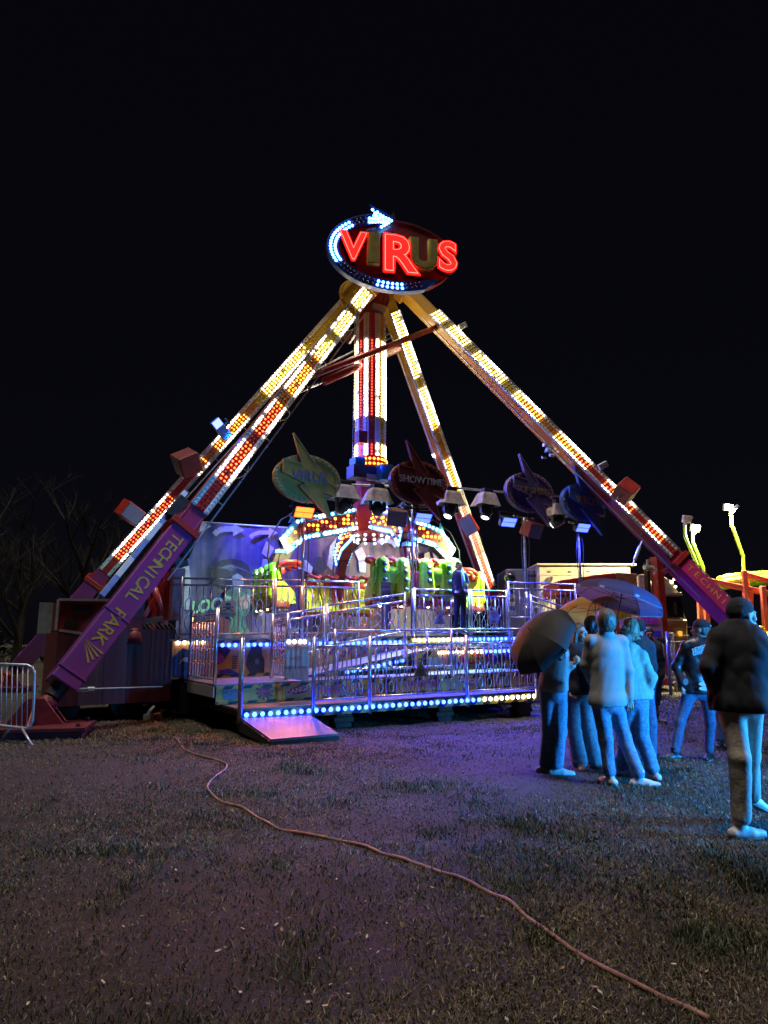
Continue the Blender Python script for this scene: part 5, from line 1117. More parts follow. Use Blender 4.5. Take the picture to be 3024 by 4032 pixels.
# moving heads under plastic rain covers
M_cov = mat('rain_cover', (.55, .46, .46), .35, 0, .25, 7, bump=.6, trans=.0)
def mover(px, py, b, label, colr, power, tgt, lens, cone=66):
    C_ = onb(px, py, b); th = thing('moving_head_lamp', C_, label, 'stage lamp', 'moving lamps under plastic covers')
    mb = MB(); n = 24
    def rg(z, hx, hy, wob, ph):
        out = []
        for i in range(n):
            t = 2 * math.pi * i / n; c, s = math.cos(t), math.sin(t); q = 1 / max(abs(c), abs(s)); q = q * .72 + .28
            w_ = 1 + wob * math.sin(5 * t + ph); out.append(C_ + U * (hx * c * q * w_) + V * (hy * s * q * w_) + Z * (z + wob * .14 * math.sin(3 * t + ph)))
        return out
    ph = rng.random() * 6; rs = [rg(.20, .20, .16, .02, ph), rg(.14, .24, .19, .03, ph), rg(.0, .30, .22, .06, ph), rg(-.16, .37, .27, .10, ph)]
    for A_, B_ in zip(rs[:-1], rs[1:]):
        for i in range(n): mb.quad([A_[i], A_[(i + 1) % n], B_[(i + 1) % n], B_[i]])
    mb.quad(rs[0][::-1]); mb.build('rain_cover', [M_cov], th, smooth=True)
    mb = MB(); mb.box(C_ + Z * .26, (U, V, Z), (.15, .12, .06)); mb.build('clamp', [M_black], th, bevel=.01)
    mb = MB(); mb.box(C_ + Z * .02, (U, V, Z), (.17, .15, .11)); mb.build('base', [M_black], th, bevel=.02)
    d = (Vector(tgt) - C_).normalized(); hc = C_ - Z * .30
    for sg in (-1, 1): mb = MB(); mb.box(C_ - Z * .20 + U * sg * .19, (U, V, Z), (.025, .06, .16)); mb.build('yoke_arm', [M_black], th, bevel=.01)
    mb = MB(); mb.tube([hc - d * .18, hc - d * .14, hc + d * .05, hc + d * .20], [.09, .14, .15, .125], 16); mb.build('head', [M_black], th, smooth=True)
    mb = MB(); mb.dome(hc + d * .20, d, .105, 16, 3, .35); mb.build('lens', [lamp_mat('lens_' + lens, {'white': (.9, .97, 1), 'blue': (.1, .5, 1), 'warm': (1, .95, .8)}[lens], 3.0)], th, smooth=True)
    spot('beam', hc + d * .26, tgt, colr, power, cone, .7, .08, th)
WH = (.85, .92, 1.0)
gp = lambda da, db, z: PC + U * da + V * db + Z * z
mover(1355, 1944, 3.5, 'covered stage lamp between the olive sign and the column', (.55, 1, .45), 350, gp(-3.4, .2, 3.2), 'white')
mover(1486, 1957, 3.3, 'covered stage lamp with a pale blue lens below the column boxes', (.03, .08, 1), 900, PC + Z * 7.75, 'blue', 22)
mover(1773, 1965, 3.5, 'covered stage lamp right of the SHOWTIME sign', (.9, 1, .75), 1300, gp(-.5, -3.2, 2.9), 'warm')
mover(1916, 1970, 3.5, 'covered stage lamp with lit round lens hanging alone on the pipe', (.3, 1, .45), 1500, at(1830, 2290, 18.8), 'white')
mover(2195, 2012, 3.5, 'covered stage lamp between the purple and the blue oval signs', (.7, 1, .5), 1300, gp(2.7, .3, 3.1), 'white')
# red boxes: speakers and beacon lamps
def redbox(c, ax, h, label, face, cat='speaker', lit=None, grp=None):
    th = thing('speaker_box', c, label, cat, grp)
    mb = MB(); mb.box(c, ax, h); mb.build('cabinet', [M_dred if face != 'red' else M_red], th, bevel=.02)
    n = Vector(ax[2]); mb = MB(); mb.box(Vector(c) + n * (h[2] + .006), ax, (h[0] * .88, h[1] * .88, .006)); mb.build('grille', [mat('speaker_grille', (.20, .20, .23), .6, .3, .2, 40)], th)
    mb = MB(); mb.bar(Vector(c) - n * h[2], Vector(c) - n * (h[2] + .18), .05); mb.build('bracket', [M_galv], th)
    mb = MB(); mb.tube([Vector(c) - n * h[2], Vector(c) - n * (h[2] + .1) + Z * .1, Vector(c) - n * (h[2] + .3) + Z * .05], .012, 5); mb.build('cable', [M_rubber], th)
def axes_to(n, roll=0.0):
    n = Vector(n).normalized(); r = n.cross(Z).normalized(); u = r.cross(n); return (r * math.cos(roll) + u * math.sin(roll), u * math.cos(roll) - r * math.sin(roll), n)
GB = 'red speaker boxes'
redbox(onb(1566, 2037, 3.1), axes_to((-.15, -1, -.35), .15), (.24, .20, .22), 'dark speaker box hanging beside the middle post', 'd', grp=GB)
redbox(onb(2094, 2083, 3.1), axes_to((.55, -1, -.5), .1), (.23, .21, .20), 'red speaker box under the purple oval sign', 'red', grp=GB)
redbox(at(1844, 2067, 25.0), axes_to((-.2, -1, -.3), -.5), (.26, .34, .2), 'red-edged speaker box on the rear right leg', 'red', grp=GB)
redbox(at(2463, 1935, 18.9), axes_to((.5, .3, .4), .6), (.26, .24, .24), 'bright red speaker box on top of the front right leg', 'red', grp=GB)
redbox(at(735, 1822, 20.0), axes_to((-.8, -.4, -.5), .5), (.34, .30, .30), 'large dark red speaker box on the rear left leg', 'd', grp=GB)
redbox(at(512, 2018, 21.5), axes_to((.75, -.8, -.35), .5), (.33, .26, .26), 'red box with pale grey face low on the rear left leg', 'red', grp=GB)
redbox(at(1722, 1775, 25.6), axes_to((-.2, -1, -.3), -.3), (.22, .32, .24), 'blue box with a bright white lamp on the rear right leg', 'd', cat='floodlight')
p = at(1716, 1790, 25.25); th = thing('round_lamp', p, 'round bright white lamp on the box of the rear right leg', 'lamp')
mb = MB(); mb.dome(p, (-.2, -1, -.3), .13, 14, 3, .5); mb.build('lens', [lamp_mat('round_lamp_glass', (.85, .92, 1), 14)], th, smooth=True)
mb = MB(); mb.tube([p + Vector((.04, .12, .03)), p], .16, 14); mb.build('housing', [M_blue], th)
spot('round_lamp_beam', p + Vector((-.05, -.25, -.08)), gp(-1.5, 2.6, 3.2), (.6, .6, .9), 700, 85, .6, .1, th)
p = at(870, 1690, 20.8); th = thing('lamp_box', p, 'blue metal lamp box fixed across the rear left leg', 'floodlight')
ax_ = axes_to((.6, -.6, -.5), .6)
mb = MB(); mb.box(p, ax_, (.34, .15, .13)); mb.build('housing', [M_blue], th, bevel=.02)
mb = MB(); mb.box(p + Vector(ax_[0]) * .30 + Vector(ax_[2]) * .135, ax_, (.13, .13, .01)); mb.build('lens', [lamp_mat('lamp_box_glass', (.06, .08, 1), 3)], th)
mb = MB(); mb.bar(p - Vector(ax_[2]) * .1 + Vector(ax_[1]) * .3, p + Vector(ax_[1]) * .1, .04); mb.bar(p - Vector(ax_[0]) * .2 + Vector(ax_[1]) * .3, p + Vector(ax_[0]) * .2 + Vector(ax_[1]) * .3, .03); mb.build('bracket', [M_blue], th)
spot('lamp_box_beam', p + Vector(ax_[2]) * .3, Vector((-1.6, 22.2, 5.6)), (.07, .11, 1), 1200, 125, .6, .1, th)
# small white tag plates on the legs
for (px, py, Y) in ((2374, 1833, 18.9), (1822, 1283, 20.2)):
    p = at(px, py, Y); th = thing('marker_plate', p, 'small white plate on the upper edge of the right leg, ' + ('beside the red speaker box' if py > 1500 else 'near the top'), 'plate')
    mb = MB(); mb.box(p, axes_to((.2, -1, -.2), -.5), (.13, .08, .05)); mb.build('plate', [M_white], th, bevel=.01)
# camera-like lamp under the column side of the left leg
p = at(1370, 1325, 19.6); th = thing('work_lamp', p, 'dark square work lamp fixed below the top of the left leg', 'lamp'); mb = MB(); mb.box(p, axes_to((-.2, -1, -.4), .7), (.16, .16, .14)); mb.build('housing', [mat('lamp_grey', (.10, .10, .12), .4, .3, .2, 9)], th, bevel=.02); mb = MB(); mb.box(p + Vector((-.03, -.16, -.06)), axes_to((-.2, -1, -.4), .7), (.12, .12, .01)); mb.build('glass', [mat('lamp_glass', (.25, .25, .28), .1, .5)], th)
p = at(2148, 1768, 18.6); th = thing('cable_clamp', p, 'cluster of pale clamps and connectors under the right leg', 'clamp')
for k in range(6): mb = MB(); q = p + Vector((rng.uniform(-.18, .18), rng.uniform(-.1, .1), rng.uniform(-.25, .12))); mb.tube([q - U * .06, q + U * .08], rng.uniform(.03, .06), 8); mb.build('connector', [(M_galv, M_white, M_blue)[k % 3]], th)

# floodlight mast added out of view, assumed from the cyan light on the people
mp_ = Vector((7.6, 5.3, 0)); th = thing('assumed_light_mast', mp_, 'floodlight mast of the neighbouring ride with a cyan lamp', 'lamp post')
MB().tube([mp_, mp_ + Z * 1.85], .06, 10).build('pole', [M_galv], th, smooth=True)
tg = Vector((3.0, 7.9, 1.0)); lp = mp_ + Z * 1.65 + (tg - mp_).normalized() * .25; ax_ = axes_to(tg - lp)
mb = MB(); mb.box(lp - Vector(ax_[2]) * .08, ax_, (.3, .22, .07)); mb.build('housing', [M_black], th, bevel=.02)
mb = MB(); mb.box(lp, ax_, (.27, .19, .008)); mb.build('lens', [lamp_mat('assumed_cyan_lens', (.06, .42, 1), 8)], th)
spot('assumed_mast_beam', lp + Vector(ax_[2]) * .05, tg, (.025, .33, 1.0), 1700, 72, .6, .8, th)
# ------------------------------------------------------------------ people: smooth bodies grown from a skeleton
def surface(fn, lo, hi, h):
    """surface-nets mesh of fn<0 inside the box lo..hi"""
    lo = np.array(lo); n = np.ceil((np.array(hi) - lo) / h).astype(int) + 1
    ax = [lo[i] + h * np.arange(n[i]) for i in range(3)]
    X, Y, Zg = np.meshgrid(*ax, indexing='ij'); f = fn(X, Y, Zg)
    ins = f < 0; c = [f[i:n[0] - 1 + i, j:n[1] - 1 + j, k:n[2] - 1 + k] for i in (0, 1) for j in (0, 1) for k in (0, 1)]
    s = sum((q < 0).astype(np.int8) for q in c); act = (s > 0) & (s < 8)
    idx = np.full(act.shape, -1, dtype=np.int64); ii = np.argwhere(act); idx[act] = np.arange(len(ii))
    cv = np.stack([q[act] for q in c], 1); off = np.array([[i, j, k] for i in (0, 1) for j in (0, 1) for k in (0, 1)], float)
    acc = np.zeros((len(ii), 3)); cnt = np.zeros(len(ii))
    for a in range(8):
        for b in range(a + 1, 8):
            if np.abs(off[a] - off[b]).sum() != 1: continue
            m = (cv[:, a] < 0) != (cv[:, b] < 0); t = np.zeros(len(ii)); t[m] = cv[m, a] / (cv[m, a] - cv[m, b])
            acc[m] += off[a] + (off[b] - off[a]) * t[m, None]; cnt[m] += 1
    v = lo + h * (ii + acc / cnt[:, None]); F = []
    for d in range(3):
        e1, e2 = (d + 1) % 3, (d + 2) % 3
        A = np.take(ins, range(n[d] - 1), d); B = np.take(ins, range(1, n[d]), d); ch = np.argwhere(A != B)
        ok = (ch[:, e1] > 0) & (ch[:, e2] > 0) & (ch[:, e1] < n[e1] - 1) & (ch[:, e2] < n[e2] - 1); ch = ch[ok]
        fl = A[tuple(ch.T)]
        def g(d1, d2):
            q = ch.copy(); q[:, e1] -= d1; q[:, e2] -= d2; return idx[tuple(q.T)]
        q = np.stack([g(1, 1), g(0, 1), g(0, 0), g(1, 0)], 1); q[~fl] = q[~fl][:, ::-1]; F.append(q)
    F = np.concatenate(F) if F else np.zeros((0, 4), int); F = F[(F >= 0).all(1)]
    return v, F
def cone(X, Y, Zg, p, q, r1, r2):
    p = np.array(p); d = np.array(q) - p; l2 = max(1e-9, d @ d)
    t = np.clip(((X - p[0]) * d[0] + (Y - p[1]) * d[1] + (Zg - p[2]) * d[2]) / l2, 0, 1)
    return np.sqrt((X - p[0] - t * d[0]) ** 2 + (Y - p[1] - t * d[1]) ** 2 + (Zg - p[2] - t * d[2]) ** 2) - (r1 + (r2 - r1) * t)
def elli(X, Y, Zg, c, ax, r):
    q = [((X - c[0]) * a[0] + (Y - c[1]) * a[1] + (Zg - c[2]) * a[2]) / rr for a, rr in zip(ax, r)]
    k = np.sqrt(q[0] ** 2 + q[1] ** 2 + q[2] ** 2); return (k - 1) * min(r) * np.clip(.6 + .4 * k, .6, 2)
def smin(a, b, k):
    h = np.clip(.5 + .5 * (b - a) / k, 0, 1); return b + (a - b) * h - k * h * (1 - h)
def union(prims, k):
    def fn(X, Y, Zg):
        f = None
        for p in prims:
            kk = k
            if p[0] == 'c': g = cone(X, Y, Zg, *p[1:5])
            else: g = elli(X, Y, Zg, *p[1:4])
            f = g if f is None else smin(f, g, kk)
        return f
    return fn
def bounds(prims, pad=.05):
    lo = np.full(3, 1e9); hi = -lo
    for p in prims:
        if p[0] == 'c':
            for q, r in ((p[1], p[3]), (p[2], p[4])): lo = np.minimum(lo, np.array(q) - r); hi = np.maximum(hi, np.array(q) + r)
        else: r = max(p[3]); lo = np.minimum(lo, np.array(p[1]) - r); hi = np.maximum(hi, np.array(p[1]) + r)
    return lo - pad, hi + pad
def noise3(X, Y, Zg, s, seed):
    r = np.random.default_rng(seed); f = 0
    for i in range(5):
        d = r.normal(size=3); d /= np.linalg.norm(d); f = f + np.sin((X * d[0] + Y * d[1] + Zg * d[2]) * s * r.uniform(.7, 1.5) + r.uniform(0, 6))
    return f / 5
def ridge(X, Y, Zg, s, seed):
    """sharp-edged cloth creases"""
    return .45 - np.abs(noise3(X, Y, Zg, s, seed)) * 2.2
def grow(name, prims, m, parent, h=.014, k=.03, post=None, extra=None):
    base = union(prims, k); fn = (lambda X, Y, Zg: post(base(X, Y, Zg), X, Y, Zg)) if post else base
    v, F = surface(fn, *bounds(prims), h)
    if extra:
        for (v2, F2) in extra: F = np.concatenate([F, F2 + len(v)]); v = np.concatenate([v, v2])
    v = v - np.array(ORG.get(parent, Vector((0, 0, 0))))
    return link(name, np_mesh(name, v, F, [m], smooth=True), parent)
SKIN = mat('skin', (.42, .25, .18), .5, 0, .12, 14)
def cloth(name, c, rough=.85, scale=40, bump=.25, var=.2): return mat(name, c, rough, 0, var, scale, bump=bump)
def head_parts(hc, fd, tilt=0.0, s=1.0):
    f = Vector(fd).normalized(); r = f.cross(Z).normalized(); u = r.cross(f)
    P = lambda x, y, z: tuple(Vector(hc) + r * x * s + f * y * s + u * z * s)
    A = (tuple(r), tuple(f), tuple(u)); R3 = lambda a, b, c: (a * s, b * s, c * s)
    pr = [('e', P(0, -.012, .03), A, R3(.075, .094, .090)), ('e', P(0, .022, -.045), A, R3(.056, .068, .070)), ('e', P(0, .055, -.088), A, R3(.030, .026, .024)),
          ('c', P(0, .088, .012), P(0, .112, -.028), .010 * s, .015 * s), ('c', P(-.035, .078, .022), P(.035, .078, .022), .016 * s, .016 * s), ('c', P(-.020, .090, -.062), P(.020, .090, -.062), .011 * s, .011 * s),
          ('e', P(-.036, .066, -.022), A, R3(.026, .024, .026)), ('e', P(.036, .066, -.022), A, R3(.026, .024, .026)),
          ('e', P(-.078, -.008, -.008), A, R3(.012, .020, .033)), ('e', P(.078, -.008, -.008), A, R3(.012, .020, .033)),
          ('c', P(0, -.02, -.08), P(0, -.035, -.20), .055 * s, .062 * s)]
    eyes = [P(-.031, .083, .002), P(.031, .083, .002)]
    return pr, eyes, P, A
def hand_prims(w, el, fwd, curl=.5, flip=1):
    """palm and five bent fingers; w wrist, el elbow, fwd the way the palm faces"""
    w = Vector(w); d = (w - Vector(el)).normalized(); n = Vector(fwd); n = (n - d * n.dot(d)).normalized(); sd = d.cross(n) * flip
    pr = [('c', tuple(w - d * .03), tuple(w + d * .02), .026, .026), ('c', tuple(w + d * .03 - sd * .02), tuple(w + d * .085 - sd * .026), .017, .014), ('c', tuple(w + d * .03 + sd * .02), tuple(w + d * .085 + sd * .026), .017, .014), ('c', tuple(w + d * .03), tuple(w + d * .088), .018, .014)]
    for i, (o, ln) in enumerate(((-.030, .062), (-.010, .072), (.011, .068), (.030, .052))):
        b0 = w + d * .088 + sd * o; c1 = (d * math.cos(curl) + n * math.sin(curl)); c2 = (d * math.cos(curl * 2.1) + n * math.sin(curl * 2.1)); p1 = b0 + c1 * ln * .5; p2 = p1 + c2 * ln * .5
        pr += [('c', tuple(b0), tuple(p1), .0088, .0082), ('c', tuple(p1), tuple(p2), .0082, .007)]
    t0 = w + d * .03 - sd * .032; t1 = t0 + (d * .7 - sd * .6 + n * .3).normalized() * .036; t2 = t1 + (d * .9 + n * .4 - sd * .1).normalized() * .03
    pr += [('c', tuple(t0), tuple(t1), .012, .010), ('c', tuple(t1), tuple(t2), .010, .0085)]
    return pr
def person(label, J, fd, hfd, top, legs, hair, shoes, wear=None, hs=1.0, hands=(True, True), curl=.6, group='people waiting by the ride', jr=.022, lr=.014, flare=.0, collar=0.0, pad=1.0, sleeve=True, hem=None, face=True, short=False, crease=1.0):
    """J: joints in world space. top/legs/hair/shoes: materials"""
    th = thing('person', Vector((J['hip'].x, J['hip'].y, 0)) if 'base' not in J else J['base'], label, 'person', group)
    f = Vector(fd).normalized(); r = f.cross(Z).normalized(); T = tuple
    neck = J['neck']; hip = J['hip']; mid = hip.lerp(neck, .55); A = (T(r), T(f), (0, 0, 1))
    for sd in 'LR':
        for q in ('hip', 'kn', 'an'): J[q + sd] = Vector(J[q + sd])
    sw = (J['shL'] - J['shR']).length / 2
    def torso(e): return [('e', T(hip.lerp(neck, .74)), A, (.15 * pad + e, .105 + e, .13 + e * .5)), ('e', T(hip.lerp(neck, .45)), A, (.135 * pad + e, .10 + e, .20 + e)), ('e', T(hip + Z * .02), A, (.155 + e, .115 + e, .13 + e)), ('c', T(J['shL']), T(J['shR']), .055 + e * .7, .055 + e * .7), ('c', T(neck - Z * .03), T(hip.lerp(neck, .8)), .050 + e * .3, .085 + e * .8)]
    def arm(sd, e, full=1.0):
        s_, el, ha = J['sh' + sd], J['el' + sd], J['ha' + sd]; return [('c', T(s_), T(el), .052 + e, .041 + e), ('c', T(el), T(el.lerp(ha, full)), .041 + e, .029 + e * .8)]
    def leg(sd, e, fl=0.0, full=1.0):
        return [('c', T(J['hip' + sd]), T(J['kn' + sd]), .082 + e, .056 + e + fl * .3), ('c', T(J['kn' + sd]), T(J['kn' + sd].lerp(J['an' + sd], full)), .056 + e + fl * .3, .038 + e + fl)]
    # body: one continuous skin surface, with finer head and hands joined on
    hp, eyes, HP, HA = head_parts(J['head'], hfd, s=hs)
    hp.append(('c', HP(0, -.035, -.14), T(neck), .055 * hs, .065))
    ex = []
    if face:
        def sock(g, X, Y, Zg):
            for e in (HP(-.031, .100, .003), HP(.031, .100, .003)): g = -smin(-g, np.sqrt((X - e[0]) ** 2 + (Y - e[1]) ** 2 + (Zg - e[2]) ** 2) - .017 * hs, .010)
            mo = HP(0, .110, -.066); return g
        base = union(hp, .018); ex.append(surface(lambda X, Y, Zg: sock(base(X, Y, Zg), X, Y, Zg), *bounds(hp, .02), .0065))
    for k_, sd in enumerate('LR'):
        if hands[k_]:
            pr = hand_prims(J['ha' + sd], J['el' + sd], J.get('palm' + sd, f - Z * .2), curl, 1 if sd == 'R' else -1); ex.append(surface(union(pr, .006), *bounds(pr, .012), .0045))
    bp = torso(-.012) + arm('L', -.008) + arm('R', -.008) + leg('L', -.004) + leg('R', -.004) + [('c', HP(0, -.035, -.14), T(neck), .05, .055)]
    grow('body', bp, SKIN, th, .022, .03, extra=ex)
    if face:
        for e in eyes:
            MB().ell(e, HA, (.0125 * hs,) * 3, 10, 6).build('eye', [mat('eye_white', (.65, .63, .6), .2, 0, .02, 9)], th, smooth=True)
            q = Vector(e) + Vector(hfd).normalized() * .009 * hs; MB().ell(q, HA, (.0065 * hs, .005 * hs, .0065 * hs), 8, 6).build('iris', [M_black], th, smooth=True)
            b0 = Vector(e) + Vector(HA[2]) * .022 * hs + Vector(HA[1]) * .010; MB().tube([b0 - Vector(HA[0]) * .018, b0 + Z * .004, b0 + Vector(HA[0]) * .018], .0035, 5).build('eyebrow', [hair or M_black], th)
        m0 = Vector(HP(0, .098, -.064))
        if J.get('laugh'):
            MB().ell(m0, HA, (.024, .012, .013), 12, 6).build('mouth', [mat('mouth_dark', (.10, .02, .02), .5)], th, smooth=True); MB().ell(m0 + Vector(HA[2]) * .006 + Vector(HA[1]) * .004, HA, (.018, .009, .005), 10, 6).build('teeth', [mat('teeth', (.75, .73, .68), .25)], th, smooth=True)
        else: MB().ell(m0 + Vector(HA[1]) * .004, HA, (.020, .008, .0045), 10, 6).build('mouth', [mat('lips', (.34, .13, .11), .45)], th, smooth=True)
    # top
    seed = rng.randrange(999)
    hz = hem if hem is not None else hip.z - .06
    def fold(g, X, Y, Zg): return np.maximum(g + .004 + crease * (.010 * ridge(X, Y, Zg * .42, 17, seed) + .0055 * ridge(X, Y, Zg * .8, 36, seed + 1)) - .002, hz + .012 * noise3(X, Y, Zg * 0, 14, seed) - Zg)
    tp = torso(jr) + [('e', T(hip.lerp(neck, q)), A, (w_ * pad + jr, d_ + jr, .27)) for q, w_, d_ in ((.05, .165, .125), (.25, .155, .118), (.5, .155, .115), (.68, .158, .112))] + (arm('L', jr * .75, .97) + arm('R', jr * .75, .97) if sleeve else []) + ([('c', T(neck + Z * .0), T(neck + Z * collar), .072 + jr * .5, .066 + jr * .4)] if collar else [])
    tp.append(('e', T(Vector((hip.x, hip.y, hz + .06))), A, (.172 * pad + jr, .130 + jr, .16)))
    grow('jacket', tp, top, th, .0125, .035, fold)
    # legs
    def fold2(g, X, Y, Zg):
        lowk = np.clip(1.2 - Zg / .35, 0, 1) + .6 * np.exp(-((Zg - .5) / .12) ** 2) + .6 * np.exp(-((Zg - hip.z + .05) / .1) ** 2)
        return g + .003 + .006 * ridge(X, Y, Zg * .32, 24, seed + 5) + .0075 * lowk * ridge(X * .55, Y * .55, Zg, 30, seed + 6)
    lp_ = [('e', T(hip - Z * .01), A, (.150 + lr * .5, .112 + lr * .5, .13))] + leg('L', lr, flare, .30 if short else .90) + leg('R', lr, flare, .30 if short else .90)
    grow('trousers', lp_, legs, th, .0135, .03, fold2)
    for sd in 'LR':
        an = J['an' + sd]; td = Vector(J.get('toe' + sd, f)).normalized(); b = Vector((an.x, an.y, max(an.z - .075, .0)))
        b.z = J.get('flo' + sd, 0.0); up_ = Z
        if J.get('lift' + sd): td = (td - Z * J['lift' + sd]).normalized(); b.z += J.get('lz' + sd, .03)
        hl = b - td * .065 + Z * .042; tl = b + td * .175 + Z * .032
        pr = [('c', T(hl), T(b + td * .08 + Z * .036), .046, .047), ('c', T(b + td * .08 + Z * .034), T(tl), .047, .034), ('c', T(b - td * .02 + Z * .055), T(an + Z * .05), .043, .050), ('c', T(b + td * .02 + Z * .07), T(b + td * .10 + Z * .045), .036, .03)]
        fl = b.z + .002
        def sole(g, X, Y, Zg, fl=fl, lift=J.get('lift' + sd)): return g if lift else np.maximum(g, fl - Zg)
        sh_ = grow('shoe', pr, shoes, th, .010, .015, sole)
        mb = MB(); c_ = b + td * .05; sdv = td.cross(Z).normalized(); pts = []
        for i in range(14):
            t = 2 * math.pi * i / 14; pts.append(c_ + td * (.155 * math.cos(t)) + sdv * (.050 * math.sin(t)) + Z * .004)
        mb.prism(pts, Z, .022); mb.build('sole', [mat('sole_rubber', (.20, .18, .15), .6, 0, .15, 20)], sh_)
    if wear: wear(th, HP, HA, hs)
    return th
def hair_mat(name, c): return mat(name, c, .42, 0, .45, 60, bump=.5, stretch=(1, 1, .12))
def hair_short(m, vol=.012, front=.045, low=-.05):
    def w(th, HP, HA, s):
        pr = [('e', HP(0, -.018, .036), HA, ((.079 + vol) * s, (.098 + vol) * s, (.092 + vol) * s)), ('e', HP(0, -.05, -.02), HA, ((.070 + vol) * s, (.055 + vol) * s, (.07 + vol) * s))]
        f = Vector(HA[1]); u = Vector(HA[2]); o1 = HP(0, front, .01); o2 = HP(0, -.05, low)
        def cut(g, X, Y, Zg):
            g = g + .004 * noise3(X, Y, Zg * .35, 160, 3) + .003 * noise3(X, Y, Zg, 260, 4)
            a = (X - o1[0]) * f.x + (Y - o1[1]) * f.y + (Zg - o1[2]) * f.z; b = (X - o1[0]) * u.x + (Y - o1[1]) * u.y + (Zg - o1[2]) * u.z
            g = np.maximum(g, np.minimum(a * .9 - b * .75 + .012, a + .2) if True else a)
            return np.maximum(g, low * s - ((X - HP(0, 0, 0)[0]) * u.x + (Y - HP(0, 0, 0)[1]) * u.y + (Zg - HP(0, 0, 0)[2]) * u.z) - .02)
        grow('hair', pr, m, th, .0075, .02, cut)
    return w
def hair_long(m, length=.34, spread=.05, back=.06, curl=0.0):
    def w(th, HP, HA, s):
        pr = [('e', HP(0, -.018, .034), HA, (.090 * s, .108 * s, .104 * s)), ('e', HP(0, -.055, -.03), HA, (.085 * s, .06 * s, .09 * s))]
        for i in range(11):
            x = (i - 5) / 5; yb = -.06 - .02 * math.cos(x * 1.3) + .055 * abs(x)
            p0 = Vector(HP(.078 * x, yb + .02, .02)); p1 = Vector(HP((.085 + spread * .4) * x, yb - .005, -.10)); ln = length * rng.uniform(.85, 1.05)
            p2 = p1 - Z * (ln * .5) + Vector(HA[1]) * (-back * .3 + rng.uniform(-.01, .01)) + Vector(HA[0]) * (spread * .5 * x + rng.uniform(-.01, .01)); p3 = p2 - Z * (ln * .5) + Vector(HA[0]) * rng.uniform(-.012, .012)
            pr += [('c', tuple(p0), tuple(p1), .030, .026), ('c', tuple(p1), tuple(p2), .026, .022), ('c', tuple(p2), tuple(p3), .022, .008)]
        f = Vector(HA[1]); u = Vector(HA[2]); rr = Vector(HA[0]); o = HP(0, .035, .0)
        def cut(g, X, Y, Zg):
            g = g + .0045 * noise3(X, Y, Zg * .18, 190, 7) + .004 * noise3(X, Y, Zg * .3, 120, 8) + curl * noise3(X, Y, Zg, 95, 9)
            a = (X - o[0]) * f.x + (Y - o[1]) * f.y + (Zg - o[2]) * f.z; b = (X - o[0]) * u.x + (Y - o[1]) * u.y + (Zg - o[2]) * u.z; c = np.abs((X - o[0]) * rr.x + (Y - o[1]) * rr.y)
            return np.maximum(g, np.minimum(a - b * .55 + .025, (.068 * s - c) * 2 + np.maximum(a, 0) * 2))
        grow('hair', pr, m, th, .0085, .018, cut)
    return w
def beanie(m):
    def w(th, HP, HA, s):
        pr = [('e', HP(0, -.022, .048), HA, (.088 * s, .110 * s, .100 * s)), ('e', HP(0, -.05, .015), HA, (.085 * s, .075 * s, .066 * s))]
        f = Vector(HA[1]); u = Vector(HA[2]); o = HP(0, .0, .022)
        def cut(g, X, Y, Zg):
            a = (X - o[0]) * f.x + (Y - o[1]) * f.y + (Zg - o[2]) * f.z; b = (X - o[0]) * u.x + (Y - o[1]) * u.y + (Zg - o[2]) * u.z
            return np.maximum(g + .002 * np.sin(420 * ((X - o[0]) * HA[0][0] + (Y - o[1]) * HA[0][1])), -(b - a * .42) - .012)
        grow('beanie', pr, m, th, .0075, .02, cut)
    return w
def cap(m, hm):
    hs_ = hair_short(hm, .004, .03, -.06)
    def w(th, HP, HA, s):
        hs_(th, HP, HA, s)
        pr = [('e', HP(0, -.014, .050), HA, (.090 * s, .108 * s, .092 * s))]; u = Vector(HA[2]); o = HP(0, 0, .028)
        grow('cap', pr, m, th, .0075, .02, lambda g, X, Y, Zg: np.maximum(g, -((X - o[0]) * u.x + (Y - o[1]) * u.y + (Zg - o[2]) * u.z)))
        mb = MB(); A0 = []; n = 10
        for i in range(n + 1):
            t = math.pi * i / n; A0.append(HP(.082 * math.cos(t), .070 + .085 * math.sin(t), .032 - .012 * abs(math.cos(t))))
        mb.prism(A0, HA[2], .006); mb.build('peak', [m], th)
        mb = MB(); mb.prism([HP(.035 * math.cos(t), -.122, .045 + .022 * math.sin(t)) for t in [math.pi * i / 8 for i in range(9)]], -Vector(HA[1]), .004); mb.build('cap_opening', [mat('cap_gap', (.3, .33, .36), .6)], th)
    return w
zA = lambda x, y, Y, dy=0.0: at(2000 + x / 2.458, 2250 + y / 2.458, Y + dy)
zB = lambda x, y, Y, dy=0.0: at(2500 + x / 2.107, 2300 + y / 2.107, Y + dy)
def joints(z, Y, **k):
    out = {}
    for n, v in k.items():
        if n.startswith(('toe', 'palm', 'lift', 'laugh', 'flo', 'lz')): out[n] = v
        else: out[n] = z(v[0], v[1], Y, v[2] if len(v) > 2 else 0.0)
    for s_ in 'LR':
        if 'an' + s_ in out and not k.get('lift' + s_) and 'flo' + s_ not in k: out['an' + s_].z = max(.07, min(out['an' + s_].z, .11))
    return out
DEN = cloth('blue_denim', (.15, .25, .38), .85, 30, .25, .3); DEN2 = cloth('dark_denim', (.06, .10, .18), .85, 30, .25, .3); DEN3 = cloth('grey_denim', (.16, .18, .20), .85, 30, .25, .3); BLK = cloth('black_cloth', (.014, .014, .018)); NAVY = cloth('navy_cloth', (.02, .03, .06)); SHW = mat('white_trainer', (.50, .50, .48), .5, 0, .12, 20); BOOT = mat('black_boot', (.015, .014, .014), .4, 0, .2, 20)
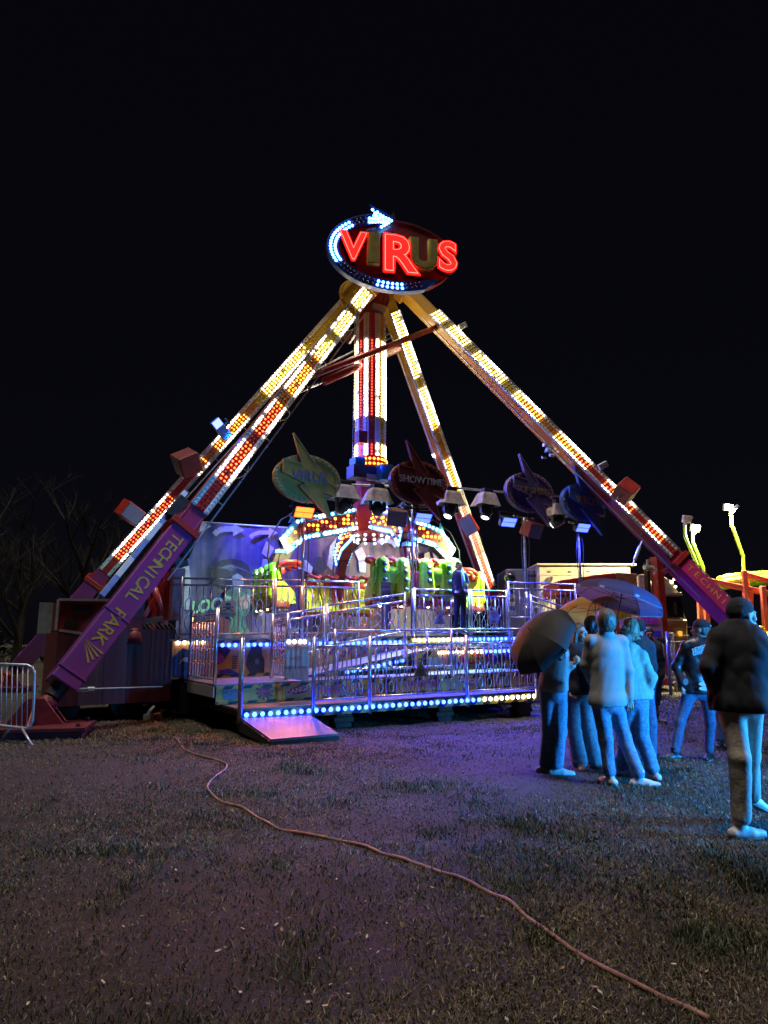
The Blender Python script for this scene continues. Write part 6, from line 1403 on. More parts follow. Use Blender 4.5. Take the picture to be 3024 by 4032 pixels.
H_br = hair_mat('brown_hair', (.10, .055, .03)); H_dk = hair_mat('dark_hair', (.028, .018, .014)); H_bl = hair_mat('fair_hair', (.26, .18, .10)); H_gr = hair_mat('ash_brown_hair', (.13, .095, .065))
# man in the pale fleece, back to us
J = joints(zA, 8.05, head=(945, 492), neck=(950, 600), shL=(800, 672), shR=(1100, 680), elL=(745, 905, .05), haL=(800, 1060, .22), elR=(1168, 960, -.02), haR=(1180, 1235, -.05), hip=(965, 1275), hipL=(895, 1300), hipR=(1040, 1300), knL=(945, 1620), knR=(1125, 1610), anL=(985, 1935), anR=(1275, 1935, -.1), toeL=(-.25, .9, 0), toeR=(.85, -.25, 0))
person('person seen from behind in a pale fleece and jeans, short ash-brown hair', J, (0, 1, 0), (.05, 1, .05), cloth('pale_fleece', (.30, .30, .29), .95, 110, .18, .1), DEN, None, SHW, hair_short(H_gr, .024, .05, -.085), hs=1.05, hands=(False, True), jr=.022, collar=.09, pad=1.05, lr=.016, flare=.018, crease=.45, hem=zA(965, 1300, 8.05).z, face=True)
# person holding the black umbrella
J = joints(zA, 8.6, head=(520, 610, .05), neck=(490, 725), shL=(395, 800, -.08), shR=(530, 800, .12), elL=(395, 905, -.2), haL=(452, 790, -.28), elR=(505, 985, .0), haR=(625, 905, -.1), hip=(440, 1150), hipL=(385, 1180), hipR=(500, 1180), knL=(395, 1545, .08), knR=(500, 1550), anL=(360, 1890, .1), anR=(470, 1890), toeL=(.9, -.2, 0), toeR=(.95, -.2, 0), palmR=(.3, -.3, .9), palmL=(.3, -.2, .5))
person('person in a grey hoodie and dark-blue jeans holding the black umbrella', J, (.9, -.25, 0), (.95, .2, 0), cloth('grey_hoodie', (.34, .34, .34), .9, 60, .35, .12), DEN, None, SHW, hair_short(H_br), jr=.030, lr=.016, flare=.024, curl=.9, hem=zA(440, 1160, 8.6).z, pad=.9)
# laughing woman
J = joints(zA, 9.0, head=(695, 608), neck=(668, 735), shL=(765, 790, .05), shR=(575, 800, -.02), elL=(745, 985, -.06), haL=(690, 905, -.3), elR=(560, 1010, .02), haR=(600, 1150, -.1), hip=(665, 1170), hipL=(730, 1195), hipR=(610, 1195), knL=(790, 1560), knR=(650, 1560), anL=(860, 1880), anR=(700, 1890), toeL=(.5, -.85, 0), toeR=(-.1, -1, 0), laugh=True, palmL=(-.3, -.3, .8))
person('laughing person with long brown hair, black top and flared jeans under the umbrellas', J, (.5, -.8, 0), (.62, -.78, .05), BLK, DEN3, H_br, mat('tan_shoe', (.32, .24, .16), .5, 0, .2, 20), hair_long(H_br, .22, .03), jr=.022, lr=.012, flare=.05, hem=zA(660, 1190, 9.0).z, hs=.98, pad=.92)
# dark curly head behind the fleece
J = joints(zA, 9.5, head=(815, 540), neck=(830, 635), shL=(720, 700), shR=(930, 700), elL=(720, 900), haL=(745, 1030, -.1), elR=(940, 900), haR=(920, 1050), hip=(830, 1120), hipL=(780, 1140), hipR=(880, 1140), knL=(790, 1470), knR=(880, 1470), anL=(790, 1800), anR=(890, 1790))
person('person with dark curly hair in a dark jacket, mostly hidden behind the pale fleece', J, (.2, 1, 0), (.2, 1, 0), NAVY, DEN3, None, BOOT, hair_short(H_dk, .028, .06, -.075), jr=.03, hands=(False, False), hem=zA(830, 1140, 9.5).z)
# woman in the cream jacket
J = joints(zA, 8.4, head=(1110, 665, .05), neck=(1160, 765), shL=(1085, 835, .08), shR=(1290, 830, -.05), elL=(1110, 1030, .2), haL=(1100, 1120, .3), elR=(1378, 1030, -.1), haR=(1340, 1205, -.05), hip=(1235, 1220), hipL=(1175, 1250), hipR=(1285, 1250), knL=(1150, 1600, .1), knR=(1290, 1590), anL=(1110, 1900, .2), anR=(1405, 1915, -.05), toeL=(-.4, .6, 0), toeR=(-.3, .9, 0))
person('person with long brown hair in a cream jacket and pale jeans beside the fleece', J, (-.45, .9, 0), (-.7, .6, 0), cloth('cream_jacket', (.36, .36, .30), .85, 30, .3, .1), DEN, None, SHW, hair_long(H_br, .34, .03), jr=.038, lr=.016, flare=.028, hem=zA(1240, 1235, 8.4).z, hs=.97, hands=(False, True), pad=1.05)
# fair-haired person in black
J = joints(zA, 9.3, head=(1180, 555), neck=(1210, 655), shL=(1120, 715), shR=(1330, 730), elL=(1110, 920), haL=(1130, 1080), elR=(1380, 900), haR=(1370, 1060), hip=(1280, 1130), hipL=(1230, 1160), hipR=(1335, 1160), knL=(1250, 1480), knR=(1370, 1480), anL=(1260, 1790), anR=(1375, 1790), toeL=(-.2, .9, 0), toeR=(.3, .9, 0))
person('person with shaggy fair hair in a black jacket right of the fleece', J, (-.4, .9, 0), (-.55, .8, -.05), BLK, DEN2, None, BOOT, hair_long(H_bl, .06, .05, curl=.008), jr=.035, lr=.025, flare=.02, hem=zA(1280, 1150, 9.3).z)
# dark-capped head behind them
J = joints(zA, 10.0, head=(1265, 560), neck=(1275, 660), shL=(1190, 730), shR=(1365, 725), elL=(1180, 920), haL=(1190, 1080), elR=(1400, 915), haR=(1400, 1060), hip=(1290, 1080), hipL=(1250, 1110), hipR=(1335, 1110), knL=(1250, 1420), knR=(1340, 1420), anL=(1250, 1720), anR=(1340, 1720))
person('person with a dark knitted hat behind the fair-haired one', J, (.3, .9, 0), (.2, 1, 0), NAVY, DEN2, None, BOOT, beanie(BLK), jr=.03, hem=zA(1290, 1100, 10.0).z)
# youth with glasses by the entrance
def glasses(inner):
    def w(th, HP, HA, s):
        inner(th, HP, HA, s)
        for sx in (-1, 1): MB().tube([HP(.031 * sx + .024 * math.cos(t), .104, .002 + .018 * math.sin(t)) for t in [2 * math.pi * i / 12 for i in range(13)]], .003, 5).build('glasses_rim', [M_black], th)
        MB().tube([HP(-.008, .106, .004), HP(.008, .106, .004)], .003, 5).build('glasses_bridge', [M_black], th)
    return w
J = joints(zA, 14.2, head=(1365, 602), neck=(1385, 672), shL=(1335, 715), shR=(1450, 715), elL=(1330, 850), haL=(1340, 960, -.1), elR=(1485, 850), haR=(1495, 985, -.05), hip=(1405, 1020), hipL=(1375, 1040), hipR=(1435, 1040), knL=(1385, 1210), knR=(1435, 1210), anL=(1395, 1385), anR=(1438, 1385), toeL=(-.3, -.9, 0), toeR=(.7, -.7, 0))
person('youth with glasses in a navy jacket and blue shorts near the entrance sign', J, (-.2, -1, 0), (-.15, -1, -.25), NAVY, cloth('blue_shorts', (.06, .14, .34), .8, 30), H_br, mat('dark_trainer', (.05, .06, .10), .5), glasses(hair_short(H_br, .008, .04, -.03)), jr=.03, lr=.035, short=True, hem=zA(1405, 1050, 14.2).z, group='people waiting by the ride')
# man in leather waistcoat and cap
def patches(Y):
    def w(th):
        n = Vector((0.12, -1, .0)).normalized()
        def pt(x, y): return zB(x, y, Y)
        M_pe = mat('patch_cream', (.42, .44, .42), .8, 0, .15, 60)
        mb = MB(); q = [pt(x, y) for x, y in ((473, 545), (500, 525), (585, 500), (612, 508), (606, 560), (585, 568), (500, 590), (482, 592))]; mb.prism(q, n, .006); mb.build('patch', [M_pe], th)
        mb = MB(); c = sum(q, Vector()) / 8; mb.prism([c + (p - c) * .90 + n * .007 for p in q], n, .004); mb.build('patch_field', [M_black], th)
        r_ = (pt(612, 508) - pt(473, 545)).normalized()
        text('LE MANS', .062, pt(545, 530), r_, Z, .012, M_pe, 'lettering', th, .003); text('CHAPTER', .055, pt(545, 560), r_, Z, .012, M_pe, 'lettering', th, .003)
        mb = MB(); mb.prism([pt(575 + 48 * math.cos(t), 828 + 18 * math.sin(t) ) for t in [2 * math.pi * i / 20 for i in range(20)]], n, .006); mb.build('patch', [M_pe], th)
        mb = MB(); mb.prism([pt(578 + 48 * math.cos(t), 866 + 18 * math.sin(t)) for t in [2 * math.pi * i / 20 for i in range(20)]], n, .006); mb.build('patch', [M_pe], th)
        mb = MB(); mb.prism([pt(420 + 22 * math.cos(t), 810 + 28 * math.sin(t)) for t in [2 * math.pi * i / 16 for i in range(16)]], n, .006); mb.build('patch', [mat('patch_dim', (.10, .10, .12), .7)], th)
    return w
LEA = mat('black_leather', (.016, .016, .018), .34, 0, .3, 16, bump=.35)
J = joints(zB, 9.75, head=(545, 378), neck=(545, 450), shL=(425, 515), shR=(632, 505), elL=(345, 685, .05), haL=(395, 830, -.05), elR=(690, 690), haR=(680, 870), hip=(530, 880), hipL=(450, 915), hipR=(602, 915), knL=(375, 1140), knR=(622, 1150), anL=(330, 1400, -.02), anR=(612, 1395), toeL=(-.95, -.1, 0), toeR=(-.5, -.7, 0))
tc_ = person('person in a black leather waistcoat with cream patches, dark cap and jeans', J, (-.12, 1, 0), (-.75, .62, .05), LEA, DEN2, H_gr, BOOT, cap(BLK, H_gr), hs=1.05, jr=.030, lr=.014, flare=.008, pad=1.15, hem=zB(530, 905, 9.75).z, hands=(True, True))
patches(9.75 - .20)(tc_)
J = joints(zB, 10.9, head=(760, 400), neck=(760, 470), shL=(670, 510), shR=(850, 510), elL=(660, 660), haL=(670, 800), elR=(860, 660), haR=(850, 800), hip=(740, 840), hipL=(705, 860), hipR=(775, 860), knL=(712, 1080), knR=(760, 1080), anL=(700, 1310), anR=(745, 1310), toeL=(-.5, -.8, 0), toeR=(-.3, -.9, 0))
person('person in dark jeans almost hidden behind the person with the beanie', J, (0, -1, 0), (-.3, -1, 0), BLK, DEN2, H_dk, BOOT, hair_short(H_dk), jr=.03, lr=.02)
# person with the beanie walking past on the right
J = joints(zB, 5.95, head=(893, 262, .02), neck=(850, 372), shL=(690, 455), shR=(990, 455, .03), elL=(610, 690, -.05), haL=(668, 880, .16), elR=(1085, 680, .02), haR=(1060, 905, .12), hip=(870, 1000), hipL=(800, 1050), hipR=(950, 1050), knL=(870, 1440, -.06), knR=(950, 1430, .12), anL=(868, 1880, -.02), anR=(965, 1790, .35), toeL=(.95, .12, 0), toeR=(.9, .35, 0), liftR=.45, lzR=.17, palmR=(-.3, .9, 0), palmL=(.3, .9, 0))
person('person in dark beanie, black jacket and cream trousers walking past at far right', J, (.55, .8, 0), (.97, .22, .0), cloth('black_fleece', (.016, .017, .022), .95, 80, .12), cloth('cream_joggers', (.48, .42, .36), .9, 40, .3, .1), H_dk, SHW, beanie(cloth('dark_knit', (.02, .024, .03), .95, 120, .5)), hs=1.04, jr=.042, lr=.024, flare=.008, pad=1.15, collar=.03, hem=zB(870, 1055, 5.95).z, hands=(False, True))
# ride operator leaning on the railing
zD = lambda x, y, Y, dy=0.0: at(1400 + x / 3.318, 2150 + y / 3.318, Y + dy)
J = joints(zD, 18.2, head=(1352, 265), neck=(1365, 325), shL=(1410, 365), shR=(1305, 365), elL=(1450, 470), haL=(1440, 560, -.15), elR=(1290, 480), haR=(1310, 575, -.15), hip=(1365, 620), hipL=(1400, 640), hipR=(1330, 640), knL=(1415, 850), knR=(1320, 850), anL=(1415, 1050), anR=(1310, 1050))
for s_ in 'LR': J['flo' + s_] = 1.745; J['an' + s_].z = 1.83
person('ride operator in a dark jacket with a green scarf standing behind the upper railing', J, (.25, -1, 0), (.25, -1, -.1), BLK, BLK, H_dk, BOOT, hair_short(H_dk, .004, .04, -.03), jr=.03, hem=zD(1365, 640, 18.2).z, group='ride staff')
sc_ = thing('scarf', zD(1370, 340, 18.2), 'pale green scarf round the operator\'s neck', 'scarf'); p0 = zD(1370, 345, 18.2)
MB().tube([p0 + Vector((.10 * math.cos(t), .09 * math.sin(t) - .02, .015 * math.sin(2 * t))) for t in [2 * math.pi * i / 12 for i in range(13)]], .035, 8).build('loop', [cloth('green_scarf', (.30, .50, .40), .9)], sc_, smooth=True)
mb = MB(); mb.tube([p0 + Vector((.03, -.14, -.02)), p0 + Vector((.05, -.17, -.2)), p0 + Vector((.06, -.17, -.42))], [.035, .04, .045], 8); mb.build('end', [cloth('green_scarf', (.30, .50, .40), .9)], sc_, smooth=True)

# ------------------------------------------------------------------ umbrellas
def umbrella(C_, axis, rad, m_out, m_in, label, grip, n=8, depth=.26):
    """C_ = centre of the rim, axis towards the ferrule"""
    ax = Vector(axis).normalized(); r = ax.orthogonal().normalized(); s = ax.cross(r); th = thing('umbrella', grip, label, 'umbrella', 'open umbrellas over the group')
    apex = C_ + ax * depth; mo, mi_ = MB(), MB(); K = 7
    def pt(i, t, sub):
        """t 0 apex .. 1 rim, fabric sagging between the ribs"""
        a = 2 * math.pi * (i + sub) / n; rr = rad * math.sin(t * math.pi * .5 * .98); sag = 4 * sub * (1 - sub)
        rr *= 1 - .075 * sag * t; hgt = depth * (1 - (1 - math.cos(t * math.pi * .5 * .98))) - .02 * sag * t * 0
        return C_ + (r * math.cos(a) + s * math.sin(a)) * rr + ax * hgt
    for i in range(n):
        mo = MB(); mi_ = MB()
        for k in range(K):
            for q in range(4):
                A_ = [pt(i, k / K, q / 4), pt(i, k / K, (q + 1) / 4), pt(i, (k + 1) / K, (q + 1) / 4), pt(i, (k + 1) / K, q / 4)]
                mo.quad(A_); mi_.quad([p - ax * .004 for p in A_[::-1]])
        pn = mo.build('panel', [m_out], th, smooth=True, weld=True); mi_.build('lining', [m_in], pn, smooth=True, weld=True)
        MB().tube([pt(i, k / K, 0) - ax * .010 for k in range(K + 1)], .004, 5).build('rib', [M_dark], th)
        MB().tube([pt(i, .62, 0) - ax * .012, apex - ax * (depth * .75)], .003, 5).build('stretcher', [M_dark], th)
    MB().tube([apex + ax * .06, apex, Vector(grip)], [.004, .007, .007], 8).build('shaft', [M_dark], th, smooth=True)
    g = Vector(grip); d = (g - apex).normalized(); MB().tube([g - d * .03, g + d * .10], .015, 8).build('handle', [M_black], th, smooth=True)
    # thin strap hanging from one rib
    b = pt(1, .9, 0); MB().tube([b, b - Z * .06, b - Z * .10 + r * .01], .006, 5).build('strap', [M_dark], th)
def umb_cloth(name, c, tr=.5, ct=None):
    m = mat(name, c, .6, 0, .18, 30); nt = m.node_tree; b = nt.nodes['Principled BSDF']; out = nt.nodes['Material Output']
    t = nt.nodes.new('ShaderNodeBsdfTranslucent'); t.inputs['Color'].default_value = (*(ct or c), 1); mx = nt.nodes.new('ShaderNodeMixShader'); mx.inputs[0].default_value = tr
    nt.links.new(b.outputs[0], mx.inputs[1]); nt.links.new(t.outputs[0], mx.inputs[2]); nt.links.new(mx.outputs[0], out.inputs['Surface']); return m
UM_B = mat('black_umbrella_cloth', (.012, .010, .010), .7, 0, .25, 30); UM_N = umb_cloth('navy_umbrella_cloth', (.06, .07, .16), .6, (.40, .30, .45)); UM_G = umb_cloth('lilac_grey_lining', (.72, .55, .74), .5); UM_Y = umb_cloth('yellow_umbrella_cloth', (.72, .40, .07), .55)
umbrella(zA(350, 690, 8.35), (-.72, -.40, .60), .46, UM_B, UM_B, 'black umbrella tilted to the left over the person in the grey hoodie', zA(452, 800, 8.32), depth=.24)
umbrella(zA(1070, 300, 8.45), (.33, .06, .94), .535, UM_N, UM_G, 'navy umbrella with a lilac-grey lining, highest of the three', zA(1000, 790, 8.62), depth=.23)
umbrella(zA(870, 412, 9.35), (-.04, .25, .97), .54, UM_Y, UM_Y, 'yellow umbrella half hidden below the navy one', zA(880, 800, 9.3), depth=.22)
# ------------------------------------------------------------------ background on the right: van, booth, lorry, coaster
XA, YA = Vector((1, 0, 0)), Vector((0, 1, 0))
def quadbox(name, px0, py0, px1, py1, Y, dep, m, par, bev=.02, yaw=0.0):
    a = at(px0, py0, Y); b = at(px1, py1, Y); c = (a + b) / 2 + YA * dep / 2
    ux = Vector((math.cos(yaw), math.sin(yaw), 0)); uy = Z.cross(ux)
    mb = MB(); mb.box(c, (ux, uy, Z), (abs(b.x - a.x) / 2, dep / 2, abs(a.z - b.z) / 2)); return mb.build(name, [m], par, bevel=bev)
van = thing('living_van', Vector((9, 28, 0)), 'cream living van with a painted bird on its side behind the ride', 'van')
M_crm = mat('van_cream', (.62, .56, .36), .35, 0, .08, 3, coat=.4)
quadbox('body', 2117, 2224, 2503, 2560, 27.0, 2.5, M_crm, van, .06); quadbox('roof_edge', 2113, 2218, 2507, 2226, 26.9, 2.7, mat('van_trim', (.5, .46, .34), .4), van, .02)
quadbox('front_body', 1992, 2240, 2116, 2560, 27.4, 2.3, mat('van_grey', (.16, .16, .17), .4, 0, .15, 3), van, .05)
for x in (1998, 2012, 2080, 2092, 2103): quadbox('vent', x, 2262, x + 9, 2271, 27.36, .03, M_black, van, 0)
quadbox('trim_line', 2118, 2262, 2502, 2264, 26.98, .02, mat('van_trim', (.5, .46, .34), .4), van, 0)
for x in (2158, 2240, 2312, 2385): quadbox('roof_vent', x, 2248, x + 12, 2254, 26.98, .03, mat('van_vent', (.16, .15, .12), .4), van, .005)
def vpoly(pts, m, name, lift=0.0):
    mb = MB(); mb.prism([at(x, y, 26.97 - lift) for x, y in pts], -YA, .01); mb.build(name, [m], van)
I_bird = mat('bird_brown', (.12, .09, .06), .5, 0, .4, 12)
vpoly([(2140, 2300), (2152, 2285), (2166, 2270), (2175, 2268), (2177, 2276), (2172, 2290), (2160, 2300)], I_bird, 'painted_bird'); vpoly([(2118, 2370), (2150, 2325), (2200, 2310), (2270, 2300), (2275, 2315), (2210, 2335), (2150, 2380), (2120, 2385)], mat('bird_grey', (.25, .22, .18), .5, 0, .4, 10), 'painted_branch', .012)
for k in range(2): c = at(2200 + 220 * k, 2570, 27.0); mb = MB(); mb.tube([Vector((c.x, 27.0, .48)), Vector((c.x, 27.3, .48))], .48, 18); mb.build('wheel', [M_rubber], van)
# booth with red roof
booth = thing('ticket_booth', Vector((6, 21.3, 0)), 'ticket booth with red roof and peach panel reading ENTREE in magenta', 'booth')
M_tent = mat('tent_red', (.42, .03, .03), .6, 0, .2, 3, bump=.4)
def atp(pts, Y): return [at(x, y, Y) for x, y in pts]
mb = MB(); mb.prism(atp([(2200, 2286), (2300, 2270), (2424, 2254), (2424, 2332), (2300, 2340), (2200, 2345)], 21.6), YA, 2.2); mb.build('roof', [M_tent], booth, bevel=.03)
mb = MB(); mb.prism(atp([(2426, 2254), (2508, 2258), (2512, 2318), (2426, 2330)], 21.58), YA, 2.0); mb.build('roof_end', [mat('tent_tan', (.34, .14, .07), .5, 0, .3, 5, bump=.5)], booth, bevel=.03)
quadbox('wall', 2240, 2345, 2500, 2620, 21.9, 1.8, mat('booth_red', (.32, .025, .03), .5, 0, .2, 3), booth, .03)
M_peach = mat('booth_peach', (.56, .30, .20), .5, 0, .12, 4)
quadbox('front_panel', 2440, 2430, 2608, 2560, 21.3, .06, M_peach, booth, .01); quadbox('panel_edge', 2605, 2425, 2612, 2580, 21.28, .08, M_galv, booth, .005)
p = at(2543, 2444, 21.27); text('ENTREE', .22, p, XA, Z, .004, mat('magenta_print', (.62, .02, .40), .5, 0, .1, 9), 'lettering', booth, .006, .008)
quadbox('notice', 2545, 2470, 2605, 2485, 21.28, .015, mat('notice_pink', (.50, .22, .30), .5), booth, 0); p = at(2582, 2496, 21.27); text('OUVERT', .10, p, XA, Z, .004, I_blue, 'lettering', booth, .004) if False else None
quadbox('notice', 2572, 2488, 2602, 2502, 21.28, .015, I_blue, booth, 0)
quadbox('sign_back', 2510, 2430, 2576, 2458, 21.285, .008, mat('notice_pale', (.58, .40, .46), .5), booth, 0)
# striped pole by the railing
pole = thing('striped_pole', L(8.2, 4.3, 1.6), 'black and yellow twisted pole behind the upper railing', 'pole')
c0 = at(2010, 2290, 20.2); c1 = at(2015, 2420, 20.2)
for k in range(8): a = c0.lerp(c1, k / 8); b = c0.lerp(c1, (k + 1) / 8); mb = MB(); mb.tube([a, b], .10, 12); mb.build('band', [(M_black, M_yel)[k % 2]], pole, smooth=False)
mb = MB(); mb.ell(c0 + Z * .1, (XA, YA, Z), (.17, .17, .17), 14, 10); mb.build('helmet', [mat('helmet_black', (.02, .03, .03), .1, 0, .1, 9, coat=1)], pole, smooth=True)
# lorry cab
cab = thing('lorry', Vector((10, 24, 0)), 'dark grey lorry cab with reflections standing behind the front right leg', 'lorry')
M_cab = mat('cab_paint', (.34, .31, .22), .22, .2, .15, 3, coat=.8)
Yc = 24.0
prof = [(2515, 2262), (2560, 2258), (2610, 2268), (2648, 2288), (2672, 2330), (2690, 2400), (2708, 2445), (2712, 2600), (2515, 2600)]
mb = MB(); mb.prism(atp(prof, Yc), YA, 2.4); mb.build('body', [M_cab], cab, bevel=.05)
mb = MB(); mb.prism(atp([(2600, 2330), (2684, 2332), (2690, 2344), (2600, 2344)], Yc - .12), YA, .14); mb.build('visor', [mat('cab_visor', (.22, .20, .14), .25, 0, .1, 5, coat=.6)], cab, bevel=.01)
mb = MB(); mb.prism(atp([(2610, 2350), (2678, 2350), (2690, 2400), (2692, 2432), (2610, 2432)], Yc - .03), YA, .06); mb.build('window', [mat('cab_glass', (.01, .012, .015), .05, 0, .1, 5, coat=1)], cab)
for (x0, y0, x1, y1, nm, m) in ((2654, 2370, 2668, 2420, 'mirror', M_black), (2672, 2485, 2688, 2505, 'marker_plate', mat('marker_amber', (.75, .42, .05), .5, emit=(1, .5, .05), es=.25)), (2615, 2440, 2705, 2444, 'trim', M_galv), (2615, 2466, 2640, 2470, 'stripe', M_red), (2520, 2330, 2600, 2336, 'trim', M_galv), (2600, 2500, 2712, 2504, 'step', M_galv), (2620, 2520, 2660, 2560, 'tank', M_galv)): quadbox(nm, x0, y0, x1, y1, Yc - .10, .08, m, cab, .008)
for (x, y, r_) in ((2560, 2292, .05), (2570, 2300, .05), (2578, 2311, .05), (2590, 2300, .04), (2645, 2292, .06), (2660, 2310, .05), (2655, 2280, .05)): mb = MB(); mb.dome(at(x, y, Yc - .02), -YA, r_, 8, 2); mb.build('roof_lamp', [lamp_mat('cab_lamp', (1, .85, .45), 1.6)], cab, smooth=True)
for x in (2560, 2690): c = at(x, 2600, Yc); mb = MB(); mb.tube([Vector((c.x, Yc - .05, .5)), Vector((c.x, Yc + .3, .5))], .5, 18); mb.build('wheel', [M_rubber], cab)
# coaster with red frame, lime track and three lime lamp posts
zC = lambda x, y, Y: at(2424 + x / 2.765, 1900 + y / 2.765, Y)
coast = thing('roller_coaster', zC(1400, 1700, 25) - Z * zC(1400, 1700, 25).z, 'red steel coaster frame with lime green track at the right edge', 'coaster')
M_cr = mat('coaster_red', (.72, .14, .09), .4, 0, .12, 4, coat=.3); M_lime = mat('lime_paint', (.30, .60, .03), .4, 0, .12, 4, coat=.3)
for k, (a, b, w, Y) in enumerate((((940, 1055), (1700, 1215), .42, 25), ((1410, 1000), (1700, 1080), .36, 25.5), ((915, 1280), (935, 1760), .34, 24.6), ((985, 1340), (1015, 1790), .34, 24.8), ((1400, 960), (1445, 1760), .36, 24.9), ((1470, 1180), (1480, 1700), .3, 26), ((1600, 1130), (1650, 1780), .36, 24.8), ((1430, 1080), (1470, 1300), .25, 25.2))):
    mb = MB(); mb.bar(zC(*a, Y), zC(*b, Y), w * .46, w * .5, YA); mb.build('beam', [M_cr], coast, bevel=.02)
def track_pts(dy, Yoff): return [zC(x, y + dy, 26 + Yoff) for x, y in ((1115, 1060), (1200, 1035), (1330, 1015), (1480, 1003), (1620, 995), (1760, 990))]
for dy, Yo in ((0, 0), (45, -.4), (95, 1.2), (75, .5)): MB().tube(track_pts(dy, Yo), .12, 8).build('track_rail', [M_lime], coast, smooth=True)
A_, B_, C3 = track_pts(0, 0), track_pts(45, -.4), track_pts(95, 1.2)
for i in range(5):
    for t in (0, .5): MB().tube([A_[i].lerp(A_[i + 1], t), B_[i].lerp(B_[i + 1], t + .3 if t < .5 else t)], .04, 6).build('track_tie', [M_lime], coast); MB().tube([A_[i].lerp(A_[i + 1], t), C3[i].lerp(C3[i + 1], t)], .04, 6).build('track_tie', [M_lime], coast)
car = thing('coaster_car', zC(1640, 1720, 23.5), 'yellow coaster car half visible behind the person with the beanie', 'coaster car')
mb = MB(); c = zC(1640, 1720, 23.5); mb.box(c, (XA, YA, Z), (.55, .5, .16)); mb.ell(c + Z * .1 + XA * .3, (XA, YA, Z), (.4, .4, .22), 12, 8); mb.build('shell', [mat('car_yellow', (.70, .48, .03), .3, 0, .1, 4, coat=.5)], car, bevel=.04)
MB().tube([c + Vector((-.3 + .16 * math.cos(t), -.3, .3 + .14 * math.sin(t))) for t in [2 * math.pi * i / 12 for i in range(13)]], .03, 6).build('grab_ring', [mat('car_yellow', (.70, .48, .03), .3)], car)
LP = [([(895, 1010), (890, 900), (755, 590), (750, 465)], False, 'lime lamp post with its lamp turned away, leftmost of three'), ([(962, 1045), (955, 930), (840, 650), (838, 560)], True, 'lime lamp post with a lit lamp, middle of three'), ([(1395, 960), (1390, 810), (1265, 470), (1255, 335)], True, 'tallest lime lamp post with a lit lamp at the right')]
for k, (pts, lit, lb_) in enumerate(LP):
    Y = 25.2 + .3 * k; q = [zC(x, y, Y) for x, y in pts]; th = thing('lamp_post', q[0], lb_, 'lamp post', 'lime lamp posts of the coaster')
    MB().tube(q, .055 if k < 2 else .065, 10).build('pole', [M_lime], th, smooth=False)
    t = q[-1]; d = Vector((.1, -1, -.2)).normalized(); ax_ = axes_to(d, .1)
    mb = MB(); mb.bar(t, t + Z * .3 + XA * .28, .12, .1); mb.build('arm', [M_white], th)
    hc = t + Z * .22 + (XA * -.1 if k == 2 else XA * .1)
    mb = MB(); mb.box(hc, ax_, (.16, .13, .07)); mb.build('housing', [M_white], th, bevel=.02)
    mb = MB(); mb.box(hc + d * .075, ax_, (.145, .115, .008)); mb.build('lens', [lamp_mat('coaster_lamp', (1.0, .88, .5), 12) if lit else mat('unlit_lens', (.6, .58, .5), .2)], th)
    if lit:
        spot('coaster_beam', hc + d * .12, hc + Vector((-6.0, 2.0, -5) if k < 2 else (.6, -.5, -6)), (1, .84, .46), 4500, 125, .8, .15, th)

# ------------------------------------------------------------------ crowd barrier, hose, trees
zE = lambda x, y: (x / 2.37, 2400 + y / 2.37)
bar = thing('crowd_barrier', onz(60, 2930), 'galvanised crowd barrier cut off by the left edge of the field', 'barrier')
def bp(x, y, dY=0): px, py = zE(x, y); return at(px, py, 11.3 + dY)
tl = [bp(-900, 470, .6), bp(0, 508), bp(255, 518), bp(300, 540), bp(322, 590), bp(318, 800), bp(305, 1040), bp(285, 1085), bp(240, 1110), bp(0, 1082), bp(-900, 1000, .6)]
MB().tube(tl, .021, 10).build('frame', [M_galv], bar, smooth=True)
for k in range(14):
    x = 262 - 49 * k; y0 = 518 - .035 * (262 - x); y1 = 1112 - .11 * (255 - x); dY = max(0, -x) / 900 * .6
    MB().tube([bp(x, y0, dY), bp(x - 12, y1, dY)], .009, 6).build('bar', [M_galv], bar, smooth=True)
MB().tube([bp(205, 1110), bp(300, 1270, -.25)], .018, 8).build('leg', [M_galv], bar, smooth=True); MB().tube([bp(100, 1100), bp(-5, 1240, .3)], .018, 8).build('leg', [M_galv], bar, smooth=True)
hp_ = [(755 / 1.106, 2900 + 8 / 1.106)] + [(x / 1.106, 2900 + y / 1.106) for x, y in ((780, 22), (790, 50), (850, 90), (960, 110), (990, 122), (995, 138), (960, 165), (912, 195), (897, 215), (905, 245), (940, 270), (1000, 288), (1060, 312), (1110, 345), (1150, 375), (1210, 398), (1280, 415), (1400, 435), (1500, 460), (1600, 500))] + [(1500 + x / 1.0886, 2900 + y / 1.0886) for x, y in ((0, 520), (70, 540), (130, 555), (260, 600), (400, 655), (480, 685), (540, 720), (600, 765), (640, 795), (740, 870), (880, 955), (1050, 1045), (1200, 1110), (1330, 1170), (1480, 1250))]
pts = []
for (x0, y0), (x1, y1) in zip(hp_[:-1], hp_[1:]):
    for t in (0, .5): pts.append(onz(x0 + (x1 - x0) * t, y0 + (y1 - y0) * t))
for i in range(3):
    q = list(pts)
    for j in range(1, len(pts) - 1): q[j] = (pts[j - 1] + pts[j] * 2 + pts[j + 1]) / 4
    pts = q
zs = ground_z(np.array([p.x for p in pts]), np.array([p.y for p in pts]))
pts = [Vector((p.x, p.y, float(z) + .010 + .006 * math.sin(i * 1.3))) for i, (p, z) in enumerate(zip(pts, zs))]
hose = MB().tube(pts, .0125, 10).build('water_hose', [mat('hose_pinkish', (.26, .13, .10), .45, 0, .25, 15)], None, smooth=True); tag(hose, 'long pinkish brown hose snaking across the grass to the bottom right', 'hose')
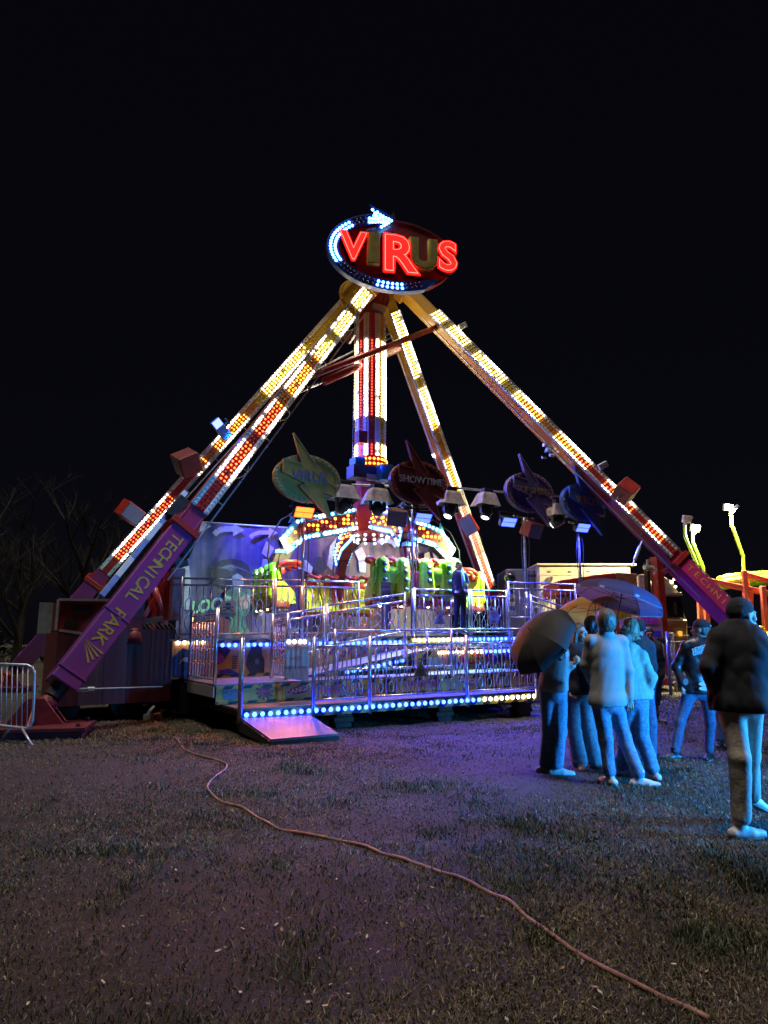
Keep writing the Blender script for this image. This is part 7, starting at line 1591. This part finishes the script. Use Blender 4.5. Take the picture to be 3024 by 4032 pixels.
def bare_tree(base, h, label, seed):
    r_ = random.Random(seed); th = thing('bare_tree', base, label, 'tree', 'bare trees behind the ride'); tk, cr = MB(), MB()
    def branch(p, d, ln, rad, lev):
        q = p; ps = [p]; k = 4
        for i in range(k): d = (d + Vector((r_.uniform(-.2, .2), r_.uniform(-.2, .2), r_.uniform(-.05, .15)))).normalized(); q = q + d * ln / k; ps.append(q)
        (tk if lev < 1 else cr).tube(ps, [rad * (1 - .55 * i / k) for i in range(k + 1)], 6 if lev < 2 else 3, 0, False)
        if lev < 4:
            for i in range(4 if lev else 7):
                t = r_.uniform(.35, 1); s_ = ps[min(k, int(t * k))]; nd = (d + Vector((r_.uniform(-1, 1), r_.uniform(-1, 1), r_.uniform(-.1, .6)))).normalized(); branch(s_, nd, ln * r_.uniform(.45, .68), rad * .42, lev + 1)
    branch(Vector(base), Z, h * .5, h * .022, 0)
    tk.build('trunk', [mat('bark', (.012, .010, .009), .85, 0, .4, 8, bump=.5)], th, smooth=True); cr.build('crown', [mat('bark', (.05, .042, .035), .85)], th, smooth=True)
for k, (px, Y, h, lb_) in enumerate(((60, 38, 13, 'tall bare tree at the left edge behind the field'), (300, 44, 15, 'tall bare tree left of the ride legs'), (-120, 34, 12, 'bare tree just outside the left edge'), (520, 60, 14, 'distant bare tree behind the left legs'), (2880, 70, 12, 'distant bare tree behind the coaster'))): 
    p = at(px, 2560, Y); bare_tree(Vector((p.x, Y, 0)), h, lb_, 40 + k)
hd = MB()  # hedge added, near black, so the far ground reads as dark
for k in range(9000):
    x = rng.uniform(-75, 75); y = 58 + rng.uniform(-2.5, 2.5); top = 2.2 + 1.6 * math.sin(x * .21) * math.sin(x * .083 + 1) + .9 * math.sin(x * .9); z = rng.random() ** .8 * max(1.2, top); q_ = rng.uniform(.12, .34)
    a_ = Vector((rng.uniform(-1, 1), rng.uniform(-1, 1), rng.uniform(-1, 1))).normalized() * q_; b_ = a_.orthogonal().normalized() * q_ * .6; c_ = Vector((x, y, z)); hd.quad([c_ - a_, c_ - b_, c_ + a_, c_ + b_])
tag(hd.build('added_hedge', [mat('added_hedge_dark', (.012, .016, .010), .9, 0, .5, 2)], None), 'added dark hedge hiding the lit far ground', None, None, 'stuff')
